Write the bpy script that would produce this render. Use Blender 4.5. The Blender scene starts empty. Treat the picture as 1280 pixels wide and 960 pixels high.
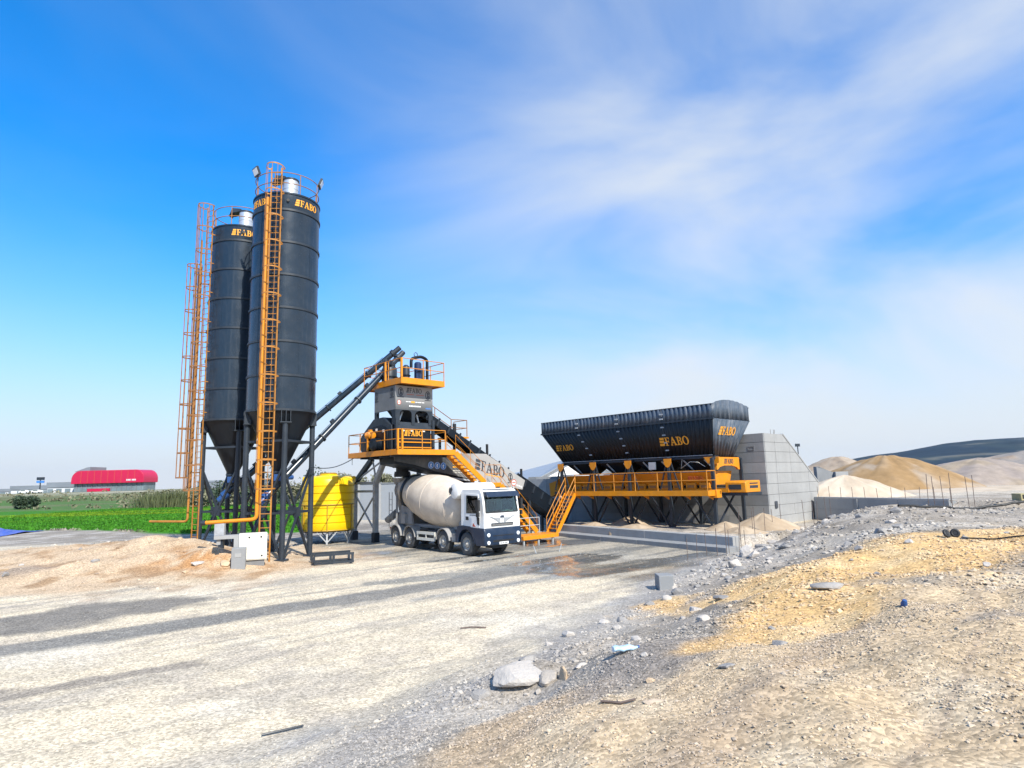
import bpy, math, random
import numpy as np
from mathutils import Vector, Matrix, Euler
from mathutils.geometry import tessellate_polygon

sc = bpy.context.scene
COL = sc.collection
PI = math.pi
rad = math.radians
random.seed(7)

# ------------------------------------------------------------------ camera
FPX, HC = 780.0, 3.4
cd = bpy.data.cameras.new('camera')
cam = bpy.data.objects.new('camera', cd); COL.objects.link(cam)
cd.sensor_width = 36.0; cd.lens = FPX / 1280 * 36
cd.clip_start = 0.1; cd.clip_end = 20000
TILT = math.atan(120 / FPX); ROLL = rad(1.5)
cam.matrix_world = Matrix.Translation((0, 0, HC)) @ Matrix.Rotation(PI / 2 + TILT, 4, 'X') @ Matrix.Rotation(-ROLL, 4, 'Z')
sc.camera = cam

# ------------------------------------------------------------------ light
SUN_EL = rad(43); SUN_DIR = Vector((0.50, -0.866, 0)).normalized()
w = bpy.data.worlds.new('World'); sc.world = w; w.use_nodes = True
nt = w.node_tree; nt.nodes.clear()
def N(t, typ, **kw):
    n = t.nodes.new(typ)
    for k, v in kw.items():
        if k in n.inputs: n.inputs[k].default_value = v
        else: setattr(n, k, v)
    return n
sky = N(nt, 'ShaderNodeTexSky'); sky.sky_type = 'NISHITA'; sky.sun_disc = False
sky.sun_elevation = SUN_EL; sky.sun_rotation = math.atan2(SUN_DIR.x, SUN_DIR.y)
sky.air_density = 1.0; sky.dust_density = 0.6; sky.ozone_density = 2.5; sky.altitude = 100
tint = N(nt, 'ShaderNodeMix', data_type='RGBA', blend_type='MULTIPLY'); tint.inputs[0].default_value = 1.0
nt.links.new(sky.outputs[0], tint.inputs[6]); tint.inputs[7].default_value = (0.05, 0.92, 1.60, 1)
hs = N(nt, 'ShaderNodeHueSaturation'); hs.inputs['Saturation'].default_value = 1.25
nt.links.new(tint.outputs[2], hs.inputs['Color'])
tc = N(nt, 'ShaderNodeTexCoord')
# a thin streaky veil of cloud, drawn out along one slant
sep = N(nt, 'ShaderNodeSeparateXYZ'); nt.links.new(tc.outputs['Generated'], sep.inputs[0])
def M(op, a, b=None, c=None, clamp=False):
    n = N(nt, 'ShaderNodeMath', operation=op, use_clamp=clamp)
    for i, v in enumerate((a, b, c)):
        if v is None: continue
        if isinstance(v, (int, float)): n.inputs[i].default_value = v
        else: nt.links.new(v, n.inputs[i])
    return n.outputs[0]
mp = N(nt, 'ShaderNodeMapping'); nt.links.new(tc.outputs['Generated'], mp.inputs['Vector'])
mp.inputs['Rotation'].default_value = (0, rad(38), 0); mp.inputs['Scale'].default_value = (1.5, 2.2, 4.2)
mp.inputs['Location'].default_value = (0.9, 0.3, 0.15)
n1 = N(nt, 'ShaderNodeTexNoise', Scale=1.0, Detail=8.0, Roughness=0.5, Distortion=0.6)
nt.links.new(mp.outputs[0], n1.inputs['Vector'])
r1 = N(nt, 'ShaderNodeMapRange', interpolation_type='SMOOTHSTEP'); nt.links.new(n1.outputs[0], r1.inputs[0])
r1.inputs[1].default_value = 0.20; r1.inputs[2].default_value = 0.74
# the cloud sheet lies over the east half of the sky and thins out westward
side = N(nt, 'ShaderNodeMapRange', interpolation_type='SMOOTHSTEP'); nt.links.new(sep.outputs[0], side.inputs[0])
side.inputs[1].default_value = -0.48; side.inputs[2].default_value = 0.34; side.inputs[3].default_value = 0.08; side.inputs[4].default_value = 1.0
cf = M('MULTIPLY', M('MULTIPLY', r1.outputs[0], side.outputs[0]), 0.92, clamp=True)
hz_ = M('DIVIDE', M('MAXIMUM', sep.outputs[2], 0.0), 0.205)
hzf = M('POWER', 2.718, M('MULTIPLY', M('MULTIPLY', hz_, hz_), -1.0))       # pale air thickening evenly towards the horizon
mixh = N(nt, 'ShaderNodeMix', data_type='RGBA'); nt.links.new(hzf, mixh.inputs[0])
nt.links.new(hs.outputs[0], mixh.inputs[6]); mixh.inputs[7].default_value = (4.7, 4.85, 5.0, 1)
mixc = N(nt, 'ShaderNodeMix', data_type='RGBA'); nt.links.new(cf, mixc.inputs[0])
nt.links.new(mixh.outputs[2], mixc.inputs[6]); mixc.inputs[7].default_value = (4.65, 4.85, 5.0, 1)
bg = N(nt, 'ShaderNodeBackground', Strength=0.10); nt.links.new(mixc.outputs[2], bg.inputs[0])
ow = N(nt, 'ShaderNodeOutputWorld'); nt.links.new(bg.outputs[0], ow.inputs[0])
sl = bpy.data.lights.new('sun', 'SUN'); sl.energy = 4.0; sl.angle = rad(0.53); sl.color = (1.0, 0.945, 0.85)
so = bpy.data.objects.new('sun', sl); COL.objects.link(so)
sv = Vector((SUN_DIR.x * math.cos(SUN_EL), SUN_DIR.y * math.cos(SUN_EL), math.sin(SUN_EL)))
so.rotation_euler = sv.to_track_quat('Z', 'Y').to_euler(); so.location = sv * 200
sc.view_settings.view_transform = 'Standard'; sc.view_settings.look = 'None'
sc.view_settings.exposure = 0.86; sc.view_settings.gamma = 1.0
sc.cycles.max_bounces = 6
try: sc.cycles.use_denoising = True
except Exception: pass

# ------------------------------------------------------------------ frames and mesh helpers
TH = rad(43); CT, ST = math.cos(TH), math.sin(TH)
def W(a, b, z=0.0):                       # plant axes (a to the right and back, b to the left and back) -> world
    return Vector((a * CT - b * ST, a * ST + b * CT, z))
PO = {}                                   # mesh offset of each root / part
def tag(o, label=None, cat=None, group=None, kind=None):
    if label: o['label'] = label
    if cat: o['category'] = cat
    if group: o['group'] = group
    if kind: o['kind'] = kind
    return o
def root(name, loc, label, cat, group=None, rz=0.0, off=None):
    o = bpy.data.objects.new(name, None); COL.objects.link(o)
    o.empty_display_size = 0.3
    o.location = loc; o.rotation_euler = (0, 0, rz)
    PO[o.name] = Vector(off) if off is not None else Vector((0, 0, 0))
    return tag(o, label, cat, group)
def proot(name, a, b, z, label, cat, group=None):     # root in plant axes; its parts are written in plant coordinates
    return root(name, W(a, b, z), label, cat, group, TH, (a, b, z))
def wroot(name, x, y, z, label, cat, group=None):     # root in world axes; its parts are written in world coordinates
    return root(name, (x, y, z), label, cat, group, 0.0, (x, y, z))
ZUP = Vector((0, 0, 1))
class MB:
    def __init__(s): s.v = []; s.f = []; s.m = []; s.mi = 0
    def add(s, vs, fs):
        n = len(s.v); s.v += [tuple(p) for p in vs]; s.f += [tuple(i + n for i in f) for f in fs]; s.m += [s.mi] * len(fs); return s
    def bx(s, x0, x1, y0, y1, z0, z1):
        x0, x1 = min(x0, x1), max(x0, x1); y0, y1 = min(y0, y1), max(y0, y1); z0, z1 = min(z0, z1), max(z0, z1)
        return s.add([(x0,y0,z0),(x1,y0,z0),(x1,y1,z0),(x0,y1,z0),(x0,y0,z1),(x1,y0,z1),(x1,y1,z1),(x0,y1,z1)],
                     [(0,3,2,1),(4,5,6,7),(0,1,5,4),(1,2,6,5),(2,3,7,6),(3,0,4,7)])
    def hexa(s, b4, t4):                  # eight corners, both loops counter-clockwise from above
        return s.add(list(b4) + list(t4), [(0,3,2,1),(4,5,6,7),(0,1,5,4),(1,2,6,5),(2,3,7,6),(3,0,4,7)])
    def beam(s, p, q, w, h, up=ZUP):
        p, q = Vector(p), Vector(q); d = (q - p).normalized(); up = Vector(up)
        if abs(d.dot(up)) > 0.98: up = Vector((1, 0, 0))
        x = d.cross(up).normalized(); y = x.cross(d).normalized(); x *= w / 2; y *= h / 2
        return s.add([p-x-y, p+x-y, p+x+y, p-x+y, q-x-y, q+x-y, q+x+y, q-x+y],
                     [(0,3,2,1),(4,5,6,7),(0,1,5,4),(1,2,6,5),(2,3,7,6),(3,0,4,7)])
    def tube(s, p, q, r, n=8, r2=None, cap=True):
        p, q = Vector(p), Vector(q); d = (q - p).normalized()
        up = ZUP if abs(d.z) < 0.95 else Vector((1, 0, 0))
        x = d.cross(up).normalized(); y = x.cross(d).normalized(); r2 = r if r2 is None else r2
        vs = []
        for c, rr in ((p, r), (q, r2)):
            for i in range(n):
                a = 2 * PI * i / n; vs.append(c + x * math.cos(a) * rr + y * math.sin(a) * rr)
        fs = [(i, i + n, (i + 1) % n + n, (i + 1) % n) for i in range(n)]
        if cap: fs += [tuple(range(n)), tuple(range(2 * n - 1, n - 1, -1))]
        return s.add(vs, fs)
    def path(s, pts, r, n=6, closed=False, cap=True):
        pts = [Vector(p) for p in pts]; k = len(pts); vs = []; ref = None
        for i in range(k):
            a = pts[i - 1] if (i or closed) else pts[0]; b = pts[(i + 1) % k] if (i < k - 1 or closed) else pts[-1]
            d = (b - a).normalized()
            if ref is None: ref = ZUP if abs(d.z) < 0.9 else Vector((1, 0, 0))
            x = d.cross(ref); x = x.normalized() if x.length > 1e-6 else Vector((1, 0, 0)); y = x.cross(d).normalized(); ref = y
            for j in range(n):
                t = 2 * PI * j / n; vs.append(pts[i] + x * math.cos(t) * r + y * math.sin(t) * r)
        fs = []
        for i in range(k if closed else k - 1):
            i2 = (i + 1) % k
            for j in range(n): fs.append((i*n + j, i2*n + j, i2*n + (j+1) % n, i*n + (j+1) % n))
        if cap and not closed: fs += [tuple(range(n)), tuple(range(k*n - 1, (k-1)*n - 1, -1))]
        return s.add(vs, fs)
    def lathe(s, prof, n=32, mat=None, cap=True):       # profile of (r, z) about local z
        vs = []; fs = []; k = len(prof)
        for r, z in prof:
            for i in range(n):
                a = 2 * PI * i / n; p = Vector((r * math.cos(a), r * math.sin(a), z))
                vs.append(mat @ p if mat else p)
        for j in range(k - 1):
            for i in range(n): fs.append((j*n + i, j*n + (i+1) % n, (j+1)*n + (i+1) % n, (j+1)*n + i))
        if cap:
            if prof[0][0] > 1e-4: fs.append(tuple(range(n - 1, -1, -1)))
            if prof[-1][0] > 1e-4: fs.append(tuple(range((k-1)*n, k*n)))
        return s.add(vs, fs)
    def prism(s, loops, o, ex, ey, ez, depth):          # 2D loops (outer, holes...) in the frame o, ex, ey, raised by depth along ez
        if not isinstance(loops[0][0], (tuple, list)): loops = [loops]
        o, ex, ey, ez = Vector(o), Vector(ex), Vector(ey), Vector(ez)
        flat = [p for l in loops for p in l]; n = len(flat)
        tris = tessellate_polygon([[Vector((p[0], p[1], 0)) for p in l] for l in loops])
        vs = [o + ex * p[0] + ey * p[1] for p in flat]; vs += [v + ez * depth for v in vs]
        fs = []
        for t in tris:
            a, b, c = [Vector(flat[i]) for i in t]
            if (b - a).cross(c - a) < 0: t = (t[0], t[2], t[1])
            fs.append(tuple(i + n for i in t)); fs.append((t[0], t[2], t[1]))
        k = 0
        for l in loops:
            m = len(l)
            for i in range(m): fs.append((k + i, k + (i+1) % m, k + (i+1) % m + n, k + i + n))
            k += m
        return s.add(vs, fs)
    def build(s, name, mat, parent=None, ang=35, bevel=0.0, kind=None, label=None):
        me = bpy.data.meshes.new(name)
        off = PO[parent.name] if parent is not None and parent.name in PO else Vector((0, 0, 0))
        vs = [(p[0]-off[0], p[1]-off[1], p[2]-off[2]) for p in s.v]
        me.from_pydata(vs, [], s.f)
        mats = mat if isinstance(mat, (list, tuple)) else [mat]
        for m_ in mats: me.materials.append(m_)
        if len(mats) > 1: me.polygons.foreach_set('material_index', s.m)
        import bmesh
        bm = bmesh.new(); bm.from_mesh(me); bmesh.ops.recalc_face_normals(bm, faces=bm.faces); bm.to_mesh(me); bm.free()
        me.polygons.foreach_set('use_smooth', [True] * len(me.polygons)); me.set_sharp_from_angle(angle=rad(ang))
        o = bpy.data.objects.new(name, me); COL.objects.link(o)
        if parent is not None: o.parent = parent
        PO[o.name] = off
        if bevel:
            b = o.modifiers.new('bevel', 'BEVEL'); b.width = bevel; b.segments = 2; b.limit_method = 'ANGLE'; b.angle_limit = rad(40)
        if kind: o['kind'] = kind
        if label: o['label'] = label
        return o
def dup(o, parent=None, loc=(0, 0, 0), rot=None, name=None):       # same mesh, another place
    c = o.copy(); COL.objects.link(c)
    if parent is not None: c.parent = parent
    c.location = loc
    if rot is not None: c.rotation_euler = rot
    PO[c.name] = PO.get(o.name, Vector((0, 0, 0)))
    return c
def one(mb, name, mat, label, cat, group=None, kind=None, ang=35, bevel=0.0):    # a top-level thing that is one mesh, origin at its base
    vs = np.array(mb.v); c = Vector(((vs[:,0].min()+vs[:,0].max())/2, (vs[:,1].min()+vs[:,1].max())/2, vs[:,2].min()))
    mb.v = [(p[0]-c.x, p[1]-c.y, p[2]-c.z) for p in mb.v]
    o = mb.build(name, mat, None, ang, bevel); o.location = c
    return tag(o, label, cat, group, kind)
def np_obj(name, V_, F_, mat, cols=None, smooth=True):             # big mesh from numpy (quads or tris)
    me = bpy.data.meshes.new(name); nv, nf, k = len(V_), len(F_), F_.shape[1]
    me.vertices.add(nv); me.vertices.foreach_set('co', V_.astype(np.float32).ravel())
    me.loops.add(nf * k); me.loops.foreach_set('vertex_index', F_.astype(np.int32).ravel())
    me.polygons.add(nf); me.polygons.foreach_set('loop_start', np.arange(0, nf * k, k, dtype=np.int32))
    try: me.polygons.foreach_set('loop_total', np.full(nf, k, dtype=np.int32))
    except Exception: pass
    me.polygons.foreach_set('use_smooth', np.full(nf, smooth))
    if cols is not None:
        at = me.color_attributes.new('Col', 'FLOAT_COLOR', 'POINT'); at.data.foreach_set('color', cols.astype(np.float32).ravel())
    me.update(calc_edges=True); me.validate()
    me.materials.append(mat)
    o = bpy.data.objects.new(name, me); COL.objects.link(o); return o

# ------------------------------------------------------------------ materials
def mat(name, col, rough=0.5, metal=0.0, var=0.12, scale=1.5, dust=0.0, dustcol=(0.42, 0.38, 0.32), streak=0.0, streakcol=(0.10, 0.08, 0.06),
        bump=0.0, bscale=30.0, spec=0.5, attr=False, coat=0.0, grad=None):
    m = bpy.data.materials.new(name); m.use_nodes = True; t = m.node_tree; t.nodes.clear()
    out = N(t, 'ShaderNodeOutputMaterial'); p = N(t, 'ShaderNodeBsdfPrincipled')
    t.links.new(p.outputs[0], out.inputs[0])
    p.inputs['Metallic'].default_value = metal; p.inputs['Specular IOR Level'].default_value = spec; p.inputs['Coat Weight'].default_value = coat
    tc = N(t, 'ShaderNodeTexCoord'); oc = tc.outputs['Object']
    def noise(sc_, det=6, vec=oc, rgh=0.6):
        n = N(t, 'ShaderNodeTexNoise', Scale=sc_, Detail=float(det), Roughness=rgh); t.links.new(vec, n.inputs['Vector']); return n.outputs[0]
    def mr(x, a, b, c=0.0, d=1.0):
        n = N(t, 'ShaderNodeMapRange'); t.links.new(x, n.inputs[0])
        for i, v in enumerate((a, b, c, d)): n.inputs[i+1].default_value = v
        return n.outputs[0]
    def mix(f, a, b, bt='MIX'):
        n = N(t, 'ShaderNodeMix', data_type='RGBA', blend_type=bt)
        if isinstance(f, float): n.inputs[0].default_value = f
        else: t.links.new(f, n.inputs[0])
        for i, v in ((6, a), (7, b)):
            if isinstance(v, tuple): n.inputs[i].default_value = (*v[:3], 1)
            else: t.links.new(v, n.inputs[i])
        return n.outputs[2]
    if attr:
        at = N(t, 'ShaderNodeVertexColor', layer_name='Col'); base = at.outputs[0]
        g = mr(noise(scale), 0.25, 0.75, 1 - var, 1 + var)
        base = mix(1.0, base, g, 'MULTIPLY')
    else:
        lo = tuple(c * (1 - var) for c in col); hi = tuple(min(0.95, c * (1 + var)) for c in col)
        base = mix(mr(noise(scale), 0.3, 0.7), lo, hi)
    if grad:                              # fade along one object axis: (axis, from, to, second colour)
        sx = N(t, 'ShaderNodeSeparateXYZ'); t.links.new(oc, sx.inputs[0])
        base = mix(mr(sx.outputs[grad[0]], grad[1], grad[2]), base, grad[3])
    if streak:
        mpn = N(t, 'ShaderNodeMapping'); t.links.new(oc, mpn.inputs[0]); mpn.inputs['Scale'].default_value = (1, 1, 0.06)
        base = mix(mr(noise(5.0, 5, mpn.outputs[0], 0.7), 0.52, 0.80, 0.0, streak), base, streakcol)
    if dust:
        base = mix(mr(noise(scale * 2.3, 7, oc, 0.7), 0.45, 0.78, 0.0, dust), base, dustcol)
    t.links.new(base, p.inputs['Base Color'])
    t.links.new(mr(noise(scale * 3), 0.3, 0.7, max(0.03, rough * 0.85), min(1.0, rough * 1.18)), p.inputs['Roughness'])
    if bump:
        b = N(t, 'ShaderNodeBump', Strength=bump, Distance=0.02); t.links.new(noise(bscale, 6), b.inputs['Height']); t.links.new(b.outputs[0], p.inputs['Normal'])
    return m
mNavy = mat('navy_paint', (0.013, 0.023, 0.037), 0.24, 0.0, 0.16, 0.8, dust=0.25, dustcol=(0.065, 0.07, 0.078), streak=0.55, streakcol=(0.075, 0.085, 0.095), bump=0.12, bscale=1.6)
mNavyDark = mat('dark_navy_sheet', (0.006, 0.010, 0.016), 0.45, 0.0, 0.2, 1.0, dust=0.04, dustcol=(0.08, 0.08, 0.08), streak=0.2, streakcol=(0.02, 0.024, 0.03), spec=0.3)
mNavyLit = mat('dusty_lit_navy_sheet', (0.050, 0.070, 0.098), 0.5, 0.0, 0.2, 1.0, dust=0.35, dustcol=(0.2, 0.21, 0.23), streak=0.8, streakcol=(0.26, 0.27, 0.29))  # dust over a base lightened for sun on the bin bands and end
mSteel = mat('dark_steel', (0.022, 0.030, 0.041), 0.45, 0.0, 0.2, 1.5, dust=0.12, dustcol=(0.12, 0.115, 0.11), spec=0.4)
mBlack = mat('black_rubber', (0.014, 0.015, 0.017), 0.6, 0.0, 0.2, 3.0, dust=0.12, dustcol=(0.12, 0.115, 0.105))
mOrange = mat('orange_paint', (0.66, 0.235, 0.003), 0.42, 0.0, 0.10, 1.5, dust=0.45, dustcol=(0.42, 0.22, 0.07), streak=0.5, streakcol=(0.36, 0.13, 0.02))
mRail = mat('rail_orange_paint', (0.50, 0.19, 0.010), 0.5, 0.0, 0.15, 2.0, dust=0.5, dustcol=(0.34, 0.17, 0.07))
mLadder = mat('ladder_paint', (0.40, 0.165, 0.02), 0.55, 0.0, 0.2, 2.5, dust=0.35, dustcol=(0.45, 0.26, 0.14))
mRust = mat('rusty_cage_paint', (0.26, 0.115, 0.035), 0.65, 0.0, 0.3, 2.0, dust=0.3, dustcol=(0.45, 0.3, 0.2))
mYellow = mat('yellow_plastic', (0.80, 0.52, 0.0), 0.40, 0.0, 0.05, 1.2, dust=0.10, dustcol=(0.6, 0.45, 0.1))
mYellowStrap = mat('yellow_strap', (0.34, 0.21, 0.01), 0.5, 0.0, 0.1, 2.0)
mGalv = mat('galvanised_steel', (0.36, 0.38, 0.40), 0.55, 0.0, 0.2, 4.0, dust=0.25, dustcol=(0.35, 0.34, 0.32))
mSilver = mat('bare_steel', (0.62, 0.64, 0.66), 0.38, 0.6, 0.08, 2.0)
mConc = mat('concrete', (0.235, 0.24, 0.243), 0.85, 0.0, 0.10, 0.7, dust=0.35, dustcol=(0.165, 0.17, 0.175), streak=0.35, streakcol=(0.14, 0.14, 0.14), bump=0.35, bscale=14)
mConcPale = mat('pale_concrete', (0.305, 0.305, 0.30), 0.85, 0.0, 0.10, 0.7, dust=0.3, dustcol=(0.22, 0.22, 0.22), streak=0.35, streakcol=(0.19, 0.19, 0.19), bump=0.35, bscale=14)
mConcDark = mat('damp_concrete', (0.17, 0.175, 0.18), 0.8, 0.0, 0.2, 1.5, dust=0.3, dustcol=(0.3, 0.29, 0.27), bump=0.3, bscale=14)
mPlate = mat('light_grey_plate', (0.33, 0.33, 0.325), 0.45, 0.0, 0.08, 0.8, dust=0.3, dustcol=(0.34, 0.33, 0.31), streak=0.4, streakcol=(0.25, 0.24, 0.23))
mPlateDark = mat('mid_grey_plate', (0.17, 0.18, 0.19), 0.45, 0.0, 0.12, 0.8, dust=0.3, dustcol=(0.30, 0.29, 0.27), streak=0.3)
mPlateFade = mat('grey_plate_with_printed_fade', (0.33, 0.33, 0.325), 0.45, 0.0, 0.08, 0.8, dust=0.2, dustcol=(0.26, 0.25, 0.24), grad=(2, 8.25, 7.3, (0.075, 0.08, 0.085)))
mChassisFade = mat('chassis_plate_with_fade', (0.36, 0.355, 0.345), 0.45, 0.0, 0.08, 0.8, dust=0.3, dustcol=(0.28, 0.27, 0.25), streak=0.3, streakcol=(0.22, 0.21, 0.2), grad=(0, 6.3, 4.2, (0.05, 0.055, 0.06)))  # fades to dark grey towards its left end
mWhite = mat('white_paint', (0.78, 0.78, 0.77), 0.38, 0.0, 0.03, 1.0, dust=0.14, dustcol=(0.5, 0.47, 0.42))
mCream = mat('cream_paint', (0.70, 0.68, 0.60), 0.5, 0.0, 0.05, 2.0, dust=0.2, dustcol=(0.45, 0.40, 0.33), streak=0.2)
mDrum = mat('dusty_beige_drum', (0.60, 0.52, 0.43), 0.6, 0.0, 0.10, 1.1, dust=0.7, dustcol=(0.42, 0.36, 0.30), streak=0.35, streakcol=(0.36, 0.31, 0.26), bump=0.1, bscale=8)
mChassis = mat('dusty_chassis', (0.26, 0.255, 0.25), 0.7, 0.0, 0.25, 1.5, dust=0.5, dustcol=(0.38, 0.36, 0.33), bump=0.2)
mBlue = mat('dark_blue_paint', (0.008, 0.022, 0.052), 0.35, 0.0, 0.08, 1.0, dust=0.25, dustcol=(0.13, 0.14, 0.16))
mTyre = mat('dusty_tyre', (0.065, 0.066, 0.068), 0.85, 0.0, 0.25, 3.0, dust=0.5, dustcol=(0.14, 0.135, 0.125), bump=0.3)
mRim = mat('dusty_rim', (0.33, 0.32, 0.30), 0.6, 0.1, 0.15, 4.0, dust=0.4, dustcol=(0.4, 0.37, 0.33))
mGlass = mat('dark_glass', (0.05, 0.085, 0.09), 0.06, 0.0, 0.15, 1.0, spec=0.8)
mLamp = mat('lamp_lens', (0.75, 0.78, 0.82), 0.12, 0.0, 0.03, 4.0, spec=0.8)
mLogoY = mat('logo_orange', (0.80, 0.36, 0.03), 0.5, 0.0, 0.06, 3.0)
mLogoD = mat('logo_dark', (0.05, 0.055, 0.065), 0.5, 0.0, 0.1, 3.0)
mLogoR = mat('logo_red', (0.45, 0.09, 0.05), 0.5, 0.0, 0.1, 3.0)
mSignBlue = mat('sign_blue', (0.05, 0.20, 0.55), 0.5, 0.0, 0.05, 3.0)
mMotorBlue = mat('motor_blue', (0.02, 0.07, 0.22), 0.45, 0.0, 0.1, 3.0)
mRed = mat('red_cladding', (0.48, 0.008, 0.055), 0.4, 0.0, 0.10, 0.05)
mFarGrey = mat('far_grey_cladding', (0.18, 0.20, 0.225), 0.5, 0.0, 0.15, 0.1)
mFarGlass = mat('far_glazing', (0.16, 0.20, 0.22), 0.25, 0.0, 0.2, 0.2)
mWallGrey = mat('pale_grey_wall', (0.30, 0.315, 0.33), 0.8, 0.0, 0.08, 0.4, streak=0.2, streakcol=(0.22, 0.22, 0.22))
mFarWhite = mat('far_white_render', (0.55, 0.56, 0.58), 0.7, 0.0, 0.06, 0.2)
mRoofGrey = mat('grey_roof_sheet', (0.24, 0.27, 0.31), 0.5, 0.0, 0.08, 0.3, streak=0.2, streakcol=(0.3, 0.3, 0.3))
mRebar = mat('rusty_rebar', (0.13, 0.095, 0.08), 0.8, 0.0, 0.3, 5.0)
mWood = mat('weathered_wood', (0.42, 0.34, 0.26), 0.8, 0.0, 0.2, 4.0, bump=0.3)
mBark = mat('bark', (0.12, 0.09, 0.065), 0.9, 0.0, 0.3, 4.0, bump=0.4)
mLeafD = mat('dark_leaves', (0.035, 0.060, 0.030), 0.7, 0.0, 0.45, 0.9)
mLeafG = mat('green_leaves', (0.050, 0.105, 0.028), 0.7, 0.0, 0.4, 0.9)
mReed = mat('olive_reeds', (0.075, 0.09, 0.034), 0.75, 0.0, 0.4, 0.8)
mScrub = mat('dry_scrub', (0.17, 0.165, 0.10), 0.85, 0.0, 0.4, 0.5)
mGrass = mat('field_grass', (0.030, 0.135, 0.005), 0.8, 0.0, 0.18, 0.5, attr=True, spec=0.2)
mStone = mat('rubble_stone', (0.27, 0.255, 0.24), 0.9, 0.0, 0.25, 1.5, dust=0.4, dustcol=(0.38, 0.35, 0.31), bump=0.8, bscale=14)
mStonePale = mat('pale_limestone', (0.46, 0.42, 0.375), 0.95, 0.0, 0.2, 2.5, dust=0.6, dustcol=(0.30, 0.27, 0.24), bump=0.9, bscale=18)
mStoneTan = mat('tan_stone', (0.50, 0.37, 0.24), 0.9, 0.0, 0.2, 2.5, bump=0.5, bscale=18)
mTarp = mat('blue_tarp', (0.05, 0.09, 0.36), 0.55, 0.0, 0.25, 2.0, dust=0.4, dustcol=(0.4, 0.4, 0.42))
mPet = mat('pale_blue_plastic', (0.40, 0.58, 0.72), 0.2, 0.0, 0.2, 8.0, spec=0.8)
mSkin = mat('skin', (0.50, 0.30, 0.21), 0.6, 0.0, 0.06, 6.0)
mCloth = mat('dark_cloth', (0.018, 0.022, 0.032), 0.85, 0.0, 0.2, 6.0)
mHair = mat('dark_hair', (0.02, 0.015, 0.012), 0.7, 0.0, 0.2, 20.0)
mGround = mat('quarry_ground', (0.5, 0.5, 0.5), 0.95, 0.0, 0.16, 1.4, attr=True, spec=0.2)
mSandPile = mat('sand_heap', (0.5, 0.5, 0.5), 0.95, 0.0, 0.22, 1.1, attr=True, spec=0.2, bump=0.6, bscale=2.2)
mHill = mat('far_hill', (0.5, 0.5, 0.5), 0.95, 0.0, 0.35, 0.006, attr=True, spec=0.1)

# ------------------------------------------------------------------ terrain
#HSTART
_rng = np.random.RandomState(3); _lat = _rng.rand(256, 256)
def vnoise(x, y):
    xi = np.floor(x).astype(int); yi = np.floor(y).astype(int); fx = x - xi; fy = y - yi
    fx = fx*fx*(3-2*fx); fy = fy*fy*(3-2*fy)
    a = _lat[xi & 255, yi & 255]; b = _lat[(xi+1) & 255, yi & 255]; c = _lat[xi & 255, (yi+1) & 255]; d = _lat[(xi+1) & 255, (yi+1) & 255]
    return (a*(1-fx)+b*fx)*(1-fy) + (c*(1-fx)+d*fx)*fy
def fbm(x, y, s=1.0, o=4, seed=0.0, g=0.5):
    r = 0.0; amp = 1.0; tot = 0.0; f = 1.0 / s
    for i in range(o):
        r = r + amp * vnoise(x*f + seed*17.3 + i*31.7, y*f + seed*9.1 + i*11.9); tot += amp; amp *= g; f *= 2.03
    return r / tot                        # 0..1, mean about 0.5
def sst(a, b, x):
    t = np.clip((x - a) / (b - a), 0, 1); return t*t*(3-2*t)
TOE = [(-9.0, -2.0), (-2.6, 7.4), (-0.64, 10.6), (0.8, 12.8), (2.66, 15.3), (4.7, 19.9), (8.3, 26.0), (13.4, 33.4), (18.0, 39.2), (30, 50), (70, 90)]
def side(x, y, pl):                       # signed distance to a polyline, positive on its right
    best = np.full(np.shape(x), 1e9); sg = np.zeros(np.shape(x))
    for (x0, y0), (x1, y1) in zip(pl[:-1], pl[1:]):
        dx, dy = x1-x0, y1-y0; L2 = dx*dx + dy*dy
        t = np.clip(((x-x0)*dx + (y-y0)*dy) / L2, 0, 1); ex = x - (x0+t*dx); ey = y - (y0+t*dy); d = np.hypot(ex, ey)
        s = (x-x0)*dy - (y-y0)*dx; m = d < best; sg = np.where(m, np.sign(s), sg); best = np.where(m, d, best)
    return best * sg
LOWWALL = ((18.4, 39.0), (21.6, 31.6))
KERB = ((2.25, 40.4), (9.85, 28.9))
def gau(x, y, cx, cy, rx, ry, a=0.0):
    c, s = math.cos(a), math.sin(a); u = ((x-cx)*c + (y-cy)*s) / rx; v = (-(x-cx)*s + (y-cy)*c) / ry
    return np.exp(-(u*u + v*v))
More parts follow.
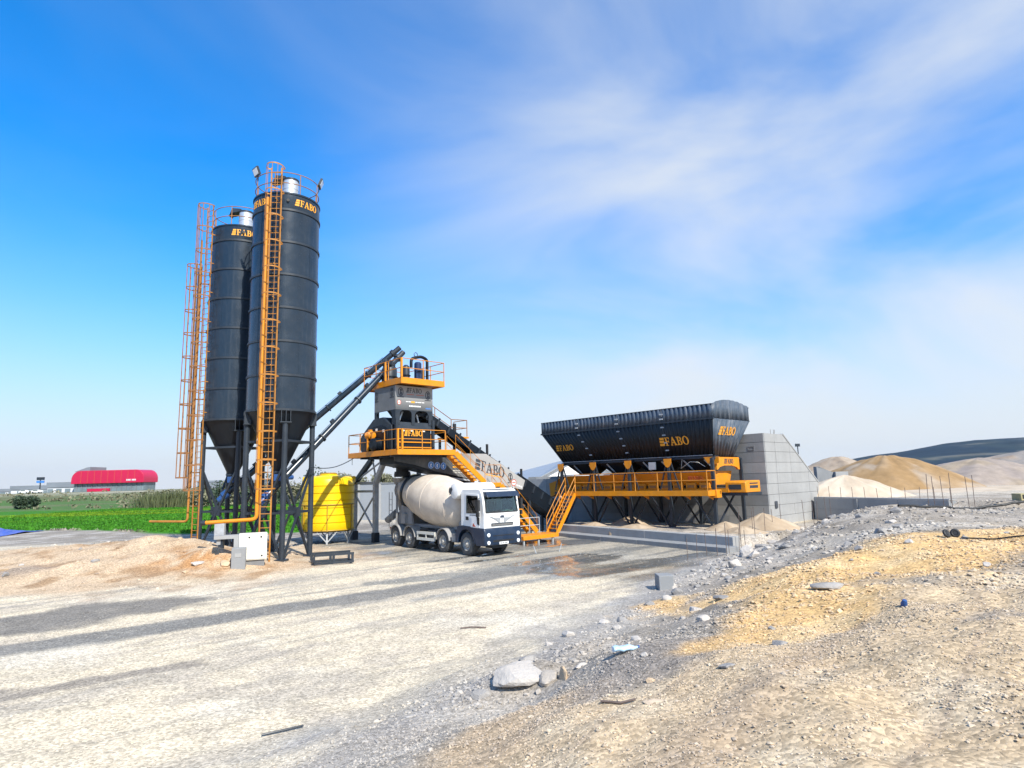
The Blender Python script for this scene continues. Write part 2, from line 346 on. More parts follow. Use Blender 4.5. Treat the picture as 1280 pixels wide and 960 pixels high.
def height(x, y, rough=True):
    s = side(x, y, TOE) + (fbm(x, y, 2.2, 3, 1) - 0.5) * 1.6
    L = 7.5 - 2.3 * sst(18, 30, y)
    z = (1.78 - 0.16*sst(14, 24, y)) * sst(-0.3 + 0.22*sst(14, 22, y), 1.0, s / L) * (0.86 + 0.28 * fbm(x, y, 5.0, 3, 2) - 0.06*sst(16, 24, y))
    bermy = sst(-0.2, 1.5, s)
    # low retaining wall: made ground behind it
    (x0, y0), (x1, y1) = LOWWALL; dx, dy = x1-x0, y1-y0; Lw = math.hypot(dx, dy); dw = -((x-x0)*dy - (y-y0)*dx) / Lw
    tw = ((x-x0)*dx + (y-y0)*dy) / Lw
    z = np.maximum(z, 1.74 * sst(0.05, 0.4, dw) * sst(-7, -6, -np.abs(tw-Lw/2) ) * (y < 100))
    z = np.maximum(z, 1.74 * sst(0.2, 2.0, dw) * (y > 33) * (y < 130) * (x > 19))
    # raised slab behind the kerb wall under the bins
    (x0, y0), (x1, y1) = KERB; dx, dy = x1-x0, y1-y0; Lk = math.hypot(dx, dy); dk = -((x-x0)*dy - (y-y0)*dx) / Lk; tk = ((x-x0)*dx + (y-y0)*dy) / Lk
    z = np.maximum(z, (0.55 + 0.06*(fbm(x, y, 1.2, 3, 5)-0.5)) * sst(0.05, 0.3, dk) * sst(0.0, 0.5, tk + 1.0) * (tk < Lk - 0.1) * (y < 60) * (x < 24))
    # dirt bank left of the silos
    z = z + 0.85*gau(x, y, -16, 29.0, 4.2, 3.2) + 0.65*gau(x, y, -22, 30, 6, 4.5) + 0.50*gau(x, y, -12.6, 27.0, 1.3, 0.9) + 0.30*gau(x, y, -26, 36, 9, 6) + 0.25*gau(x, y, -36, 52, 14, 5)
    z = z + 0.22*gau(x, y, -19, 24.8, 2.0, 1.2)
    # hummocks on the near bank
    z = z + 0.30*gau(x, y, 0.12, 9.7, 0.75, 0.45) + 0.16*gau(x, y, 1.2, 11.5, 0.7, 0.4, 0.6) + 0.12*gau(x, y, -0.5, 11.1, 0.9, 0.3, 0.6) + 0.25*gau(x, y, 6.6, 14.4, 1.0, 0.6)
    # the land climbs gently beyond the field
    z = z + 3.1 * sst(105, 260, y) * sst(80, 10, x) + 3.0 * sst(120, 260, y) * (1 - sst(80, 10, x)) - 0.0
    if rough:
        near = 1 - sst(40, 90, y)
        z = z + near * (fbm(x, y, 2.0, 4, 14) - 0.5) * 0.55 * gau(x, y, -18, 28.5, 8, 4.5)
        bk = np.clip(bermy + gau(x, y, -18, 28, 8, 5), 0, 1)
        z = z + near * ((fbm(x, y, 0.9, 4, 8) - 0.5) * (0.05 + (0.20 - 0.04*sst(16, 24, y))*bk) + (fbm(x, y, 0.22, 3, 9) - 0.5) * (0.010 + 0.022*bk))
        # tyre ruts with lug prints across the near bank
        rd = side(x, y, [(-0.5, 2.2), (3.0, 5.2), (8.0, 9.4), (16, 17)]); rt = x*0.77 + y*0.64
        for d0, w_ in ((-0.9, .17), (-0.35, .17), (0.75, .20), (1.35, .20), (2.3, .18)):
            g_ = np.exp(-((rd-d0+0.15*(fbm(x, y, 3, 2, 15)-.5))/w_)**2) * sst(0.3, 0.6, fbm(x, y, 2.5, 2, 16+d0))*near*bermy
            z = z - 0.035*g_ + 0.016*g_*np.sin((rt + 0.5*np.abs(rd-d0))*2*math.pi/0.24)
        # wheel ruts
        z = z - near * 0.03 * (np.abs(vnoise(s*1.1 + 40, y*0.02)) - 0.4) * (1 - bermy)
    return z
#HEND
def polyd(x, y, pl): return np.abs(side(x, y, pl))
def lerp(c, d, m): return c + (np.array(d) - c) * m[:, None]
def ground_colour(x, y):
    a = x*CT + y*ST; b = -x*ST + y*CT
    n1 = fbm(x, y, 3.0, 5, 21); n2 = fbm(x, y, 0.8, 5, 22); n3 = fbm(x, y, 9.0, 4, 23); n4 = fbm(x, y, 0.3, 3, 26)
    ns = fbm(a*0.13, b, 0.9, 5, 24); ns2 = fbm(a*0.09, b, 0.33, 4, 25)        # streaks along the lorry lanes
    s = side(x, y, TOE) + (n1 - 0.5) * 3.0 + (n2 - 0.5) * 1.2
    c = np.tile(np.array([0.555, 0.475, 0.35]), (len(x), 1))
    c = lerp(c, (0.37, 0.325, 0.265), sst(0.48, 0.66, ns) * 0.6)
    c = lerp(c, (0.58, 0.525, 0.43), sst(0.52, 0.75, n1) * 0.7)
    c = lerp(c, (0.29, 0.265, 0.23), sst(0.54, 0.70, ns2) * (0.35 + 0.4*sst(12, 20, y)))
    c = lerp(c, (0.36, 0.315, 0.26), sst(0.55, 0.7, n2) * 0.5)
    wet = np.zeros(len(x))
    # damp concrete apron around the lorry and below the tower
    aw = a + (n1-0.5)*3.5 + (n2-0.5)*1.4
    ap = sst(15.6, 17.2, aw) * sst(11.0, 14.5, b + (n1-0.5)*4) * sst(60, 44, b) * sst(31, 29, a)
    apd = ap * (0.55 + 0.45*sst(0.40, 0.55, ns))
    c = lerp(c, (0.135, 0.135, 0.128), apd * 0.9)
    wet = np.maximum(wet, ap * sst(0.47, 0.60, n3*0.5 + ns*0.5) * sst(40, 20, b))
    # tyre tracks of wet grey mud
    for pl, wd, col, k in (([(-16, 11.5), (-11.3, 14.3), (-8.2, 16.8), (-6.6, 18.2), (-4.4, 19.5), (-1.0, 23.0), (1.5, 26)], 0.80, (0.17, 0.165, 0.155), 0.9),
                           ([(-9.8, 10.4), (-8.77, 11.16), (-7.62, 12.0), (-6.0, 12.95)], 0.30, (0.21, 0.185, 0.16), 0.8),
                           ([(-5, 22.6), (-2.8, 23.6), (-0.5, 25.6)], 0.5, (0.19, 0.19, 0.18), 0.8),
                           ([(-3, 19.2), (0, 21.6), (2.5, 23.3)], 0.4, (0.23, 0.23, 0.22), 0.7),
                           ([(2.8, 16.0), (4.6, 20.2), (7.6, 25.5)], 0.8, (0.29, 0.285, 0.28), 0.6)):
        d = polyd(x, y, pl) + (ns - 0.5) * 1.6 + (n2 - 0.5) * 0.7
        c = lerp(c, col, sst(wd*1.15, wd*0.45, d) * k)
    mainp = [(-16, 11.5), (-11.3, 14.3), (-8.2, 16.8), (-6.6, 18.2), (-4.4, 19.5), (-1.0, 23.0), (1.5, 26)]
    sp = side(x, y, mainp); tt = a
    for d0, wd, k in ((2.6, .17, .55), (4.5, .17, .6), (5.6, .16, .4), (7.5, .16, .45), (-2.2, .17, .5), (-4.2, .17, .5), (9.3, .15, .4), (11.2, .15, .4)):
        g_ = np.exp(-((sp - d0 + 0.35*(fbm(x, y, 5, 2, 18 + d0) - 0.5)) / wd)**2) * sst(0.36, 0.56, fbm(tt*0.3, sp, 1.6, 3, 19 + d0))
        lug = 0.6 + 0.4*np.sign(np.sin((tt + 0.7*np.abs(sp-d0)) * 2*PI/0.30))
        c = lerp(c, (0.30, 0.265, 0.22), g_ * lug * k * sst(-0.5, -1.5, s))
    bl = sst(0.42, 0.62, gau(x, y, -13.2, 17.0, 5.2, 2.3, 0.62) + (n1-0.5)*0.8 + (n2-0.5)*0.3)
    c = lerp(c, (0.185, 0.17, 0.15), bl * 0.95)
    # tan dirt bank left of the silos
    lm = sst(0.30, 0.62, gau(x, y, -19, 29.5, 10.5, 8.5) + gau(x, y, -12.8, 27.3, 2.2, 1.7) + gau(x, y, -24, 22, 5, 3.5) * 0.8 + (n1-0.5)*0.8)
    c = lerp(c, (0.46, 0.34, 0.225), lm * 0.9); c = lerp(c, (0.33, 0.22, 0.13), lm * sst(0.5, 0.68, n2))
    c = lerp(c, (0.36, 0.185, 0.075), np.clip(gau(x, y, -12.7, 26.9, 2.0, 1.4) * 1.7, 0, 1) * sst(0.34, 0.52, n2) * 0.9)
    c = lerp(c, (0.25, 0.20, 0.16), sst(0.55, 0.9, gau(x, y, -19.5, 24.5, 2.6, 1.5) + (n2-0.5)*0.6) * 0.75)
    gl = sst(38, 44, y + (n3-0.5)*10) * sst(90, 60, y) * sst(-8, -12, x)
    c = lerp(c, (0.19, 0.17, 0.15), gl * 0.85); c = lerp(c, (0.36, 0.33, 0.295), gl * sst(0.52, 0.66, n2))
    # bank on the right: grey rubble, tan crumbs, orange sand
    bk = sst(-1.0, 0.4, s) * (y < 75)
    grey = np.stack([0.262 + 0.24*(n2-0.5), 0.228 + 0.22*(n2-0.5), 0.19 + 0.2*(n2-0.5)], 1)
    c = c + (grey - c) * (bk * 0.92)[:, None]
    c = lerp(c, (0.27, 0.265, 0.265), np.exp(-((s-0.1)/0.9)**2) * (y < 30) * 0.45)
    c = lerp(c, (0.44, 0.40, 0.345), bk * sst(0.52, 0.68, n1) * 0.5)
    tan = bk * sst(0.32, 0.70, gau(x, y, 2.2, 5.4, 3.2, 1.9, 0.35) + gau(x, y, 7.5, 8.0, 4.2, 3.2, 0.4) + gau(x, y, 0.2, 7.0, 1.2, 0.8, 0.9) + (n1-0.5)*0.75)
    c = lerp(c, (0.46, 0.345, 0.215), tan * 0.9)
    c = lerp(c, (0.52, 0.42, 0.29), tan * sst(0.5, 0.7, n2) * 0.7)
    rut = np.abs(vnoise(side(x, y, [(1, 2), (6, 7), (13, 20)])*2.2 + 80, y*0.05) - 0.5)
    c = lerp(c, (0.28, 0.21, 0.15), tan * sst(0.12, 0.02, rut) * 0.5)
    c = lerp(c, (0.20, 0.175, 0.155), bk * sst(0.35, 0.75, gau(x, y, 1.7, 7.9, 1.5, 0.8, 0.55) + gau(x, y, 2.6, 8.3, 0.8, 0.35, 0.5) + (n2-0.5)*0.5) * 0.75)
    og = (gau(x, y, 5.6, 13.6, 2.3, 2.1, 0.6) + gau(x, y, 8.0, 15.2, 2.6, 2.2, 0.7)*0.9 + gau(x, y, 3.6, 8.7, 1.5, 0.8, 0.5) + gau(x, y, 4.3, 10.2, 1.7, 1.1, 0.6)*0.9
          + gau(x, y, 2.2, 7.9, 0.5, 0.45)*0.7 + gau(x, y, 3.6, 16.4, 0.8, 1.0)*0.8 + gau(x, y, 12.6, 14.6, 2.6, 3.4, -0.2)*1.1 + gau(x, y, 8.5, 12.0, 1.8, 1.0, 0.6)*0.6)
    om = bk * sst(0.26, 0.80, og + (n1-0.5)*0.75 + (n2-0.5)*0.55 + (n4-0.5)*0.3)
    c = lerp(c, (0.57, 0.365, 0.155), om * 0.92); c = lerp(c, (0.58, 0.43, 0.245), om * sst(0.45, 0.65, n2) * 0.6)
    c = lerp(c, (0.44, 0.40, 0.35), np.clip(gau(x, y, 10.2, 26.5, 4.5, 1.5, 0.9)*1.3, 0, 1) * sst(0.42, 0.6, n2) * 0.9)
    c = lerp(c, (0.25, 0.21, 0.17), sst(0.5, 0.9, gau(x, y, 5.3, 7.3, 0.9, 0.28, 0.2) + (n2-0.5)*0.3) * 0.7)
    # raised slab under the bins and the sand lying on it
    (x0, y0), (x1, y1) = KERB; dx, dy = x1-x0, y1-y0; Lk = math.hypot(dx, dy); dk = -((x-x0)*dy - (y-y0)*dx) / Lk
    sl_ = sst(0, 0.4, dk) * (a < 34.5) * (b > 13) * (b < 34)
    c = lerp(c, (0.40, 0.35, 0.29), sl_ * sst(0.35, 0.6, n2))
    # field, scrub and far country
    fe = 47 + 0.0 * x; fl = (y - (47.5 - (x + 25) * 0.43*(x < -25) - (x+25)*0.1*(x >= -25))) + (n1-0.5)*2.0
    fd = sst(-0.2, 0.6, fl) * sst(128, 116, y + (n3-0.5)*8) * sst(0.5, -1.0, x + 14.5 + (y-47)*0.32)
    c = lerp(c, (0.040, 0.155, 0.009), fd); c = lerp(c, (0.115, 0.20, 0.009), fd * sst(70, 85, y) * sst(110, 95, y) * sst(0.35, 0.6, fbm(x*0.25, y, 6, 3, 31)))
    sc_ = sst(112, 124, y + (n3-0.5)*8) * (1 - 0.0)
    scc = np.stack([0.125 + 0.12*(n3-0.5), 0.135 + 0.08*(n3-0.5), 0.065 + 0.08*(n3-0.5)], 1); wide = fbm(x*0.4, y, 40, 4, 33)
    c = c + (scc - c) * sc_[:, None]; c = lerp(c, (0.07, 0.135, 0.035), sc_ * sst(0.5, 0.6, wide)); c = lerp(c, (0.40, 0.36, 0.29), sc_ * sst(190, 235, y) * sst(0.42, 0.55, wide) * 0.8)
    bgz = (y > 40) * (y < 122) * sst(-1.0, 0.5, x + 14.5 + (y-47)*0.32); c = lerp(c, (0.43, 0.38, 0.31), bgz * 0.9 * (1 - ap))
    return np.concatenate([np.clip(c, 0.01, 0.8), wet[:, None]], 1)
def graded(stops):                        # [(start, end, first step, growth)...]
    out = []
    for a, b, st, g in stops:
        p = a
        while p < b: out.append(p); p += st; st *= g
    out.append(stops[-1][1]); return np.array(out)
xs_r = graded([(0, 15, 0.085, 1.0), (15, 60, 0.1, 1.02), (60, 9000, 2.2, 1.16)]); xs = np.concatenate([-xs_r[::-1], xs_r[1:]])
ys = np.concatenate([-graded([(0.5, 9000, 0.5, 1.3)])[::-1], graded([(0, 4, 0.15, 1.0), (4, 120, 0.075, 1.0085), (120, 9000, 2.0, 1.08)])])
GX, GY = np.meshgrid(xs, ys); gx, gy = GX.ravel(), GY.ravel()
V_ = np.stack([gx, gy, height(gx, gy)], 1)
nx, ny = len(xs), len(ys); idx = np.arange(nx*ny).reshape(ny, nx)
F_ = np.stack([idx[:-1, :-1].ravel(), idx[:-1, 1:].ravel(), idx[1:, 1:].ravel(), idx[1:, :-1].ravel()], 1)
gcol = ground_colour(gx, gy)
def ground_mat(m):
    t = m.node_tree; p = next(n for n in t.nodes if n.type == 'BSDF_PRINCIPLED'); at = next(n for n in t.nodes if n.type == 'VERTEX_COLOR')
    tc = next(n for n in t.nodes if n.type == 'TEX_COORD'); oc = tc.outputs['Object']
    src = p.inputs['Base Color'].links[0].from_socket
    fn = N(t, 'ShaderNodeTexNoise', Scale=22.0, Detail=8.0, Roughness=0.75); t.links.new(oc, fn.inputs['Vector'])
    fr = N(t, 'ShaderNodeMapRange'); t.links.new(fn.outputs[0], fr.inputs[0])
    for i, v in enumerate((0.3, 0.7, 0.78, 1.22)): fr.inputs[i+1].default_value = v
    mx = N(t, 'ShaderNodeMix', data_type='RGBA', blend_type='MULTIPLY'); mx.inputs[0].default_value = 1.0
    t.links.new(src, mx.inputs[6]); t.links.new(fr.outputs[0], mx.inputs[7])
    vo = N(t, 'ShaderNodeTexVoronoi', Scale=26.0); t.links.new(oc, vo.inputs['Vector'])
    hv = N(t, 'ShaderNodeSeparateColor'); t.links.new(vo.outputs['Color'], hv.inputs[0])
    gr = N(t, 'ShaderNodeMapRange'); t.links.new(hv.outputs[0], gr.inputs[0])
    for i, v in enumerate((0.0, 1.0, 0.66, 1.34)): gr.inputs[i+1].default_value = v
    mx2 = N(t, 'ShaderNodeMix', data_type='RGBA', blend_type='MULTIPLY'); mx2.inputs[0].default_value = 1.0
    t.links.new(mx.outputs[2], mx2.inputs[6]); t.links.new(gr.outputs[0], mx2.inputs[7]); t.links.new(mx2.outputs[2], p.inputs['Base Color'])
    wr = N(t, 'ShaderNodeMapRange'); t.links.new(at.outputs[1], wr.inputs[0])
    for i, v in enumerate((0.25, 0.8, 0.95, 0.10)): wr.inputs[i+1].default_value = v
    t.links.new(wr.outputs[0], p.inputs['Roughness'])
    sp = N(t, 'ShaderNodeMapRange'); t.links.new(at.outputs[1], sp.inputs[0])
    for i, v in enumerate((0.25, 0.8, 0.15, 0.5)): sp.inputs[i+1].default_value = v
    t.links.new(sp.outputs[0], p.inputs['Specular IOR Level'])
    b1 = N(t, 'ShaderNodeTexNoise', Scale=7.0, Detail=7.0, Roughness=0.58); t.links.new(oc, b1.inputs['Vector'])
    ad = N(t, 'ShaderNodeMath', operation='ADD'); t.links.new(b1.outputs[0], ad.inputs[0])
    ml = N(t, 'ShaderNodeMath', operation='MULTIPLY'); t.links.new(vo.outputs['Distance'], ml.inputs[0]); ml.inputs[1].default_value = -0.35; t.links.new(ml.outputs[0], ad.inputs[1])
    bs = N(t, 'ShaderNodeMapRange'); t.links.new(at.outputs[1], bs.inputs[0])
    for i, v in enumerate((0.2, 0.7, 0.5, 0.03)): bs.inputs[i+1].default_value = v
    bp = N(t, 'ShaderNodeBump', Distance=0.03); t.links.new(bs.outputs[0], bp.inputs['Strength']); t.links.new(ad.outputs[0], bp.inputs['Height']); t.links.new(bp.outputs[0], p.inputs['Normal'])
ground_mat(mGround)
ground = np_obj('ground', V_, F_, mGround, gcol); tag(ground, 'pale quarry yard with damp apron, rubble bank and far land', None, None, 'structure')
def gz(x, y): return float(height(np.array([float(x)]), np.array([float(y)]))[0])

# ------------------------------------------------------------------ loose stones, grass (countless: stuff)
ICO = np.array([(0,0,-1),(.72,-.53,-.45),(-.28,-.85,-.45),(-.89,0,-.45),(-.28,.85,-.45),(.72,.53,-.45),(.28,-.85,.45),(-.72,-.53,.45),(-.72,.53,.45),(.28,.85,.45),(.89,0,.45),(0,0,1)], float)
ICF = np.array([(0,1,2),(1,0,5),(0,2,3),(0,3,4),(0,4,5),(1,5,10),(2,1,6),(3,2,7),(4,3,8),(5,4,9),(1,10,6),(2,6,7),(3,7,8),(4,8,9),(5,9,10),(6,10,11),(7,6,11),(8,7,11),(9,8,11),(10,9,11)])
R_ = np.random.RandomState(11)
def stones_mesh(px, py, sz, flat=0.65):
    n = len(px); j = ICO[None] * (1 + (R_.rand(n, 12, 1) - 0.5) * 0.7)
    ax = sz[:, None, None] * np.stack([0.75 + 0.6*R_.rand(n), 0.75 + 0.6*R_.rand(n), flat*(0.6 + 0.7*R_.rand(n))], 1)[:, None, :]
    j = j * ax; t = R_.rand(n) * 2 * PI; c, s = np.cos(t)[:, None], np.sin(t)[:, None]
    X = j[..., 0]*c - j[..., 1]*s; Y = j[..., 0]*s + j[..., 1]*c
    Z = j[..., 2] + (height(px, py) + sz*0.12)[:, None]
    V_ = np.stack([X + px[:, None], Y + py[:, None], Z], 2).reshape(-1, 3)
    F_ = (ICF[None] + (np.arange(n)*12)[:, None, None]).reshape(-1, 3); return V_, F_
def scatter(n, x0, x1, y0, y1, dens):
    x = x0 + (x1-x0)*R_.rand(n); y = y0 + (y1-y0)*R_.rand(n); k = R_.rand(n) < dens(x, y); return x[k], y[k]
parts_v, parts_f, parts_c = [], [], []; off = 0
def berm_d(x, y): return sst(-0.9, 0.6, side(x, y, TOE)) * (0.15 + 0.85*sst(0.42, 0.6, fbm(x, y, 1.6, 3, 41)))
for n, bx, smin, smax, dens in ((46000, (-6, 8, 4.5, 8.5), 0.005, 0.016, lambda x, y: sst(-1.2, 0.3, side(x, y, TOE))*(0.35 + 0.65*sst(0.4, 0.6, fbm(x, y, 0.7, 3, 46)))), (30000, (-7, 9, 4.5, 10), 0.007, 0.026, berm_d), (26000, (-4, 14, 9, 18), 0.014, 0.045, berm_d), (9000, (2, 26, 18, 33), 0.03, 0.10, berm_d),
                                (16000, (-12, 4, 6.5, 18), 0.006, 0.020, lambda x, y: 0.55 + 0*x), (2600, (-28, -10, 22, 46), 0.02, 0.09, lambda x, y: 0.7*sst(0.4, 0.6, fbm(x, y, 2, 3, 44))),
                                (1500, (-12, 8, 17, 34), 0.012, 0.04, lambda x, y: 0.6 + 0*x)):
    x, y = scatter(n, bx[0], bx[1], bx[2], bx[3], dens); s_ = smin + (smax-smin) * R_.rand(len(x))**3.0
    v, f = stones_mesh(x, y, s_); c = ground_colour(x, y)[:, :3]; c = np.clip(c * (0.75 + 0.6*R_.rand(len(x), 1)) * 0.75 + 0.25*np.array([0.40, 0.38, 0.36]) * (0.6 + 0.9*R_.rand(len(x), 1)), 0.02, 0.75)
    parts_v.append(v); parts_f.append(f + off); off += len(v); parts_c.append(np.repeat(np.concatenate([c, np.zeros((len(x), 1))], 1), 12, 0))
mPeb = mat('pebbles', (0.5, 0.5, 0.5), 0.95, 0.0, 0.12, 9.0, attr=True, spec=0.2)
peb = np_obj('gravel', np.concatenate(parts_v), np.concatenate(parts_f), mPeb, np.concatenate(parts_c), smooth=False)
tag(peb, 'loose gravel and crumbs lying over the yard and the bank', None, None, 'stuff')
# grass blades over the green field
n = 60000; gx_ = -75 + 70*R_.rand(n); gy_ = 46.5 + 76*R_.rand(n)**1.5
k = (gy_ > 47.9 - (gx_+25)*0.43*(gx_ < -25) - (gx_+25)*0.1*(gx_ >= -25) + (fbm(gx_, gy_, 3, 5, 21)-0.5)*2) & (gy_ < 118) & (gx_ < -14.8 - (gy_-47)*0.32); gx_, gy_ = gx_[k], gy_[k]; n = len(gx_)
hh = 0.12 + 0.12*R_.rand(n); ww = 0.05 + 0.08*R_.rand(n) + gy_*0.0012; t = R_.rand(n)*PI; zz_ = height(gx_, gy_, False) - 0.02
P0 = np.stack([gx_ - np.cos(t)*ww, gy_ - np.sin(t)*ww, zz_], 1); P1 = np.stack([gx_ + np.cos(t)*ww, gy_ + np.sin(t)*ww, zz_], 1)
P2 = np.stack([gx_ + (R_.rand(n)-.5)*.2, gy_ + (R_.rand(n)-.5)*.2, zz_ + hh], 1)
gv = np.stack([P0, P1, P2], 1).reshape(-1, 3); gf = np.arange(n*3).reshape(-1, 3)
gc_ = np.concatenate([ground_colour(gx_, gy_)[:, :3]*(0.75 + 0.6*R_.rand(n, 1)), np.zeros((n, 1))], 1)
tag(np_obj('grass', gv, gf, mGrass, np.repeat(gc_, 3, 0), False), 'young green crop covering the field beyond the dirt bank', None, None, 'stuff')

# ------------------------------------------------------------------ hills, sand piles and far buildings
def heap(name, cx, cy, rx, ry, h, zb, cols, label, group=None, seed=1, kind=None, sharp=1.15, n=72, m=34, peaks=()):
    th = np.linspace(0, 2*PI, n, endpoint=False); rr = np.linspace(0, 1, m)**0.9; T, Rr = np.meshgrid(th, rr)
    ed = 1 + 0.22*(fbm(np.cos(T)*1.6 + seed*7, np.sin(T)*1.6 + seed*3, 1.0, 3, seed) - 0.5)*2
    x = cx + np.cos(T)*Rr*rx*ed; y = cy + np.sin(T)*Rr*ry*ed
    z = np.clip(1 - Rr**sharp, 0, 1) * h
    for (qx, qy, qr, qh) in peaks: z = np.maximum(z, np.clip(1 - np.hypot((x-qx), (y-qy))/qr, 0, 1)**0.9 * qh)
    z = z * (0.92 + 0.16*fbm(x, y, max(rx, ry)*0.3, 4, seed+2)) + (fbm(x, y, max(rx, ry)*0.10, 4, seed+4) - 0.5)*h*0.07*(1-Rr)
    rill = fbm(np.abs(T-PI)*7, Rr*0.9, 1.0, 5, seed+5)
    z = z + (rill-0.5)*h*0.13*np.sin(Rr*PI)
    z = np.where(Rr >= 0.999, -0.4, z) + zb
    V_ = np.stack([x, y, z], 2).reshape(-1, 3); ii = np.arange(n*m).reshape(m, n); jj = np.roll(ii, -1, 1)
    F_ = np.stack([ii[:-1].ravel(), ii[1:].ravel(), jj[1:].ravel(), jj[:-1].ravel()], 1)
    xx, yy = V_[:, 0], V_[:, 1]; q = fbm(xx, yy, max(rx, ry)*0.25, 4, seed+6); q2 = (rill.ravel()*0.6 + 0.4*q)
    c = np.array(cols[0])[None] + (np.array(cols[1]) - np.array(cols[0]))[None]*sst(0.40, 0.60, q2)[:, None]
    if len(cols) > 2: c = c + (np.array(cols[2])[None] - c)*sst(0.52, 0.66, q)[:, None]
    V_ = V_ - np.array([cx, cy, zb])
    o = np_obj(name, V_, F_, mSandPile, np.concatenate([c, np.zeros((len(c), 1))], 1)); o.location = (cx, cy, zb)
    return tag(o, label, 'sand pile' if kind is None else None, group, kind)
GP = 'aggregate piles behind the low wall'
T_ = ((0.26, 0.165, 0.078), (0.30, 0.205, 0.115), (0.31, 0.245, 0.18))
heap('sand_pile', 34.2, 58, 7.2, 7, 3.0, 1.7, T_, 'orange tan sand pile behind the white sand strip', GP, 3, sharp=1.5, peaks=((36.8, 58.5, 5.0, 2.0),))
heap('sand_pile', 34.0, 66.5, 7.5, 6.5, 3.2, 1.7, ((0.33, 0.27, 0.21), (0.28, 0.22, 0.165)), 'pale beige sand pile half hidden by the ramp end wall', GP, 5, sharp=1.5)
heap('sand_pile', 48.6, 66, 10.5, 8, 2.75, 1.7, ((0.25, 0.21, 0.185), (0.29, 0.24, 0.20), (0.28, 0.225, 0.165)), 'pinkish grey gravel pile between the orange pile and the largest grey pile', GP, 8, sharp=1.5, peaks=((44.5, 65, 7, 1.8),))
heap('sand_pile', 58, 68, 14.5, 10, 3.9, 1.7, ((0.22, 0.20, 0.185), (0.26, 0.23, 0.205), (0.28, 0.215, 0.16)), 'largest grey gravel pile with a brownish band on its face', GP, 9, sharp=1.5)
heap('sand_pile', 21.3, 40.8, 5.2, 1.8, 1.7, 1.5, ((0.46, 0.39, 0.31), (0.41, 0.335, 0.255)), 'white sand pile leaning on the ramp behind the low wall', GP, 12)
heap('sand_strip', 38, 47, 21, 6.0, .55, 1.5, ((0.46, 0.385, 0.30), (0.42, 0.34, 0.255)), 'white sand spread in a long low strip behind the low wall', None, 14, 'stuff')
# dark wooded hills
hx = np.linspace(-2600, 5200, 190); hy = np.linspace(1700, 4600, 60); HX, HY = np.meshgrid(hx, hy); hx_, hy_ = HX.ravel(), HY.ravel()
az = hx_ / hy_
rid = np.interp(az, [-0.6, 0.30, 0.44, 0.50, 0.56, 0.62, 0.68, 0.74, 0.82, 1.0, 1.6], [0, 2, 10, 35, 62, 80, 104, 118, 126, 130, 90])
hz = rid * (hy_/3000.0)**1.0 * 1.13 * sst(1700, 3000, hy_) * (1 - 0.6*sst(3300, 4600, hy_)) * (0.9 + 0.2*fbm(hx_, hy_, 700, 4, 51)) + (fbm(hx_, hy_, 260, 4, 52)-0.5)*16*sst(0.35, 0.6, az)
hz = hz - 2.0 + 2.0*sst(0.3, 0.5, az)
hn = fbm(hx_, hy_, 300, 5, 53); hn2 = fbm(hx_*0.5, hy_, 160, 4, 54)
hc = np.tile(np.array([0.009, 0.021, 0.036]), (len(hx_), 1)); hc = lerp(hc, (0.018, 0.032, 0.038), sst(0.45, 0.65, hn)); hc = lerp(hc, (0.13, 0.125, 0.10), sst(0.66, 0.74, hn2)*0.8)  # blue of the distant air mixed into the woodland colour
V_ = np.stack([hx_, hy_, hz + 2.2], 1); ii = np.arange(len(hx_)).reshape(len(hy), len(hx))
F_ = np.stack([ii[:-1, :-1].ravel(), ii[:-1, 1:].ravel(), ii[1:, 1:].ravel(), ii[1:, :-1].ravel()], 1)
tag(np_obj('hills', V_, F_, mHill, np.concatenate([hc, np.zeros((len(hc), 1))], 1)), 'dark wooded ridge on the horizon', None, None, 'structure')

def at_px(px, py, Y):                     # point of the photograph at depth Y (used for the far backdrop buildings only)
    x = (px-640)/FPX; y = -(py-480)/FPX; cr, sr = math.cos(ROLL), math.sin(ROLL); x0 = cr*x + sr*y; y0 = -sr*x + cr*y
    ct, st = math.cos(TILT), math.sin(TILT); r = Vector((x0, ct - y0*st, st + y0*ct)); return Vector((0, 0, HC)) + r * (Y / r.y)
# red factory: long hall with a rolled red cladding band over grey glazing
fa = wroot('factory_hall', -185, 300, 3.0, 'long red and grey factory hall beyond the green field', 'factory')
fz = 2.6
def rolled(x0, x1, zb, zt, r, y0, depth, nseg=8):
    pl = [(x0+r*(1-math.cos(PI/2*i/nseg)), zt - r + r*math.sin(PI/2*i/nseg)) for i in range(nseg+1)] + [(x1-r+r*math.sin(PI/2*i/nseg), zt - r + r*math.cos(PI/2*i/nseg)) for i in range(nseg+1)]
    return [(x0, zb)] + pl + [(x1, zb)]
x0, x1 = -210.5, -176.0
seg = np.linspace(x0+4.0, x1, 5)
m = MB(); m.bx(x0+0.6, x1-0.8, 300.5, 310.5, fz, fz+4.6); m.build('glazed_wall', mFarGlass, fa)
for i in range(14):
    m = MB(); xx = x0 + 2 + i*2.35; m.bx(xx, xx+0.22, 300.2, 300.5, fz, fz+4.4); m.build('mullion', mFarGrey, fa)
m = MB(); m.prism(rolled(x0, x1, 4.3, 10.4, 4.2, 0, 0), (0, 311, fz), (1,0,0), (0,0,1), (0,-1,0), 12.0); m.build('red_band', mRed, fa, bevel=0.6)
for xx in np.linspace(x0+4.5, x1-4.5, 9):
    m = MB(); m.bx(xx, xx+0.14, 298.92, 299.0, fz+4.4, fz+10.2); m.build('panel_joint', mLogoR, fa)
m = MB(); m.bx(x0+7.5, x0+18, 299.6, 300.4, fz+0.2, fz+1.9); m.build('red_plinth', mRed, fa)
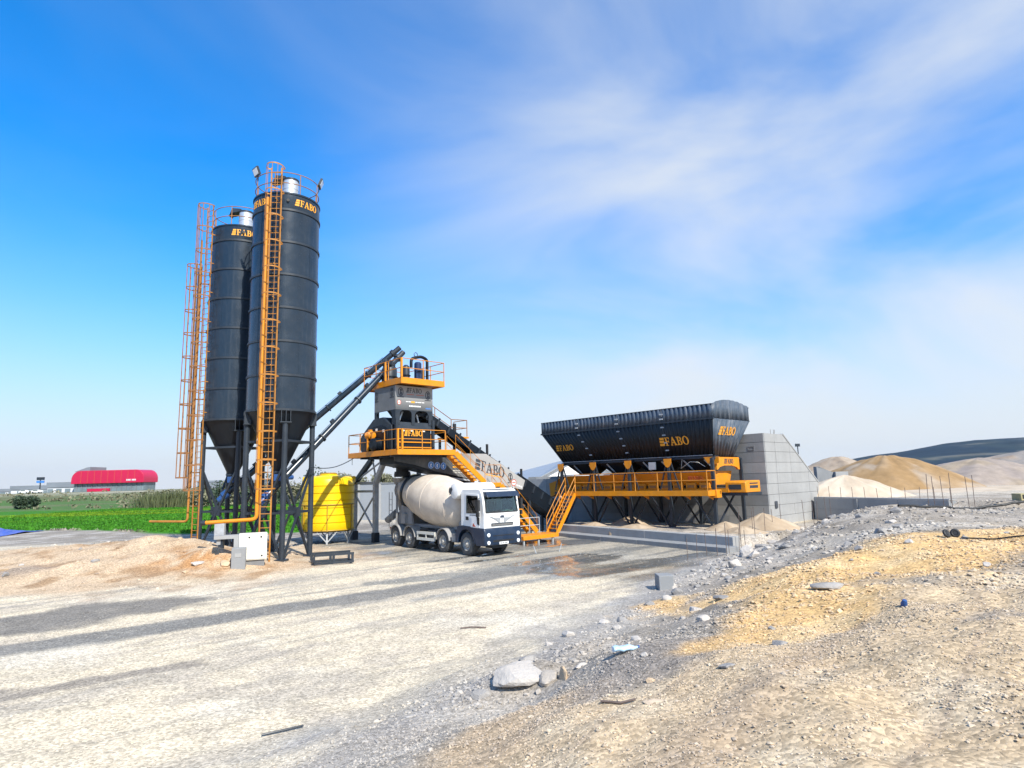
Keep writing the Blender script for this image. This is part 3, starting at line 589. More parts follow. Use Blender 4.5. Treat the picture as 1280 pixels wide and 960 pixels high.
m = MB(); m.prism([(x0+0.5, 10.0), (x0+8, 10.4), (x0+8, 12.2), (x0+6.5, 12.0)], (0, 312, fz), (1,0,0), (0,0,1), (0,-1,0), 12); m.build('roof_canopy', mFarGrey, fa)
for i, (dx, wd) in enumerate(((0, .55), (.75, .5), (1.4, .6), (2.6, .5), (3.25, .6), (4.0, .5))):
    m = MB(); m.bx(-184.2+dx, -184.2+dx+wd, 298.9, 298.97, fz+5.2, fz+6.0); m.build('letter', mFarWhite, fa)
wl = wroot('warehouse', -238, 310, 3.0, 'low grey warehouse row left of the red factory', 'warehouse')
for i, (xa, xb, hgt, dep) in enumerate(((-209, -226, 5.4, 305), (-226, -246, 4.2, 308), (-246, -272, 3.0, 312))):
    m = MB(); m.bx(xa-0.1, xb+0.1, dep, dep+22, 2.6, 2.6+hgt*0.55); m.build('wall', mFarWhite, wl)
    m = MB(); m.bx(xa+0.2, xb-0.2, dep-0.4, dep+22.4, 2.6+hgt*0.55, 2.6+hgt); m.build('roof_band', mFarGrey, wl)
    for j in range(4):
        m = MB(); xx = xa - 1.5 - j*4.2; m.bx(xx, xx-2.6, dep-0.12, dep, 2.7, 2.6+hgt*0.42); m.build('window', mFarGlass, wl)
ws = wroot('warehouse', -150, 330, 3.0, 'far grey warehouse right of the red factory', 'warehouse')
m = MB(); m.bx(-166, -132, 330, 350, 2.6, 6.6); m.build('wall', mFarGrey, ws)
m = MB(); m.bx(-166.3, -131.7, 329.7, 350.3, 6.6, 7.4); m.build('roof', mRoofGrey, ws)
bb = wroot('billboard', -214.5, 285, 2.9, 'dark two panel billboard on a tall pole before the warehouses', 'billboard')
m = MB(); m.tube((-214.5, 285, 2.6), (-214.5, 285, 9.0), 0.25); m.build('pole', mSteel, bb)
m = MB(); m.bx(-216.2, -212.8, 284.8, 285.2, 8.9, 10.2); m.build('panel', mSteel, bb)
m = MB(); m.bx(-216.2, -212.8, 284.8, 285.2, 7.6, 8.6); m.build('panel', mSignBlue, bb)
def far_car(x, y, label):
    z = gz(x, y); c = wroot('parked_car', x, y, z, label, 'car', 'cars parked by the far warehouses')
    m = MB(); m.prism([(-2.1,.35),(2.1,.35),(2.15,.8),(1.2,.95),(.7,1.42),(-1.1,1.45),(-1.7,1.0),(-2.15,.9)], (x, y+.8, z), (1,0,0), (0,0,1), (0,-1,0), 1.6); m.build('body', mWhite, c, bevel=0.05)
    m = MB(); m.prism([(1.0,.98),(.62,1.36),(-1.0,1.38),(-1.4,1.0)], (x, y+.83, z), (1,0,0), (0,0,1), (0,-1,0), 1.66); m.build('window', mGlass, c)
    for dx in (-1.3, 1.3):
        m = MB(); m.tube((x+dx, y+.84, z+.33), (x+dx, y-.84, z+.33), .33, 12); m.build('wheel', mBlack, c)
far_car(-208, 268, 'small white car parked left of its twin before the warehouses'); far_car(-202, 267, 'small white car parked nearer the red factory than its twin')

# ------------------------------------------------------------------ plants
def leaves(n, cx, cy, cz, rx, ry, rz, size, blobs=9, seed=1, up=0.0):
    r = np.random.RandomState(seed); bc = r.randn(blobs, 3)*0.36; bc = bc/np.maximum(1, np.linalg.norm(bc, axis=1, keepdims=True)/0.75); br = 0.30 + 0.32*r.rand(blobs)
    k = r.randint(0, blobs, n); d = r.randn(n, 3); d /= np.linalg.norm(d, axis=1, keepdims=True); d *= (r.rand(n, 1)**0.45)
    p = bc[k] + d*br[k][:, None]; p = p*np.array([rx, ry, rz]) + np.array([cx, cy, cz]); p[:, 2] = np.maximum(p[:, 2], cz - rz*0.98)
    u = r.randn(n, 3); u[:, 2] += up*2; u /= np.linalg.norm(u, axis=1, keepdims=True); v = r.randn(n, 3); v -= u*(v*u).sum(1, keepdims=True); v /= np.linalg.norm(v, axis=1, keepdims=True)
    s = size*(0.6 + 0.8*r.rand(n, 1))
    q = np.stack([p - u*s, p + v*s*0.45, p + u*s, p - v*s*0.45], 1).reshape(-1, 3); return q, np.arange(n*4).reshape(-1, 4)
def bush(name, x, y, rx, rz, label, group, m_, n=420, size=0.16, seed=1, cat='shrub', trunk=0.0):
    z = gz(x, y); t = wroot(name, x, y, z, label, cat, group)
    v, f = leaves(n, 0, 0, trunk + rz*0.92, rx, rx, rz, size, 24, seed); o = np_obj('foliage' if not trunk else 'crown', v, f, m_, None, False); o.parent = t
    mb = MB(); r = random.Random(seed)
    for i in range(5 if not trunk else 4):
        a = r.random()*6.28; q = (x + math.cos(a)*rx*0.45, y + math.sin(a)*rx*0.45, z + trunk + rz*(0.9 + 0.4*r.random()))
        mb.tube((x, y, z - 0.1 if not trunk else z + trunk*0.8), q, 0.02*rz + 0.02, 6, 0.01*rz)
    if trunk: mb.tube((x, y, z-0.2), (x, y, z + trunk*0.85), 0.10*rz*0.5 + .05, 8, 0.06*rz*0.5 + .03)
    mb.build('stem' if not trunk else 'trunk', mBark, t); return t
p = at_px(32, 634, 128); bush('shrub', p.x, p.y, 2.0, 1.5, 'round dark green shrub alone at the far edge of the field', None, mLeafD, 3200, 0.30, 3)
RG = 'tall canes at the far edge of the field'
def reed(x, y, rx, h, n, label, seed):
    z = gz(x, y); t = wroot('reed_clump', x, y, z, label, 'reeds', RG); r = np.random.RandomState(seed)
    bx_ = r.randn(n)*rx*0.5; by_ = r.randn(n)*rx*0.35; hh = h*(0.55 + 0.5*r.rand(n)); tx = bx_ + r.randn(n)*0.35 + bx_*0.25; ty = by_ + r.randn(n)*0.3; w_ = 0.05 + 0.05*r.rand(n); th = r.rand(n)*PI
    P0 = np.stack([bx_-np.cos(th)*w_, by_-np.sin(th)*w_, bx_*0-.1], 1); P1 = np.stack([bx_+np.cos(th)*w_, by_+np.sin(th)*w_, bx_*0-.1], 1)
    P2 = np.stack([(bx_+tx)/2+np.cos(th)*w_*.8, (by_+ty)/2+np.sin(th)*w_*.8, hh*.62], 1); P3 = np.stack([(bx_+tx)/2-np.cos(th)*w_*.8, (by_+ty)/2-np.sin(th)*w_*.8, hh*.62], 1)
    P4 = np.stack([tx+0.25*np.cos(th), ty, hh], 1); v = np.stack([P0, P1, P2, P3, P4], 1).reshape(-1, 3); i = np.arange(n)*5
    f = np.concatenate([np.stack([i, i+1, i+2], 1), np.stack([i, i+2, i+3], 1), np.stack([i+3, i+2, i+4], 1)]); o = np_obj('canes', v, f, mReed, None, False); o.parent = t
for i, (px, Y, rx, h) in enumerate(((192, 118, 3.0, 2.7), (212, 116, 3.6, 3.3), (233, 118, 3.2, 3.2))):
    p = at_px(px, 632, Y); reed(p.x, p.y, rx, h, 420, ('leftmost cane clump, low and open, at the field edge', 'tallest cane clump, right of the low open one', 'cane clump partly behind the left silo ladder')[i], 60+i)
HG = 'hedge bushes behind the silos'
for i in range(13):
    px = 246 + i*13.5; p = at_px(px, 634, 112 + (i*37 % 11)); bush('hedge_bush', p.x, p.y, 1.9 + 0.4*(i % 3), 1.7 + 0.5*((i*5) % 4), ('dark green bush in the hedge row behind the silos' if i % 3 else 'dry olive brown bush in the hedge row behind the silos'), ('dark bushes of the hedge' if i % 3 else 'dry bushes of the hedge'), mLeafD if i % 3 else mScrub, 620, 0.26, 80+i, 'bush')
n = 5200; sx = -230 + 215*R_.rand(n); sy = 122 + 140*R_.rand(n)**1.3; kk = R_.rand(n) < sst(0.42, 0.6, fbm(sx*0.5, sy, 22, 3, 61)); sx, sy = sx[kk], sy[kk]; n = len(sx)
vv, ff = [], []; off = 0
for i in range(n):
    s_ = 0.3 + 0.9*R_.rand(); q, f = leaves(9, sx[i], sy[i], 0, s_*1.3, s_*1.3, s_*0.7, 0.42*s_, 3, i+1); q[:, 2] += height(np.array([sx[i]]), np.array([sy[i]]), False)[0] + s_*0.4; vv.append(q); ff.append(f + off); off += len(q)
tag(np_obj('scrub_undergrowth', np.concatenate(vv), np.concatenate(ff), mScrub, None, False), 'dry olive scrub on the slope between field and factory', None, None, 'stuff')
FT = 'far trees on the horizon behind the yard'
for i, (px, hgt) in enumerate(((452, 4.0), (476, 5.0), (487, 4.2), (512, 4.4), (430, 5.4))):
    p = at_px(px, 606, 150 + 9*i); bush('tree', p.x, p.y, 2.6, hgt*0.42, 'grey green tree on the horizon behind the white boundary wall', FT, mScrub, 700, 0.32, 120+i, 'tree', trunk=hgt*0.3)

# ------------------------------------------------------------------ lettering
def ell(cx, cy, rx, ry, n=18, cw=False):
    p = [(cx + rx*math.cos(2*PI*i/n), cy + ry*math.sin(2*PI*i/n)) for i in range(n)]; return p[::-1] if cw else p
GLYPH = {
 'F': ([[(0,0),(.37,0),(.37,.06),(.27,.09),(.27,.46),(.42,.46),(.46,.37),(.51,.37),(.51,.64),(.46,.64),(.42,.55),(.27,.55),(.27,.92),(.48,.92),(.56,.74),(.61,.74),(.60,1),(0,1),(0,.94),(.10,.91),(.10,.09),(0,.06)]], .66),
 'A': ([[(0,0),(.27,0),(.27,.06),(.18,.09),(.235,.27),(.50,.27),(.55,.09),(.46,.06),(.46,0),(.82,0),(.82,.06),(.745,.09),(.46,1.02),(.37,1.02),(.085,.09),(0,.06)],[(.262,.36),(.37,.72),(.475,.36)]], .86),
 'B': ([[(0,0),(.42,0),(.56,.04),(.66,.14),(.68,.27),(.65,.40),(.56,.49),(.47,.525),(.55,.57),(.62,.66),(.63,.76),(.60,.88),(.52,.96),(.40,1),(0,1),(0,.94),(.10,.91),(.10,.09),(0,.06)],
        [(.27,.08),(.27,.48),(.38,.48),(.47,.42),(.50,.28),(.47,.14),(.38,.08)],[(.27,.56),(.27,.92),(.37,.92),(.44,.86),(.46,.75),(.43,.62),(.36,.56)]], .72),
 'O': ([ell(.41,.5,.41,.52,22),ell(.41,.5,.22,.43,22,True)], .86)}
def logo(text, h, o, ex, ey, ez, depth, bars=True, wrap=None):
    mb = MB(); x = 0.0; ex, ey, ez = Vector(ex).normalized(), Vector(ey).normalized(), Vector(ez).normalized(); o = Vector(o)
    if bars:
        for i, (a, b) in enumerate(((0.0, .28), (.36, .64), (.72, 1.0))):
            mb.prism([(0.0 + .03*i, a*h), ((.62 + .03*i)*h, a*h), ((.66 + .03*i)*h, b*h), (.02 + .03*i, b*h)], o, ex, ey, ez, depth)
        x = .78*h
    for ch in text:
        loops, wd = GLYPH[ch]; mb.prism([[(x + p[0]*h, p[1]*h) for p in l] for l in loops], o, ex, ey, ez, depth); x += wd*h
    return mb, x
# ------------------------------------------------------------------ cement silos
SR, SZ0, SEC = 1.56, 6.85, 1.60; STOP = SZ0 + SEC*6 + 0.82
def cage_ladder(par, cx, cy, ang, rr, face, z0, z1, zc0, zc1, ml, mc, name='ladder', rungs=True):
    """ladder at angle ang and radius rr from the silo axis, its cage opening turned to the direction face"""
    bx_, by_ = cx + math.cos(ang)*rr, cy + math.sin(ang)*rr; d = Vector((math.cos(face), math.sin(face), 0)); t = Vector((-d.y, d.x, 0)); c = Vector((bx_, by_, 0)); Z = Vector((0, 0, 1))
    m = MB()
    for s in (-1, 1): m.beam(c + t*s*.23 + Z*z0, c + t*s*.23 + Z*z1, .06, .035, d)
    lad = m.build(name, ml, par)
    if rungs:
        first = None; z = z0 + .3
        while z < z1 - .1:
            if first is None: m = MB(); m.tube(c - t*.21 + Z*z, c + t*.21 + Z*z, .017, 6); first = m.build('rung', ml, lad); zf = z
            else: dup(first, lad, (0, 0, z - zf))
            z += .3
    first = None; z = zc0
    pts = [c + d*(.02 + .40 - .40*math.cos(PI*(1-abs(u))) if False else .05 + .62*math.cos(u*PI/2)**.8) + t*(.40*math.sin(u*PI/2)) for u in [i/8-1 for i in range(17)]]
    pts = [c + t*-.23] + pts + [c + t*.23]
    zc1 = zc0 + 1.25*math.floor((zc1-zc0)/1.25 + .3)
    while z <= zc1 + .01:
        if first is None:
            m = MB()
            for p, q in zip(pts[:-1], pts[1:]): m.beam(p + Z*z, q + Z*z, .012, .06)
            first = m.build('cage_hoop', mc, lad); zf = z
        else: dup(first, lad, (0, 0, z - zf))
        z += 1.25
    first = None
    for k in (3, 6, 9, 12, 15):
        p = pts[k]
        m = MB(); m.beam(p + Z*zc0, p + Z*(zc1), .04, .012, t); m.build('cage_bar', mc, lad)
    return lad, c, d, t
def silo(cx, cy, label, la, lrr, lface, extra, logos, flood):
    s = wroot('cement_silo', cx, cy, 0, label, 'silo', 'cement silos of the batching plant'); C0 = Vector((cx, cy, 0))
    base = math.atan2(-cy, -cx)               # direction of the yard side
    T = Matrix.Translation(C0)
    def ringpt(a, r, z): return Vector((cx + math.cos(a)*r, cy + math.sin(a)*r, z))
    m = MB(); m.lathe([(SR, SZ0+.05), (SR, SZ0+SEC-.04)], 48, T, False); sh = m.build('shell_section', mNavy, s); k0 = sh
    for k in range(1, 6): dup(sh, s, (0, 0, SEC*k))
    m = MB(); m.lathe([(SR-.01, SZ0+SEC*6), (SR, SZ0+SEC*6+.04), (SR, STOP)], 48, T, False); m.build('top_section', mNavy, s)
    m = MB(); m.lathe([(SR-.02, SZ0-.05), (SR+.045, SZ0-.05), (SR+.045, SZ0+.05), (SR-.02, SZ0+.05)], 48, T, False); fl = m.build('flange_ring', mSteel, s)
    for k in range(1, 7): dup(fl, s, (0, 0, SEC*k))
    m = MB(); m.lathe([(SR+.03, STOP-.03), (SR+.03, STOP+.05), (.4, STOP+.28), (0, STOP+.28)], 40, T, False); m.build('roof', mNavy, s)
    m = MB(); m.lathe([(.22, 4.0), (.26, 4.1), (SR-.03, SZ0-.05)], 40, T, False); m.build('cone', mNavyDark, s)
    m = MB(); m.lathe([(.34, 4.02), (.34, 4.10)], 20, T); m.lathe([(.24, 3.62), (.24, 4.02)], 16, T); m.lathe([(.33, 3.55), (.33, 3.62)], 20, T); m.build('outlet_valve', mSteel, s)
    m = MB(); m.tube(ringpt(base+2.2, .3, 3.8), ringpt(base+2.2, .75, 3.8), .11, 12); m.bx(cx+.0, cx+.3, cy-.62, cy-.35, 3.65, 3.95); m.build('valve_actuator', mMotorBlue, s)
    for k in range(6):                    # upright weld seams, staggered from course to course
        m = MB(); a = base - .9 + (k*1.37 % 1.9); p = ringpt(a, SR+.001, SZ0+SEC*k+.06); m.beam(p, p + ZUP*(SEC-.12), .035, .012, (p - C0 - ZUP*p.z)); m.build('weld_seam', mNavy, s)
    # four legs with X bracing
    la0 = base + rad(8); feet = [ringpt(la0 + i*PI/2, 1.47, 0) for i in range(4)]
    for f in feet:
        m = MB(); m.tube(f + ZUP*(gz(f.x, f.y)-.1), f + ZUP*6.3, .125, 12); m.bx(f.x-.24, f.x+.24, f.y-.24, f.y+.24, gz(f.x, f.y)-.1, gz(f.x, f.y)+.06); m.build('leg', mSteel, s)
        d = (f - C0).normalized(); t = Vector((-d.y, d.x, 0)); m = MB()
        for q in (-.2, 0, .2): m.beam(f + t*q + ZUP*6.25, f + t*q + ZUP*6.85, .03, .30, d)
        m.beam(f - t*.25 + ZUP*6.27, f + t*.25 + ZUP*6.27, .32, .05); m.build('leg_bracket', mSteel, s)
    for i in range(4):
        p, q = feet[i], feet[(i+1) % 4]; mid = (p+q)/2
        for a, b in ((p, q), (q, p)):
            m = MB(); sh_ = (mid - C0).normalized()*(.05 if a is p else -.05); m.beam(a + sh_ + ZUP*.12, b + sh_ + ZUP*4.3, .09, .09); m.build('brace', mSteel, s)
        for z in (2.2, 5.45):
            m = MB(); m.beam(p + ZUP*z, q + ZUP*z, .08, .10); m.build('strut', mSteel, s)
        m = MB(); d = (mid - C0).normalized(); m.beam(mid + ZUP*2.0, mid + ZUP*2.42, .34, .16, d); m.build('gusset', mSteel, s)
    # railing, filter, lights
    g = MB(); n = 40
    for z in (STOP+.55, STOP+1.08): g.path([ringpt(2*PI*i/n, SR-.06, z) for i in range(n)], .021, 6, True)
    gr = g.build('guardrail', mRust, s)
    for i in range(8):
        m = MB(); a = base + .39 + i*PI/4; m.tube(ringpt(a, SR-.06, STOP), ringpt(a, SR-.06, STOP+1.08), .022, 6); m.build('post', mRust, gr)
    fc = ringpt(base + 1.0, .22, 0); fc = Vector((cx + .15, cy, 0)); Tf = Matrix.Translation(fc)
    m = MB(); m.lathe([(.37, STOP+.2), (.37, STOP+1.32)], 28, Tf, False); m.lathe([(.39, STOP+.25), (.39, STOP+.31)], 28, Tf); m.lathe([(.385, STOP+.82), (.385, STOP+.85)], 28, Tf); df = m.build('dust_filter', mSilver, s)
    m = MB(); m.lathe([(.40, STOP+1.30), (.40, STOP+1.38), (.12, STOP+1.47), (0, STOP+1.47)], 24, Tf); m.hexa([(fc.x-.78, fc.y-.3, STOP+1.25), (fc.x-.2, fc.y-.3, STOP+1.36), (fc.x-.2, fc.y+.25, STOP+1.36), (fc.x-.78, fc.y+.25, STOP+1.25)],
          [(fc.x-.70, fc.y-.25, STOP+1.58), (fc.x-.2, fc.y-.25, STOP+1.52), (fc.x-.2, fc.y+.2, STOP+1.52), (fc.x-.70, fc.y+.2, STOP+1.58)]); m.build('filter_hood', mSteel, df)
    m = MB(); m.tube((fc.x-.74, fc.y-.06, STOP+1.28), (fc.x-.86, fc.y-.06, STOP+1.12), .13, 12); m.build('filter_fan', mSteel, df)
    for a, tilt in flood:
        p = ringpt(base + a, SR+.03, STOP+1.32); d = Vector((math.cos(base+a), math.sin(base+a), 0)); t = Vector((-d.y, d.x, 0)); u = (ZUP*.92 + d*.38).normalized(); nrm = (d*.92 - ZUP*.38).normalized()
        m = MB(); m.hexa([p - t*.27 - u*.2 - nrm*.05, p - t*.27 - u*.2 + nrm*.05, p + t*.27 - u*.2 + nrm*.05, p + t*.27 - u*.2 - nrm*.05], [p - t*.27 + u*.2 - nrm*.05, p - t*.27 + u*.2 + nrm*.05, p + t*.27 + u*.2 + nrm*.05, p + t*.27 + u*.2 - nrm*.05])
        m.tube(p - u*.2, ringpt(base+a, SR-.06, STOP+.9), .025, 6); fo = m.build('floodlight', mSteel, s)
        m = MB(); q = p + nrm*.056; m.hexa([q - t*.22 - u*.15, q - t*.22 - u*.15 + nrm*.01, q + t*.22 - u*.15 + nrm*.01, q + t*.22 - u*.15], [q - t*.22 + u*.15, q - t*.22 + u*.15 + nrm*.01, q + t*.22 + u*.15 + nrm*.01, q + t*.22 + u*.15]); m.build('lens', mLamp, fo)
    cage_ladder(s, cx, cy, la, lrr, lface, .12, STOP+1.1, 3.3, STOP+1.55, mLadder, mLadder if not extra else mRust)
    # brackets of the ladder to the shell
    m = MB()
    for z in np.arange(SZ0+.4, STOP, 1.6):
        p = ringpt(la, lrr, z); m.beam(p, Vector((cx, cy, z)) + (p - Vector((cx, cy, z)))*.8, .04, .04)
    m.build('ladder_bracket', mLadder, s)
    # logos bent round the top section
    for a0, side_ in logos:
        mb, wid = logo('FABO', .33, (0, 0, 0), (1, 0, 0), (0, 1, 0), (0, 0, 1), .01)
        vs = []
        for x, y, z in mb.v:
            a = a0 + (x - wid/2)/SR; r = SR + .004 + z; vs.append((cx + math.cos(a)*r, cy + math.sin(a)*r, STOP - .56 + y))
        mb.v = vs; mb.build('lettering', mLogoY, s)
    p = ringpt(base + .02, SR+.03, STOP-.38); d = (p - Vector((cx, cy, p.z))).normalized(); m = MB(); m.tube(p - d*.1, p + d*.06, .07, 12); m.build('pressure_port', mBlack, s)
    return s, ringpt, base
def pipe_bend(pts, r, k=6):               # straight pipe runs joined by rounded bends
    out = [Vector(pts[0])]
    for i in range(1, len(pts)-1):
        p, a, b = Vector(pts[i]), Vector(pts[i-1]), Vector(pts[i+1]); ra = min(.22, (p-a).length*.4, (p-b).length*.4); u = p + (a-p).normalized()*ra; v = p + (b-p).normalized()*ra
        for j in range(k+1): t = j/k; out.append(u*(1-t)**2 + p*2*t*(1-t) + v*t*t)
    out.append(Vector(pts[-1])); return out
S1 = (-11.06, 29.6); S2 = (-14.85, 33.2)
b1 = math.atan2(-S1[1], -S1[0]); b2 = math.atan2(-S2[1], -S2[0])
s1, rp1, _ = silo(S1[0], S1[1], 'nearer and taller looking dark navy cement silo with the ladder on its front', b1 - rad(16), SR+.30, b1 - rad(16), False, ((b1 + rad(36), 0), (b1 - rad(52), 0)), ((-1.15, 0), (1.42, 0)))
s2, rp2, _ = silo(S2[0], S2[1], 'farther dark navy cement silo partly behind the other, two caged ladders on its left', b2 - rad(61), SR+.30, b2 - rad(52), True, ((b2 + rad(3), 0),), ())
# filling pipes
lx = rp1(b1 - rad(27), SR+.34, 0)
m = MB(); m.path(pipe_bend([lx + ZUP*(STOP-.4), lx + ZUP*2.0, (lx.x-2.1, lx.y-.35, 1.92)], .08), .082, 10); m.build('fill_pipe', mOrange, s1)
m = MB(); m.tube((lx.x-2.05, lx.y-.34, 1.922), (lx.x-2.22, lx.y-.37, 1.915), .11, 12); m.build('pipe_coupling', mSteel, s1)
m = MB()
for z in np.arange(SZ0+.5, STOP-.5, 1.6): m.beam(lx + ZUP*z, Vector((S1[0], S1[1], z)) + (lx - Vector((S1[0], S1[1], 0)))*.8, .05, .05)
m.build('pipe_bracket', mLadder, s1)
l2 = rp2(b2 - rad(84), SR+.46, 0)
m = MB(); m.path(pipe_bend([l2 + ZUP*(STOP-.6), l2 + ZUP*1.75, (l2.x-2.2, l2.y+.5, 1.78)], .08), .055, 10); m.build('fill_pipe', mLadder, s2)
cage_ladder(s2, S2[0], S2[1], b2 - rad(88), SR+.46, b2 - rad(66), 3.4, STOP-2.1, 3.95, STOP-2.0, mRust, mRust, rungs=True)
m = MB()
for z in (4.2, 8.0, 11.6, STOP-3): p = rp2(b2 - rad(88), SR+.46, z); m.beam(p, rp2(b2 - rad(84), SR-.05, z), .06, .06)
m.build('ladder_bracket', mRust, s2)

# ------------------------------------------------------------------ screw conveyors up to the tower
def screw(p, q, label):
    p, q = Vector(p), Vector(q); t = wroot('screw_conveyor', p.x, p.y, 0, label, 'screw conveyor', 'screw conveyors from the silos to the tower'); d = (q-p).normalized(); L = (q-p).length
    x = d.cross(ZUP).normalized(); y = x.cross(d)
    m = MB(); m.tube(p, q, .165, 18); m.build('tube', mNavy, t)
    f0 = None; k = 0.9
    while k < L-.3:
        m = MB(); m.tube(p + d*(k-.035), p + d*(k+.035), .225, 18); m.build('flange', mSteel, t); k += 2.9
    k = 1.9
    while k < L-1:
        m = MB(); c = p + d*k; m.beam(c + y*.16, c + y*.30, .12, .22, d); m.build('inspection_hatch', mSteel, t); k += 2.9
    m = MB(); m.tube(q, q + d*.18, .22, 18); m.tube(q + d*.18, q + d*.62, .15, 14); m.build('gear_motor', mSteel, t)
    m = MB(); m.tube(p - d*.3, p, .22, 16); m.tube(p - d*.62, p - d*.3, .14, 12); m.build('end_motor', mMotorBlue, t)
    m = MB(); m.tube(p + d*.45 + ZUP*.05, p + d*.45 + ZUP*.45, .2, 14); m.build('inlet', mSteel, t)
    m = MB(); c = q - d*.45; m.tube(c, (c.x, c.y, c.z-1.05), .17, 14); m.build('outlet_spout', mSteel, t)
    k = .8
    m = MB(); m.path([p + d*.8 + y*.2, p + d*(L*.5) + y*.21, q - d*.5 + y*.2], .014, 5); m.build('power_cable', mBlack, t)
    return t
screw((S2[0]-.25, S2[1]+.1, 3.15), (-6.9, 35.35, 10.75), 'longer upper screw conveyor tube rising from behind the front silo')
screw((S1[0]-.35, S1[1]-.25, 3.05), (-6.48, 34.7, 10.35), 'lower screw conveyor tube passing close above the yellow tank')

# ------------------------------------------------------------------ yellow water tank
tx, ty, tr = -11.18, 37.9, 1.52
tk = wroot('water_tank', tx, ty, 0, 'round ribbed yellow plastic tank on a steel stand behind the silo leg', 'tank')
pr = [(tr-.05, .78), (tr, .84)]; z = .84
while z < 3.2:
    pr += [(tr, z+.37), (tr-.05, z+.388), (tr-.05, z+.402), (tr, z+.42)]; z += .42
pr += [(tr-.02, z+.34), (tr-.14, z+.47), (tr-.45, z+.55), (.52, z+.60), (.52, z+.66), (0, z+.66)]
m = MB(); m.lathe(pr, 56, Matrix.Translation((tx, ty, 0)), False); m.build('tank_body', mYellow, tk, ang=50)
m = MB(); m.lathe([(.50, z+.665), (.50, z+.72), (.40, z+.76), (0, z+.76)], 28, Matrix.Translation((tx, ty, 0))); m.build('lid', mYellowStrap, tk)
for a in (-2.4, -1.0, .3, 2.0):
    m = MB(); c = Vector((tx + math.cos(a)*(tr-.12), ty + math.sin(a)*(tr-.12), z+.36)); m.bx(c.x-.16, c.x+.16, c.y-.16, c.y+.16, c.z-.2, c.z+.17); m.build('lifting_lug', mYellow, tk, bevel=.03)
m = MB(); m.path([(tx + math.cos(2*PI*i/40)*(tr+.03), ty + math.sin(2*PI*i/40)*(tr+.03), 2.26) for i in range(40)], .035, 6, True); m.build('hoop_strap', mYellowStrap, tk)
m = MB(); m.path([(tx + math.cos(2*PI*i/40)*(tr+.02), ty + math.sin(2*PI*i/40)*(tr+.02), .80) for i in range(40)], .04, 6, True); m.build('base_ring', mYellowStrap, tk)
for i in range(6):
    a = -1.30 + i*PI/3; d = Vector((math.cos(a), math.sin(a), 0)); c = Vector((tx, ty, 0)) + d*(tr+.035)
    m = MB(); m.beam(c + ZUP*.75, c + ZUP*2.28, .05, .05, d); m.build('upright_strap', mYellowStrap, tk)
    c = Vector((tx, ty, 0)) + d*(tr-.15); t = Vector((-d.y, d.x, 0)); m = MB(); m.beam(c + ZUP*-.02, c + ZUP*.74, .10, .10, d); m.beam(c + ZUP*.12, c + t*.55 + ZUP*.74, .06, .06); m.beam(c + ZUP*.12, c - t*.55 + ZUP*.74, .06, .06); m.build('stand_leg', mGalv, tk)
m = MB(); m.lathe([(tr-.05, .70), (tr-.05, .77)], 32, Matrix.Translation((tx, ty, 0))); m.build('stand_floor', mSteel, tk)

# ------------------------------------------------------------------ mixing tower (plant axes)
tw = proot('mixing_tower', 17.2, 27.0, 0, 'grey and orange concrete mixing tower over the lorry, with railed decks and stair', 'mixing tower')
A0, A1, B0, B1, PZ = 17.2, 20.9, 27.0, 32.1, 5.04
m = MB(); m.bx(A0+.05, A1-.05, B0+.05, B1-.05, PZ-.14, PZ-.02); m.build('platform_deck', mSteel, tw)
for x0, x1, y0, y1 in ((A0, A1, B0, B0+.06), (A0, A1, B1-.06, B1), (A0, A0+.06, B0+.062, B1-.062), (A1-.06, A1, B0+.062, B1-.062)):
    m = MB(); m.bx(x0, x1, y0, y1, PZ-.22, PZ+.06); m.build('edge_beam', mOrange, tw, bevel=.008)
for y in np.arange(B0+.8, B1-.3, 1.0):
    m = MB(); m.bx(A0+.07, A1-.07, y-.05, y+.05, PZ-.32, PZ-.15); m.build('joist', mSteel, tw)
def railing(par, pts, h, mt, spacing=1.2, name='guardrail', ends=True, thick=.024, posts=True):
    g = MB()
    for k in (1.0, .52): g.path([Vector(p) + ZUP*h*k for p in pts], thick, 6)
    r = g.build(name, mt, par); first = None
    for p, q in zip(pts[:-1], pts[1:]):
        p, q = Vector(p), Vector(q); n = max(1, round((q-p).length/spacing))
        for i in range(n+1):
            c = p + (q-p)*(i/n)
            if i == n and q != Vector(pts[-1]): continue
            if first is None: m_ = MB(); m_.tube(c, c + ZUP*h, thick*1.1, 6); first = m_.build('post', mt, r); c0 = c
            else: dup(first, r, c - c0)
    return r
e = .03
railing(tw, [(A1-.7, B0+e, PZ+.05), (A0+e, B0+e, PZ+.05), (A0+e, B1-e, PZ+.05), (A0+1.3, B1-e, PZ+.05)], 1.02, mRail, 1.25)
railing(tw, [(A1-e, B0+.9, PZ+.05), (A1-e, B1-e, PZ+.05)], 1.02, mRail, 1.3)
for a, b in ((A0+.03, B0+.03), (A0+.03, B0+3.0), (A0+.28, B0+.02)):
    m = MB(); m.bx(a-.045, a+.045, b-.045, b+.045, PZ+.06, PZ+1.09); m.build('corner_post', mOrange, tw)
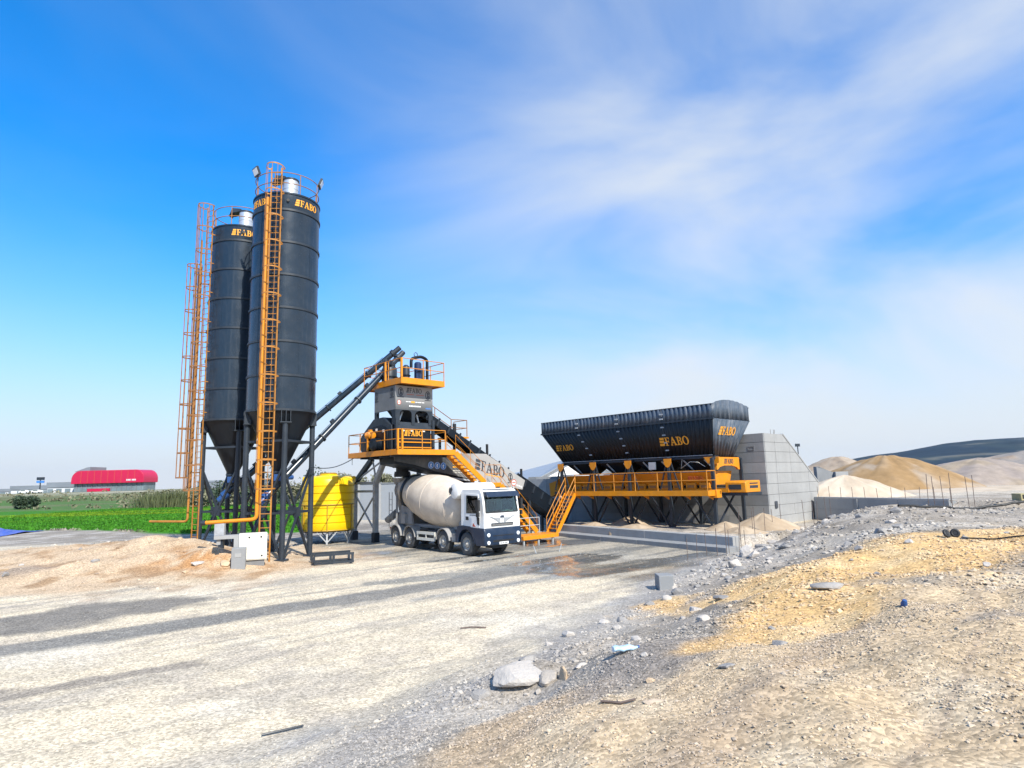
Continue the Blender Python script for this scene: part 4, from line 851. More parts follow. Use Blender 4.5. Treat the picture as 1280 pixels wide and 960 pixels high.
# mixer body: front panel and the chamfered drum housing behind it
prof = [(28.35, 5.1), (28.35, 6.42), (29.25, 6.92), (30.2, 6.88), (31.05, 6.34), (31.55, 5.98), (31.78, 5.55), (31.45, 5.12)]
m = MB(); m.prism(prof, (17.68, 0, 0), (0, 1, 0), (0, 0, 1), (1, 0, 0), 2.22); m.build('mixer_housing', mSteel, tw, bevel=.03)
m = MB(); m.prism([(28.6, 5.2), (28.6, 6.15), (29.4, 6.5), (30.1, 6.45), (30.9, 5.85), (31.0, 5.25)], (17.58, 0, 0), (0, 1, 0), (0, 0, 1), (1, 0, 0), .09); m.build('mixer_end_plate', mNavyDark, tw, bevel=.02)
m = MB(); m.bx(17.85, 20.0, 28.08, 28.3, 5.12, 6.30); m.build('mixer_front_panel', mNavyDark, tw, bevel=.015)
m = MB(); m.hexa([(17.8, 27.98, 6.22), (20.05, 27.98, 6.22), (20.05, 28.34, 6.22), (17.8, 28.34, 6.22)], [(17.9, 28.06, 6.58), (19.95, 28.06, 6.58), (19.95, 28.6, 6.66), (17.9, 28.6, 6.66)]); m.build('mixer_cover', mSteel, tw, bevel=.02)
for a in (17.76, 20.08):
    m = MB(); m.bx(a-.07, a+.07, 27.92, 28.06, 5.06, 6.75); m.build('frame_post', mSteel, tw)
m = MB(); m.bx(17.84, 20.0, 28.02, 28.075, 5.50, 5.56); m.bx(17.84, 20.0, 28.02, 28.075, 5.22, 5.28); m.build('kick_rail', mOrange, tw)
mb, wd = logo('FABO', .30, (18.28, 28.07, 5.86), (1, 0, 0), (0, 0, 1), (0, -1, 0), .02); mb.build('lettering', mLogoY, tw)
for a in (18.12, 18.68, 19.42):
    m = MB(); m.bx(a, a+.19, 28.06, 28.078, 6.10, 6.22); m.build('data_plate', mCream, tw)
for b, z in ((28.9, 6.1), (29.6, 6.2), (30.4, 5.45)):
    m = MB(); m.bx(17.555, 17.575, b, b+.16, z, z+.13); m.build('data_plate', mWhite, tw)
# gear motor on the left face
m = MB(); R90 = Matrix.Translation((17.36, 29.75, 5.98)) @ Matrix.Rotation(-PI/2, 4, 'X')
m.lathe([(.10, -.12), (.17, -.10), (.17, .0), (.21, .02), (.21, .07), (.19, .08), (.19, .13), (.21, .14), (.21, .19), (.19, .20), (.19, .25), (.21, .26), (.21, .31), (.19, .32), (.19, .37), (.21, .38), (.21, .47), (.13, .55), (0, .55)], 18, R90); gm = m.build('gear_motor', mOrange, tw)
m = MB(); m.bx(17.29, 17.45, 29.9, 30.1, 6.17, 6.29); m.build('terminal_box', mOrange, gm)
m = MB(); m.lathe([(.30, 0), (.34, .05), (.34, .42), (.22, .52), (0, .52)], 20, Matrix.Translation((17.60, 29.4, 5.45)) @ Matrix.Rotation(-PI/2, 4, 'Y')); m.build('gearbox', mNavyDark, tw)
m = MB(); m.lathe([(.42, 0), (.42, .25), (.3, .32), (0, .32)], 20, Matrix.Translation((17.60, 30.35, 5.55)) @ Matrix.Rotation(-PI/2, 4, 'Y')); m.build('gearbox', mSteel, tw)
# weighing block: four plates with arched openings round a hopper
ZB, ZT, ZM = 6.45, 8.52, 7.22
def arch(x0, x1, z0, z1, r=.22, n=5):     # opening with rounded upper corners, clockwise
    return [(x0, z0)] + [(x0 + r - r*math.cos(PI/2*i/n), z1 - r + r*math.sin(PI/2*i/n)) for i in range(n+1)] + [(x1 - r + r*math.sin(PI/2*i/n), z1 - r + r*math.cos(PI/2*i/n)) for i in range(n+1)] + [(x1, z0)]
def plate(x0, x1, holes): return [(x0, ZB)] + sum([arch(*h) for h in holes], []) + [(x1, ZB), (x1, ZT), (x0, ZT)]
def inset(l): return l
fa0, fa1, fb0, fb1 = 17.70, 20.08, 28.0, 30.12
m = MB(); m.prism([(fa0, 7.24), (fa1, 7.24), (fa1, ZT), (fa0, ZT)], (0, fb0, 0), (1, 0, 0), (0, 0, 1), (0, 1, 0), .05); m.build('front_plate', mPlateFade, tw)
m = MB(); lp = [(fa0, ZB)] + arch(17.98, 18.72, ZB, ZM) + arch(18.92, 19.82, ZB, ZM, .3) + [(fa1, ZB), (fa1, ZM+.02), (fa0, ZM+.02)]; m.prism(lp, (0, fb0+.002, 0), (1, 0, 0), (0, 0, 1), (0, 1, 0), .05); m.build('front_frame', mSteel, tw)
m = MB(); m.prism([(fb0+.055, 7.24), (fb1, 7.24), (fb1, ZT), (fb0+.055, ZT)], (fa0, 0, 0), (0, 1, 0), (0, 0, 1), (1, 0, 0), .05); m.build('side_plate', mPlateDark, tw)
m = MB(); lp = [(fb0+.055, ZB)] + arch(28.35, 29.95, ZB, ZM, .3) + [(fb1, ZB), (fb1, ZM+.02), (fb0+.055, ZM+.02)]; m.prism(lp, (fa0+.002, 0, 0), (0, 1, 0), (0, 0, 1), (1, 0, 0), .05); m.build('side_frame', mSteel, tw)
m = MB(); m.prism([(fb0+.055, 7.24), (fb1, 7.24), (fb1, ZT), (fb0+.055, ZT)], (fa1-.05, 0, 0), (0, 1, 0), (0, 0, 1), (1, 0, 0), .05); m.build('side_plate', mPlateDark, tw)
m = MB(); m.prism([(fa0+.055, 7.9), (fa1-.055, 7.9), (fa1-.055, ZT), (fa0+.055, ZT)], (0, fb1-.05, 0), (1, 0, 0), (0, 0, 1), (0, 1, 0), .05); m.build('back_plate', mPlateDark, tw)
for a in (fa0+.1, fa1-.1):
    m = MB(); m.bx(a-.08, a+.08, fb1-.2, fb1-.06, ZB, 7.9); m.build('frame_post', mSteel, tw)
m = MB(); m.hexa([(18.6, 28.75, 6.65), (19.2, 28.75, 6.65), (19.2, 29.35, 6.65), (18.6, 29.35, 6.65)], [(17.9, 28.2, 7.9), (19.9, 28.2, 7.9), (19.9, 29.95, 7.9), (17.9, 29.95, 7.9)]); m.build('weigh_hopper', mNavyDark, tw)
m = MB(); m.tube((18.15, 28.5, 6.5), (18.45, 28.5, 7.2), .06, 8); m.tube((19.6, 28.6, 6.5), (19.35, 28.6, 7.3), .05, 8); m.build('air_ram', mSilver, tw)
# print on the plates
mb, wd = logo('FABO', .26, (18.36, 27.998, 8.17), (1, 0, 0), (0, 0, 1), (0, -1, 0), .006); mb.build('lettering', mLogoD, tw)
def monogram(par, a, b, z, ex, ez, s=1.0):     # upright oval emblem with an inner figure
    ex, ez = Vector(ex), Vector(ez); m = MB(); o = Vector((a, b, z)); ring = [ell(0, 0, .17*s, .24*s, 20), ell(0, 0, .125*s, .19*s, 20, True)]
    m.prism(ring, o, ex, (0, 0, 1), ez, .006); m.prism([(-.06*s, -.16*s), (.06*s, -.16*s), (.085*s, -.05*s), (.03*s, .02*s), (.075*s, .07*s), (.05*s, .16*s), (-.06*s, .14*s), (-.03*s, .02*s)], o, ex, (0, 0, 1), ez, .006)
    m.bx(o.x-.2*s if abs(ex.x) > .5 else o.x-.008, o.x+.2*s if abs(ex.x) > .5 else o.x, o.y-.008 if abs(ex.x) > .5 else o.y-.2*s, o.y if abs(ex.x) > .5 else o.y+.2*s, z-.30*s, z-.25*s); return m.build('emblem', mLogoD, par)
monogram(tw, 18.02, 27.998, 8.19, (1, 0, 0), (0, -1, 0)); monogram(tw, 19.76, 27.998, 8.10, (1, 0, 0), (0, -1, 0))
monogram(tw, 17.698, 28.35, 8.19, (0, -1, 0), (-1, 0, 0)); monogram(tw, 17.698, 29.9, 8.1, (0, -1, 0), (-1, 0, 0))
m = MB(); m.bx(18.40, 18.86, 27.993, 27.999, 8.06, 8.09); m.bx(19.0, 19.5, 27.993, 27.999, 8.06, 8.09); m.build('red_line_print', mLogoR, tw)
m = MB(); m.prism(ell(17.92, 7.62, .12, .13, 20), (0, 27.999, 0), (1, 0, 0), (0, 0, 1), (0, -1, 0), .006); rs = m.build('warning_sign', mWhite, tw)
m = MB(); m.prism([ell(17.92, 7.62, .12, .13, 20), ell(17.92, 7.62, .09, .10, 20, True)], (0, 27.992, 0), (1, 0, 0), (0, 0, 1), (0, -1, 0), .004); m.bx(17.84, 18.0, 27.987, 27.991, 7.60, 7.64); m.build('sign_ring', mLogoR, rs)
m = MB()
for i, (a, wd) in enumerate(((18.35, .12), (18.5, .16), (18.95, .14), (19.12, .22), (19.38, .14))): m.bx(a, a+wd, 27.994, 27.999, 7.66, 7.70)
m.build('white_print', mWhite, tw)
m = MB(); m.bx(18.68, 18.90, 27.994, 27.999, 7.63, 7.72); m.build('orange_print', mLogoY, tw)
m = MB()
for i in range(8): m.bx(18.55 + i*.095, 18.55 + i*.095 + .07, 27.994, 27.999, 7.42, 7.49)
m.build('white_print', mWhite, tw)
m = MB()
for i in range(5): m.bx(19.62 + i*.07, 19.62 + i*.07 + .05, 27.994, 27.999, 7.34, 7.41)
m.build('blue_print', mSignBlue, tw)
# top deck
mNavyBlue = mat('navy_blue_motor', (0.012, 0.03, 0.09), 0.4)
D = (17.62, 20.42, 27.32, 31.2); DZ = 8.78
m = MB(); m.bx(D[0]+.05, D[1]-.05, D[2]+.05, D[3]-.05, DZ-.16, DZ-.03); m.build('top_deck', mOrange, tw)
for x0, x1, y0, y1 in ((D[0], D[1], D[2], D[2]+.06), (D[0], D[1], D[3]-.06, D[3]), (D[0], D[0]+.06, D[2]+.062, D[3]-.062), (D[1]-.06, D[1], D[2]+.062, D[3]-.062)):
    m = MB(); m.bx(x0, x1, y0, y1, DZ-.24, DZ+.08); m.build('edge_beam', mOrange, tw, bevel=.008)
railing(tw, [(D[0]+e, D[2]+e, DZ+.05), (D[1]-e, D[2]+e, DZ+.05), (D[1]-e, D[3]-e, DZ+.05), (D[0]+e, D[3]-e, DZ+.05), (D[0]+e, D[2]+e, DZ+.05)], 1.05, mRail, 1.3)
for a, b in ((D[0]+.03, D[2]+.03), (D[0]+.03, D[2]+1.6)):
    m = MB(); m.bx(a-.05, a+.05, b-.05, b+.05, DZ+.08, DZ+1.1); m.build('corner_post', mOrange, tw)
for a, b, r, h in ((18.25, 29.5, .42, 1.05), (18.55, 28.3, .20, .95)):
    m = MB(); T = Matrix.Translation((a, b, DZ)); m.lathe([(r, 0), (r, h*.8), (r*.85, h*.92), (r*.4, h), (0, h)], 22, T); c = m.build('cement_weigher', mSteel, tw)
    m = MB(); m.lathe([(r+.05, h*.35), (r+.05, h*.40)], 22, T); m.build('band', mNavyDark, c)
for a in (17.9, 18.1, 18.35, 18.6):
    m = MB(); m.lathe([(.10, 0), (.10, .22), (.05, .3), (0, .3)], 14, Matrix.Translation((a, 28.95 + (a-17.9), DZ+1.0))); m.build('vent_filter', mNavyDark, tw)
m = MB(); m.path(pipe_bend([(18.75, 28.1, DZ+.8), (18.75, 28.1, DZ+1.3), (19.4, 28.1, DZ+1.48), (19.8, 28.1, DZ+1.35), (19.8, 28.1, DZ)], .1), .085, 10); m.build('vent_pipe', mNavyDark, tw)
m = MB(); m.path([(19.05 + .11*math.cos(t*PI/8), 28.1, DZ+1.55 + .11*math.sin(t*PI/8)) for t in range(16)], .02, 6, True); m.build('lifting_eye', mSteel, tw)
m = MB(); m.lathe([(.20, 0), (.20, .42), (.14, .5), (0, .5)], 16, Matrix.Translation((19.15, 28.05, DZ+.62))); m.bx(18.98, 19.32, 27.95, 28.15, DZ, DZ+.62); m.build('pump_motor', mNavyBlue, tw)
m = MB(); m.bx(19.35, 19.7, 28.2, 28.5, DZ, DZ+.75); m.build('valve_cabinet', mSteel, tw)
# under the platform: discharge funnel, chassis and legs
fx, fy = 19.75, 30.5
m = MB(); m.hexa([(fx-.38, fy-.38, 4.25), (fx+.38, fy-.38, 4.25), (fx+.38, fy+.38, 4.25), (fx-.38, fy+.38, 4.25)], [(fx-.95, fy-1.3, 4.86), (fx+.95, fy-1.3, 4.86), (fx+.95, fy+.9, 4.86), (fx-.95, fy+.9, 4.86)]); m.build('discharge_funnel', mNavyDark, tw)
m = MB(); T = Matrix.Translation((fx, fy, 0)); m.lathe([(.36, 4.02), (.36, 4.26)], 20, T, False); m.lathe([(.46, 3.74), (.47, 3.88), (.44, 4.04)], 20, T, False); m.build('rubber_sleeve', mBlack, tw)
yb = 28.42
ch = [(17.9, 4.82), (17.95, 4.55), (19.2, 4.35), (20.6, 3.98), (22.0, 3.72), (24.2, 3.30), (27.15, 2.80), (27.4, 3.36), (24.25, 4.98), (20.92, 4.99), (20.92, 4.80)]
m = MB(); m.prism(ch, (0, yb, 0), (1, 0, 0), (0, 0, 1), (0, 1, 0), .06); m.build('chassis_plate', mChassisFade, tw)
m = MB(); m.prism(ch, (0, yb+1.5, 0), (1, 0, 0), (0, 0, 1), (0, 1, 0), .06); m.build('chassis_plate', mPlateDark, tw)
m = MB(); m.beam((20.9, yb+.7, 3.55), (27.2, yb+.7, 2.72), 1.3, .35); m.build('chassis_beam', mNavyDark, tw)
m = MB(); m.beam((21.0, yb-.05, 3.66), (24.3, yb-.05, 3.30), .08, .10); m.build('chassis_rail', mGalv, tw)
m = MB()
m.hexa([(17.95, yb+.065, 4.4), (24.0, yb+.065, 3.3), (24.0, yb+1.49, 3.3), (17.95, yb+1.49, 4.4)], [(17.95, yb+.065, 4.75), (24.0, yb+.065, 4.6), (24.0, yb+1.49, 4.6), (17.95, yb+1.49, 4.75)]); m.build('chassis_box', mNavyDark, tw)
mb, wd = logo('FABO', .62, (23.35, yb-.002, 4.10), Vector((.97, 0, -.24)), Vector((.05, 0, 1)), (0, -1, 0), .008); mb.build('lettering', mLogoD, tw)
monogram(tw, 26.15, yb-.002, 3.56, (1, 0, 0), (0, -1, 0), 1.15)
for i in range(3):
    a = 20.25 + i*.42; z = 4.33 - i*.03
    m = MB(); m.prism(ell(a, z, .20, .20, 22), (0, yb-.001, 0), (1, 0, 0), (0, 0, 1), (0, -1, 0), .006); sg = m.build('round_sign', mSignBlue, tw)
    m = MB(); m.prism([(a-.03, z-.10), (a+.03, z-.10), (a+.0, z+.0), (a+.06, z+.04), (a, z+.09), (a-.05, z+.03)], (0, yb-.008, 0), (1, 0, 0), (0, 0, 1), (0, -1, 0), .004); m.prism([ell(a, z, .175, .175, 22), ell(a, z, .163, .163, 22, True)], (0, yb-.008, 0), (1, 0, 0), (0, 0, 1), (0, -1, 0), .004); m.build('sign_figure', mWhite, sg)
m = MB()
for i, (a, z, wd) in enumerate(((21.75, 4.35, .5), (22.3, 4.28, .4), (21.75, 4.18, .8), (22.6, 4.08, .35))): m.bx(a, a+wd, yb-.007, yb-.001, z, z+.08)
m.build('orange_print', mLogoY, tw)
m = MB(); m.bx(21.75, 23.0, yb-.007, yb-.001, 3.98, 4.02); m.bx(21.75, 22.8, yb-.007, yb-.001, 3.88, 3.91); m.build('white_print', mCream, tw)
m = MB()
for i in range(7): m.bx(26.05 + i*.16, 26.05 + i*.16 + .11, yb-.007, yb-.001, 3.20 - i*.045, 3.28 - i*.045)
m.build('white_print', mWhite, tw)
m = MB()
for i in range(6): m.bx(24.2 + i*.2, 24.2 + i*.2 + .14, yb-.007, yb-.001, 3.72 - i*.03, 3.79 - i*.03)
m.build('orange_print', mLogoY, tw)
# legs: a braced pair at the back carries the mixer end, two more stand under the chassis
LB = ((33.05, 32.0), (35.55, 33.5))
for (b, bt) in LB:
    for a in (19.55,):
        m = MB(); m.bx(a-.13, a+.13, b-.13, b+.13, .55, 3.5); m.build('leg', mGalv, tw)
        m = MB(); m.bx(a-.17, a+.17, b-.17, b+.17, -.05, .56); m.build('leg_boot', mSteel, tw)
        m = MB(); m.beam((a, b, 3.45), (a, bt, 4.86), .26, .26, (1, 0, 0)); m.build('raker', mGalv if b < 34 else mSteel, tw)
m = MB(); m.bx(19.42, 19.68, 31.95, 33.7, 4.84, 4.99); m.build('raker_head', mSteel, tw)
for z in (3.45, 2.95):
    m = MB(); m.beam((19.55, 33.05, z), (19.55, 35.55, z), .12, .14); m.build('tie_beam', mGalv, tw)
for p, q in (((33.05, 2.9), (35.55, .65)), ((35.55, 2.9), (33.05, .65)), ((33.05, 3.5), (33.5, 4.8)), ((35.55, 3.5), (32.05, 4.8))):
    m = MB(); dx = .04 if p[0] < 34 else -.04; m.beam((19.55+dx, p[0], p[1]), (19.55+dx, q[0], q[1]), .08, .08, (1, 0, 0)); m.build('brace', mGalv, tw)
for a, b in ((23.3, 28.6), (23.3, 29.8), (21.55, 31.5), (26.4, 29.8)):
    m = MB(); zt = 3.3 if a > 23 else 4.85
    if a > 26: zt = 2.75
    m.bx(a-.1, a+.1, b-.1, b+.1, -.05, zt); m.build('leg', mSteel, tw)
# stair with landing on the right
def stair(par, p, q, wdir, wd, mt, nst, rail=True, sw=.20, rt=.022):
    p, q, wv = Vector(p), Vector(q), Vector(wdir)*wd; s = None; d = (q-p).normalized()
    for k, off_ in enumerate((Vector((0, 0, 0)), wv)):
        m = MB(); m.beam(p + off_, q + off_, .05, sw, ZUP); o = m.build('stair' if k == 0 else 'stringer', mt, par if k == 0 else s)
        if k == 0: s = o
    first = None
    for i in range(nst):
        c = p + (q-p)*((i+.5)/nst); hor = Vector((d.x, d.y, 0)).normalized()*.12
        if first is None:
            m = MB(); o = Vector(wdir)*.03; a = c + o; b = c + wv - o; m.hexa([a-hor-ZUP*.02, a+hor-ZUP*.02, b+hor-ZUP*.02, b-hor-ZUP*.02], [a-hor+ZUP*.02, a+hor+ZUP*.02, b+hor+ZUP*.02, b-hor+ZUP*.02]); first = m.build('tread', mt, s); c0 = c
        else: dup(first, s, c - c0)
    if rail:
        for off_ in (Vector((0, 0, 0)), wv):
            m = MB(); h = 1.0
            for k in (1.0, .55): m.path([p + off_ + ZUP*h*k, q + off_ + ZUP*h*k], rt, 6)
            n = max(2, round((q-p).length/1.1))
            for i in range(n+1): c = p + off_ + (q-p)*(i/n); m.tube(c, c + ZUP*h, rt, 6)
            m.build('handrail', mRail, s)
    return s
stair(tw, (A1, B0+.03, PZ-.12), (22.95, B0+.03, 3.28), (0, 1, 0), .80, mOrange, 9, sw=.30, rt=.014)
m = MB(); m.bx(22.95, 24.15, B0, B0+.86, 3.05, 3.28); m.build('stair_landing', mOrange, tw)
railing(tw, [(22.95, B0+.03, 3.28), (24.15, B0+.03, 3.28)], 1.0, mRail, 1.2, thick=.015)
for a in (23.1, 24.0):
    for b in (B0+.08, B0+.78):
        m = MB(); m.bx(a-.05, a+.05, b-.05, b+.05, -.05, 3.04); m.build('landing_post', mSteel, tw)
stair(tw, (24.15, B0+.03, 3.10), (26.95, B0+.03, .30), (0, 1, 0), .80, mOrange, 12, sw=.30, rt=.014)
m = MB(); m.prism(ell(25.05, 3.25, .20, .20, 24), (0, B0-.06, 0), (1, 0, 0), (0, 0, 1), (0, -1, 0), .012); m.tube((25.05, B0-.05, 2.0), (25.05, B0-.05, 3.1), .02, 6); rs = m.build('round_sign', mWhite, tw)
m = MB(); m.prism([ell(25.05, 3.25, .20, .20, 24), ell(25.05, 3.25, .15, .15, 24, True)], (0, B0-.073, 0), (1, 0, 0), (0, 0, 1), (0, -1, 0), .004); m.bx(24.93, 25.17, B0-.078, B0-.074, 3.22, 3.28); m.build('sign_ring', mLogoR, rs)
# back stair and little landing beside the belt
railing(tw, [(20.3, 29.9, 7.5), (21.6, 29.9, 6.75), (22.8, 29.9, 6.1)], 1.0, mRust, 1.0)
railing(tw, [(22.8, 29.9, 6.1), (24.0, 29.9, 6.1), (24.0, 31.2, 6.1)], 1.0, mRust, 1.2)
m = MB(); m.bx(22.8, 24.1, 29.85, 31.3, 5.98, 6.08); m.build('rear_landing', mOrange, tw)
for a, b in ((22.9, 31.2), (24.0, 31.2)):
    m = MB(); m.bx(a-.06, a+.06, b-.06, b+.06, -.05, 5.97); m.build('landing_post', mSteel, tw)
m = MB(); m.bx(22.95, 23.15, 29.86, 29.96, 6.35, 6.85); m.build('control_box', mBlack, tw)
# ------------------------------------------------------------------ inclined belt conveyor
bc = proot('belt_conveyor', 30.9, 29.4, gz(*W(30.9, 29.4).xy), 'inclined black trough belt conveyor from the bins up to the tower', 'conveyor')
p0, p1 = Vector((31.2, 29.5, 1.35)), Vector((20.0, 29.5, 7.35)); d = (p1-p0).normalized(); up = d.cross(Vector((0, 1, 0))).normalized()
if up.z < 0: up = -up
L = (p1-p0).length; k = 4.6
for s_ in (-1, 1):
    m = MB(); c = Vector((0, s_*.48, 0)); m.beam(p0 + d*k + c, p1 + c, .05, .42, up); m.build('side_panel', mNavyDark, bc)
    m = MB(); c = Vector((0, s_*.56, 0)); m.beam(p0 + c - up*.18, p0 + d*k + c - up*.18, .06, 1.05, up); m.build('trough_side', mNavyDark, bc)
m = MB(); m.beam(p0 + up*.12, p1 + up*.12, .88, .03, up); m.build('belt', mBlack, bc)
m = MB(); m.beam(p0 - up*.62, p0 + d*k - up*.62, 1.05, .05, up); m.build('trough_floor', mNavyDark, bc)
m = MB(); m.tube(p0 + Vector((0, -.5, 0)), p0 + Vector((0, .5, 0)), .3, 18); m.build('tail_drum', mSteel, bc)
m = MB(); m.tube(p1 + Vector((0, -.5, 0)), p1 + Vector((0, .5, 0)), .28, 18); m.build('head_drum', mSteel, bc)
first = None; n = 15
for i in range(n):
    t = .4 + i*(L-.8)/(n-1); c = p0 + d*t
    if first is None: m = MB(); m.beam(c + Vector((0, -.62, 0)) - up*.22, c + Vector((0, -.62, 0)) + up*.26, .07, .09, d); m.beam(c + Vector((0, .62, 0)) - up*.22, c + Vector((0, .62, 0)) + up*.26, .07, .09, d); first = m.build('belt_frame', mSteel, bc); c0 = c
    else: dup(first, bc, c - c0)
for t in (4.0, 7.2):
    m = MB(); c = p0 + d*t; m.bx(c.x-.06, c.x+.06, 28.98, 29.08, c.z+.1, c.z+.85); m.build('pull_switch', mBlack, bc)
for t in (.9, 3.3):
    c = p0 + d*t
    for b in (29.0, 30.0):
        m = MB(); m.bx(c.x-.07, c.x+.07, b-.07, b+.07, -.1, c.z-.4); m.build('support_leg', mSteel, bc)

# ------------------------------------------------------------------ aggregate bins (plant axes)
ab_ = proot('aggregate_bin', 30.3, 17.0, .55, 'long dark navy aggregate bin with orange conveyor housing and walkway below', 'aggregate bin')
AF, AK, BR, BL = 30.26, 34.3, 16.92, 29.64           # front, back, right, left edge of the top band
BZ0, BZ1, BZ2 = 4.42, 6.38, 7.14
fa, ka, rb, lb = 31.15, 33.3, 17.55, 28.55           # lower rim
def corr(par, name, p0, p1, q0, q1, n, depth, mt, top=None, flip=1, thick=0.0):
    """corrugated sheet between the lower edge p0-p1 and the upper edge q0-q1; n trapezoid ribs"""
    p0, p1, q0, q1 = map(Vector, (p0, p1, q0, q1)); nrm = (p1-p0).cross(q0-p0).normalized()*flip; us = []
    for i in range(n):
        for u, h in ((0, 0), (.12, 0), (.28, 1), (.62, 1), (.78, 0)): us.append(((i+u)/n, h))
    us.append((1.0, 0)); vs = []; fs = []
    for u, h in us:
        vs.append(p0.lerp(p1, u) + nrm*h*depth); b = q0.lerp(q1, u) + nrm*h*depth
        if top: b = b + ZUP*top(u)
        vs.append(b)
    for i in range(len(us)-1): fs.append((2*i, 2*i+2, 2*i+3, 2*i+1))
    m = MB(); m.add(vs, fs); o = m.build(name, mt, par, ang=20); s = o.modifiers.new('solid', 'SOLIDIFY'); s.thickness = .02; s.offset = -1; return o
nb = 4
for i in range(nb):
    y0, y1 = BR + (BL-BR)*i/nb + .012, BR + (BL-BR)*(i+1)/nb - .012; w0, w1 = rb + (lb-rb)*i/nb + .012, rb + (lb-rb)*(i+1)/nb - .012
    corr(ab_, 'band_panel', (AF, y1, BZ1), (AF, y0, BZ1), (AF, y1, BZ2), (AF, y0, BZ2), 11, .035, mNavyLit)
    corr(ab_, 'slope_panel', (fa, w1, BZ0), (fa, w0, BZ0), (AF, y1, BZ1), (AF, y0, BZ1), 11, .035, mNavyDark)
    corr(ab_, 'back_panel', (AK, y0, BZ1), (AK, y1, BZ1), (AK, y0, BZ2), (AK, y1, BZ2), 11, .035, mNavyLit)
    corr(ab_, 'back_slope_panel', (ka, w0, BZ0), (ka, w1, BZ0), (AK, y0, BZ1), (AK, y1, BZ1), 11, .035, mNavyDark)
bulge = lambda u: .36*math.sin(PI*min(1, max(0, u)))**.7 * (1 - .25*u)
corr(ab_, 'end_band_panel', (AF, BR, BZ1), (AK, BR, BZ1), (AF, BR, BZ2), (AK, BR, BZ2), 8, .06, mNavyLit, top=bulge)
corr(ab_, 'end_slope_panel', (fa, rb, BZ0), (ka, rb, BZ0), (AF, BR, BZ1), (AK, BR, BZ1), 8, .06, mNavyLit)
corr(ab_, 'end_band_panel', (AK, BL, BZ1), (AF, BL, BZ1), (AK, BL, BZ2), (AF, BL, BZ2), 8, .06, mNavyLit)
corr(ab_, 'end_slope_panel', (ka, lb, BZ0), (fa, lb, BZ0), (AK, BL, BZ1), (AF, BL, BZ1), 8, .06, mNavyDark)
for i in range(1, nb):
    y = BR + (BL-BR)*i/nb; wv = rb + (lb-rb)*i/nb
    m = MB(); m.hexa([(fa+.04, wv-.02, BZ0), (ka-.04, wv-.02, BZ0), (ka-.04, wv+.02, BZ0), (fa+.04, wv+.02, BZ0)], [(AF+.04, y-.02, BZ1), (AK-.04, y-.02, BZ1), (AK-.04, y+.02, BZ1), (AF+.04, y+.02, BZ1)]); m.build('divider', mNavyDark, ab_)
    first = None                          # bolted clips up the seams
    for k in range(7):
        t = k/4.6
        c = Vector((fa, wv, BZ0)).lerp(Vector((AF, y, BZ1)), t) if t < 1 else Vector((AF, y, BZ1 + (t-1.02)*.62/.5 + .12))
        c.x -= .05
        if first is None: m = MB(); m.bx(c.x-.02, c.x+.015, c.y-.11, c.y+.11, c.z-.035, c.z+.035); first = m.build('seam_clip', mGalv, ab_); c0 = c
        else: dup(first, ab_, c - c0)
for z, mt in ((BZ2, mNavy), (BZ1, mSteel)):
    m = MB(); e_ = .05
    m.bx(AF-e_, AF+.03, BR-e_, BL+e_, z-.045, z+.045) if z < BZ2 else m.bx(AF-.03, AF+.03, BR+.0, BL, z-.02, z+.03)
    m.bx(AK-.03, AK+e_, BR, BL, z-.045, z+.045); m.build('rim_beam', mt, ab_)
m = MB(); m.bx(fa-.09, fa+.05, rb-.1, lb+.1, BZ0-.12, BZ0); m.build('lower_beam', mSteel, ab_)
m = MB(); m.bx(ka-.05, ka+.09, rb-.1, lb+.1, BZ0-.12, BZ0); m.build('lower_beam', mSteel, ab_)
m = MB(); m.beam((fa-.10, rb, BZ0+.05), (fa-.10, lb, BZ0+.05), .03, .03); m.build('air_pipe', mGalv, ab_)
# lettering on the slopes and on the end
sl = Vector((AF-fa, 0, BZ1-BZ0)).normalized(); nm = sl.cross(Vector((0, -1, 0))).normalized()
if nm.x > 0: nm = -nm
def on_slope(b, t): p = Vector((fa, b, BZ0)).lerp(Vector((AF, b, BZ1)), t); return p + nm*.045
for b, t, h in ((20.62, .36, .50), (28.72, .42, .40)):
    mb, wd = logo('FABO', h, on_slope(b, t), (0, -1, 0), sl, nm, .012); mb.build('lettering', mLogoY, ab_)
el_ = Vector((0, BR-rb, BZ1-BZ0)).normalized(); en = Vector((1, 0, 0)).cross(el_).normalized()
if en.y > 0: en = -en
q = Vector((31.05, rb, BZ0)).lerp(Vector((31.05, BR, BZ1)), .58) + en*.07
mb, wd = logo('FABO', .46, q, (1, 0, 0), el_, en, .012); mb.build('lettering', mLogoY, ab_)
# gates under each compartment, dark
for i in range(nb):
    w0, w1 = rb + (lb-rb)*i/nb, rb + (lb-rb)*(i+1)/nb; c = (w0+w1)/2
    m = MB(); m.hexa([(31.75, c-.5, 3.65), (32.7, c-.5, 3.65), (32.7, c+.5, 3.65), (31.75, c+.5, 3.65)], [(fa+.05, w0+.05, BZ0-.02), (ka-.05, w0+.05, BZ0-.02), (ka-.05, w1-.05, BZ0-.02), (fa+.05, w1-.05, BZ0-.02)]); m.build('gate_hopper', mNavyDark, ab_)
    for dy in (-.75, .55):
        m = MB(); m.tube((31.25, c+dy, 4.25), (31.55, c+dy-.35, 3.75), .045, 8); m.tube((31.55, c+dy-.35, 3.75), (31.65, c+dy-.45, 3.62), .02, 6); m.build('air_ram', mGalv, ab_)
m = MB(); m.bx(31.1, 31.16, 21.25, 21.75, 3.78, 4.22); m.build('valve_cabinet', mCream, ab_, bevel=.01)
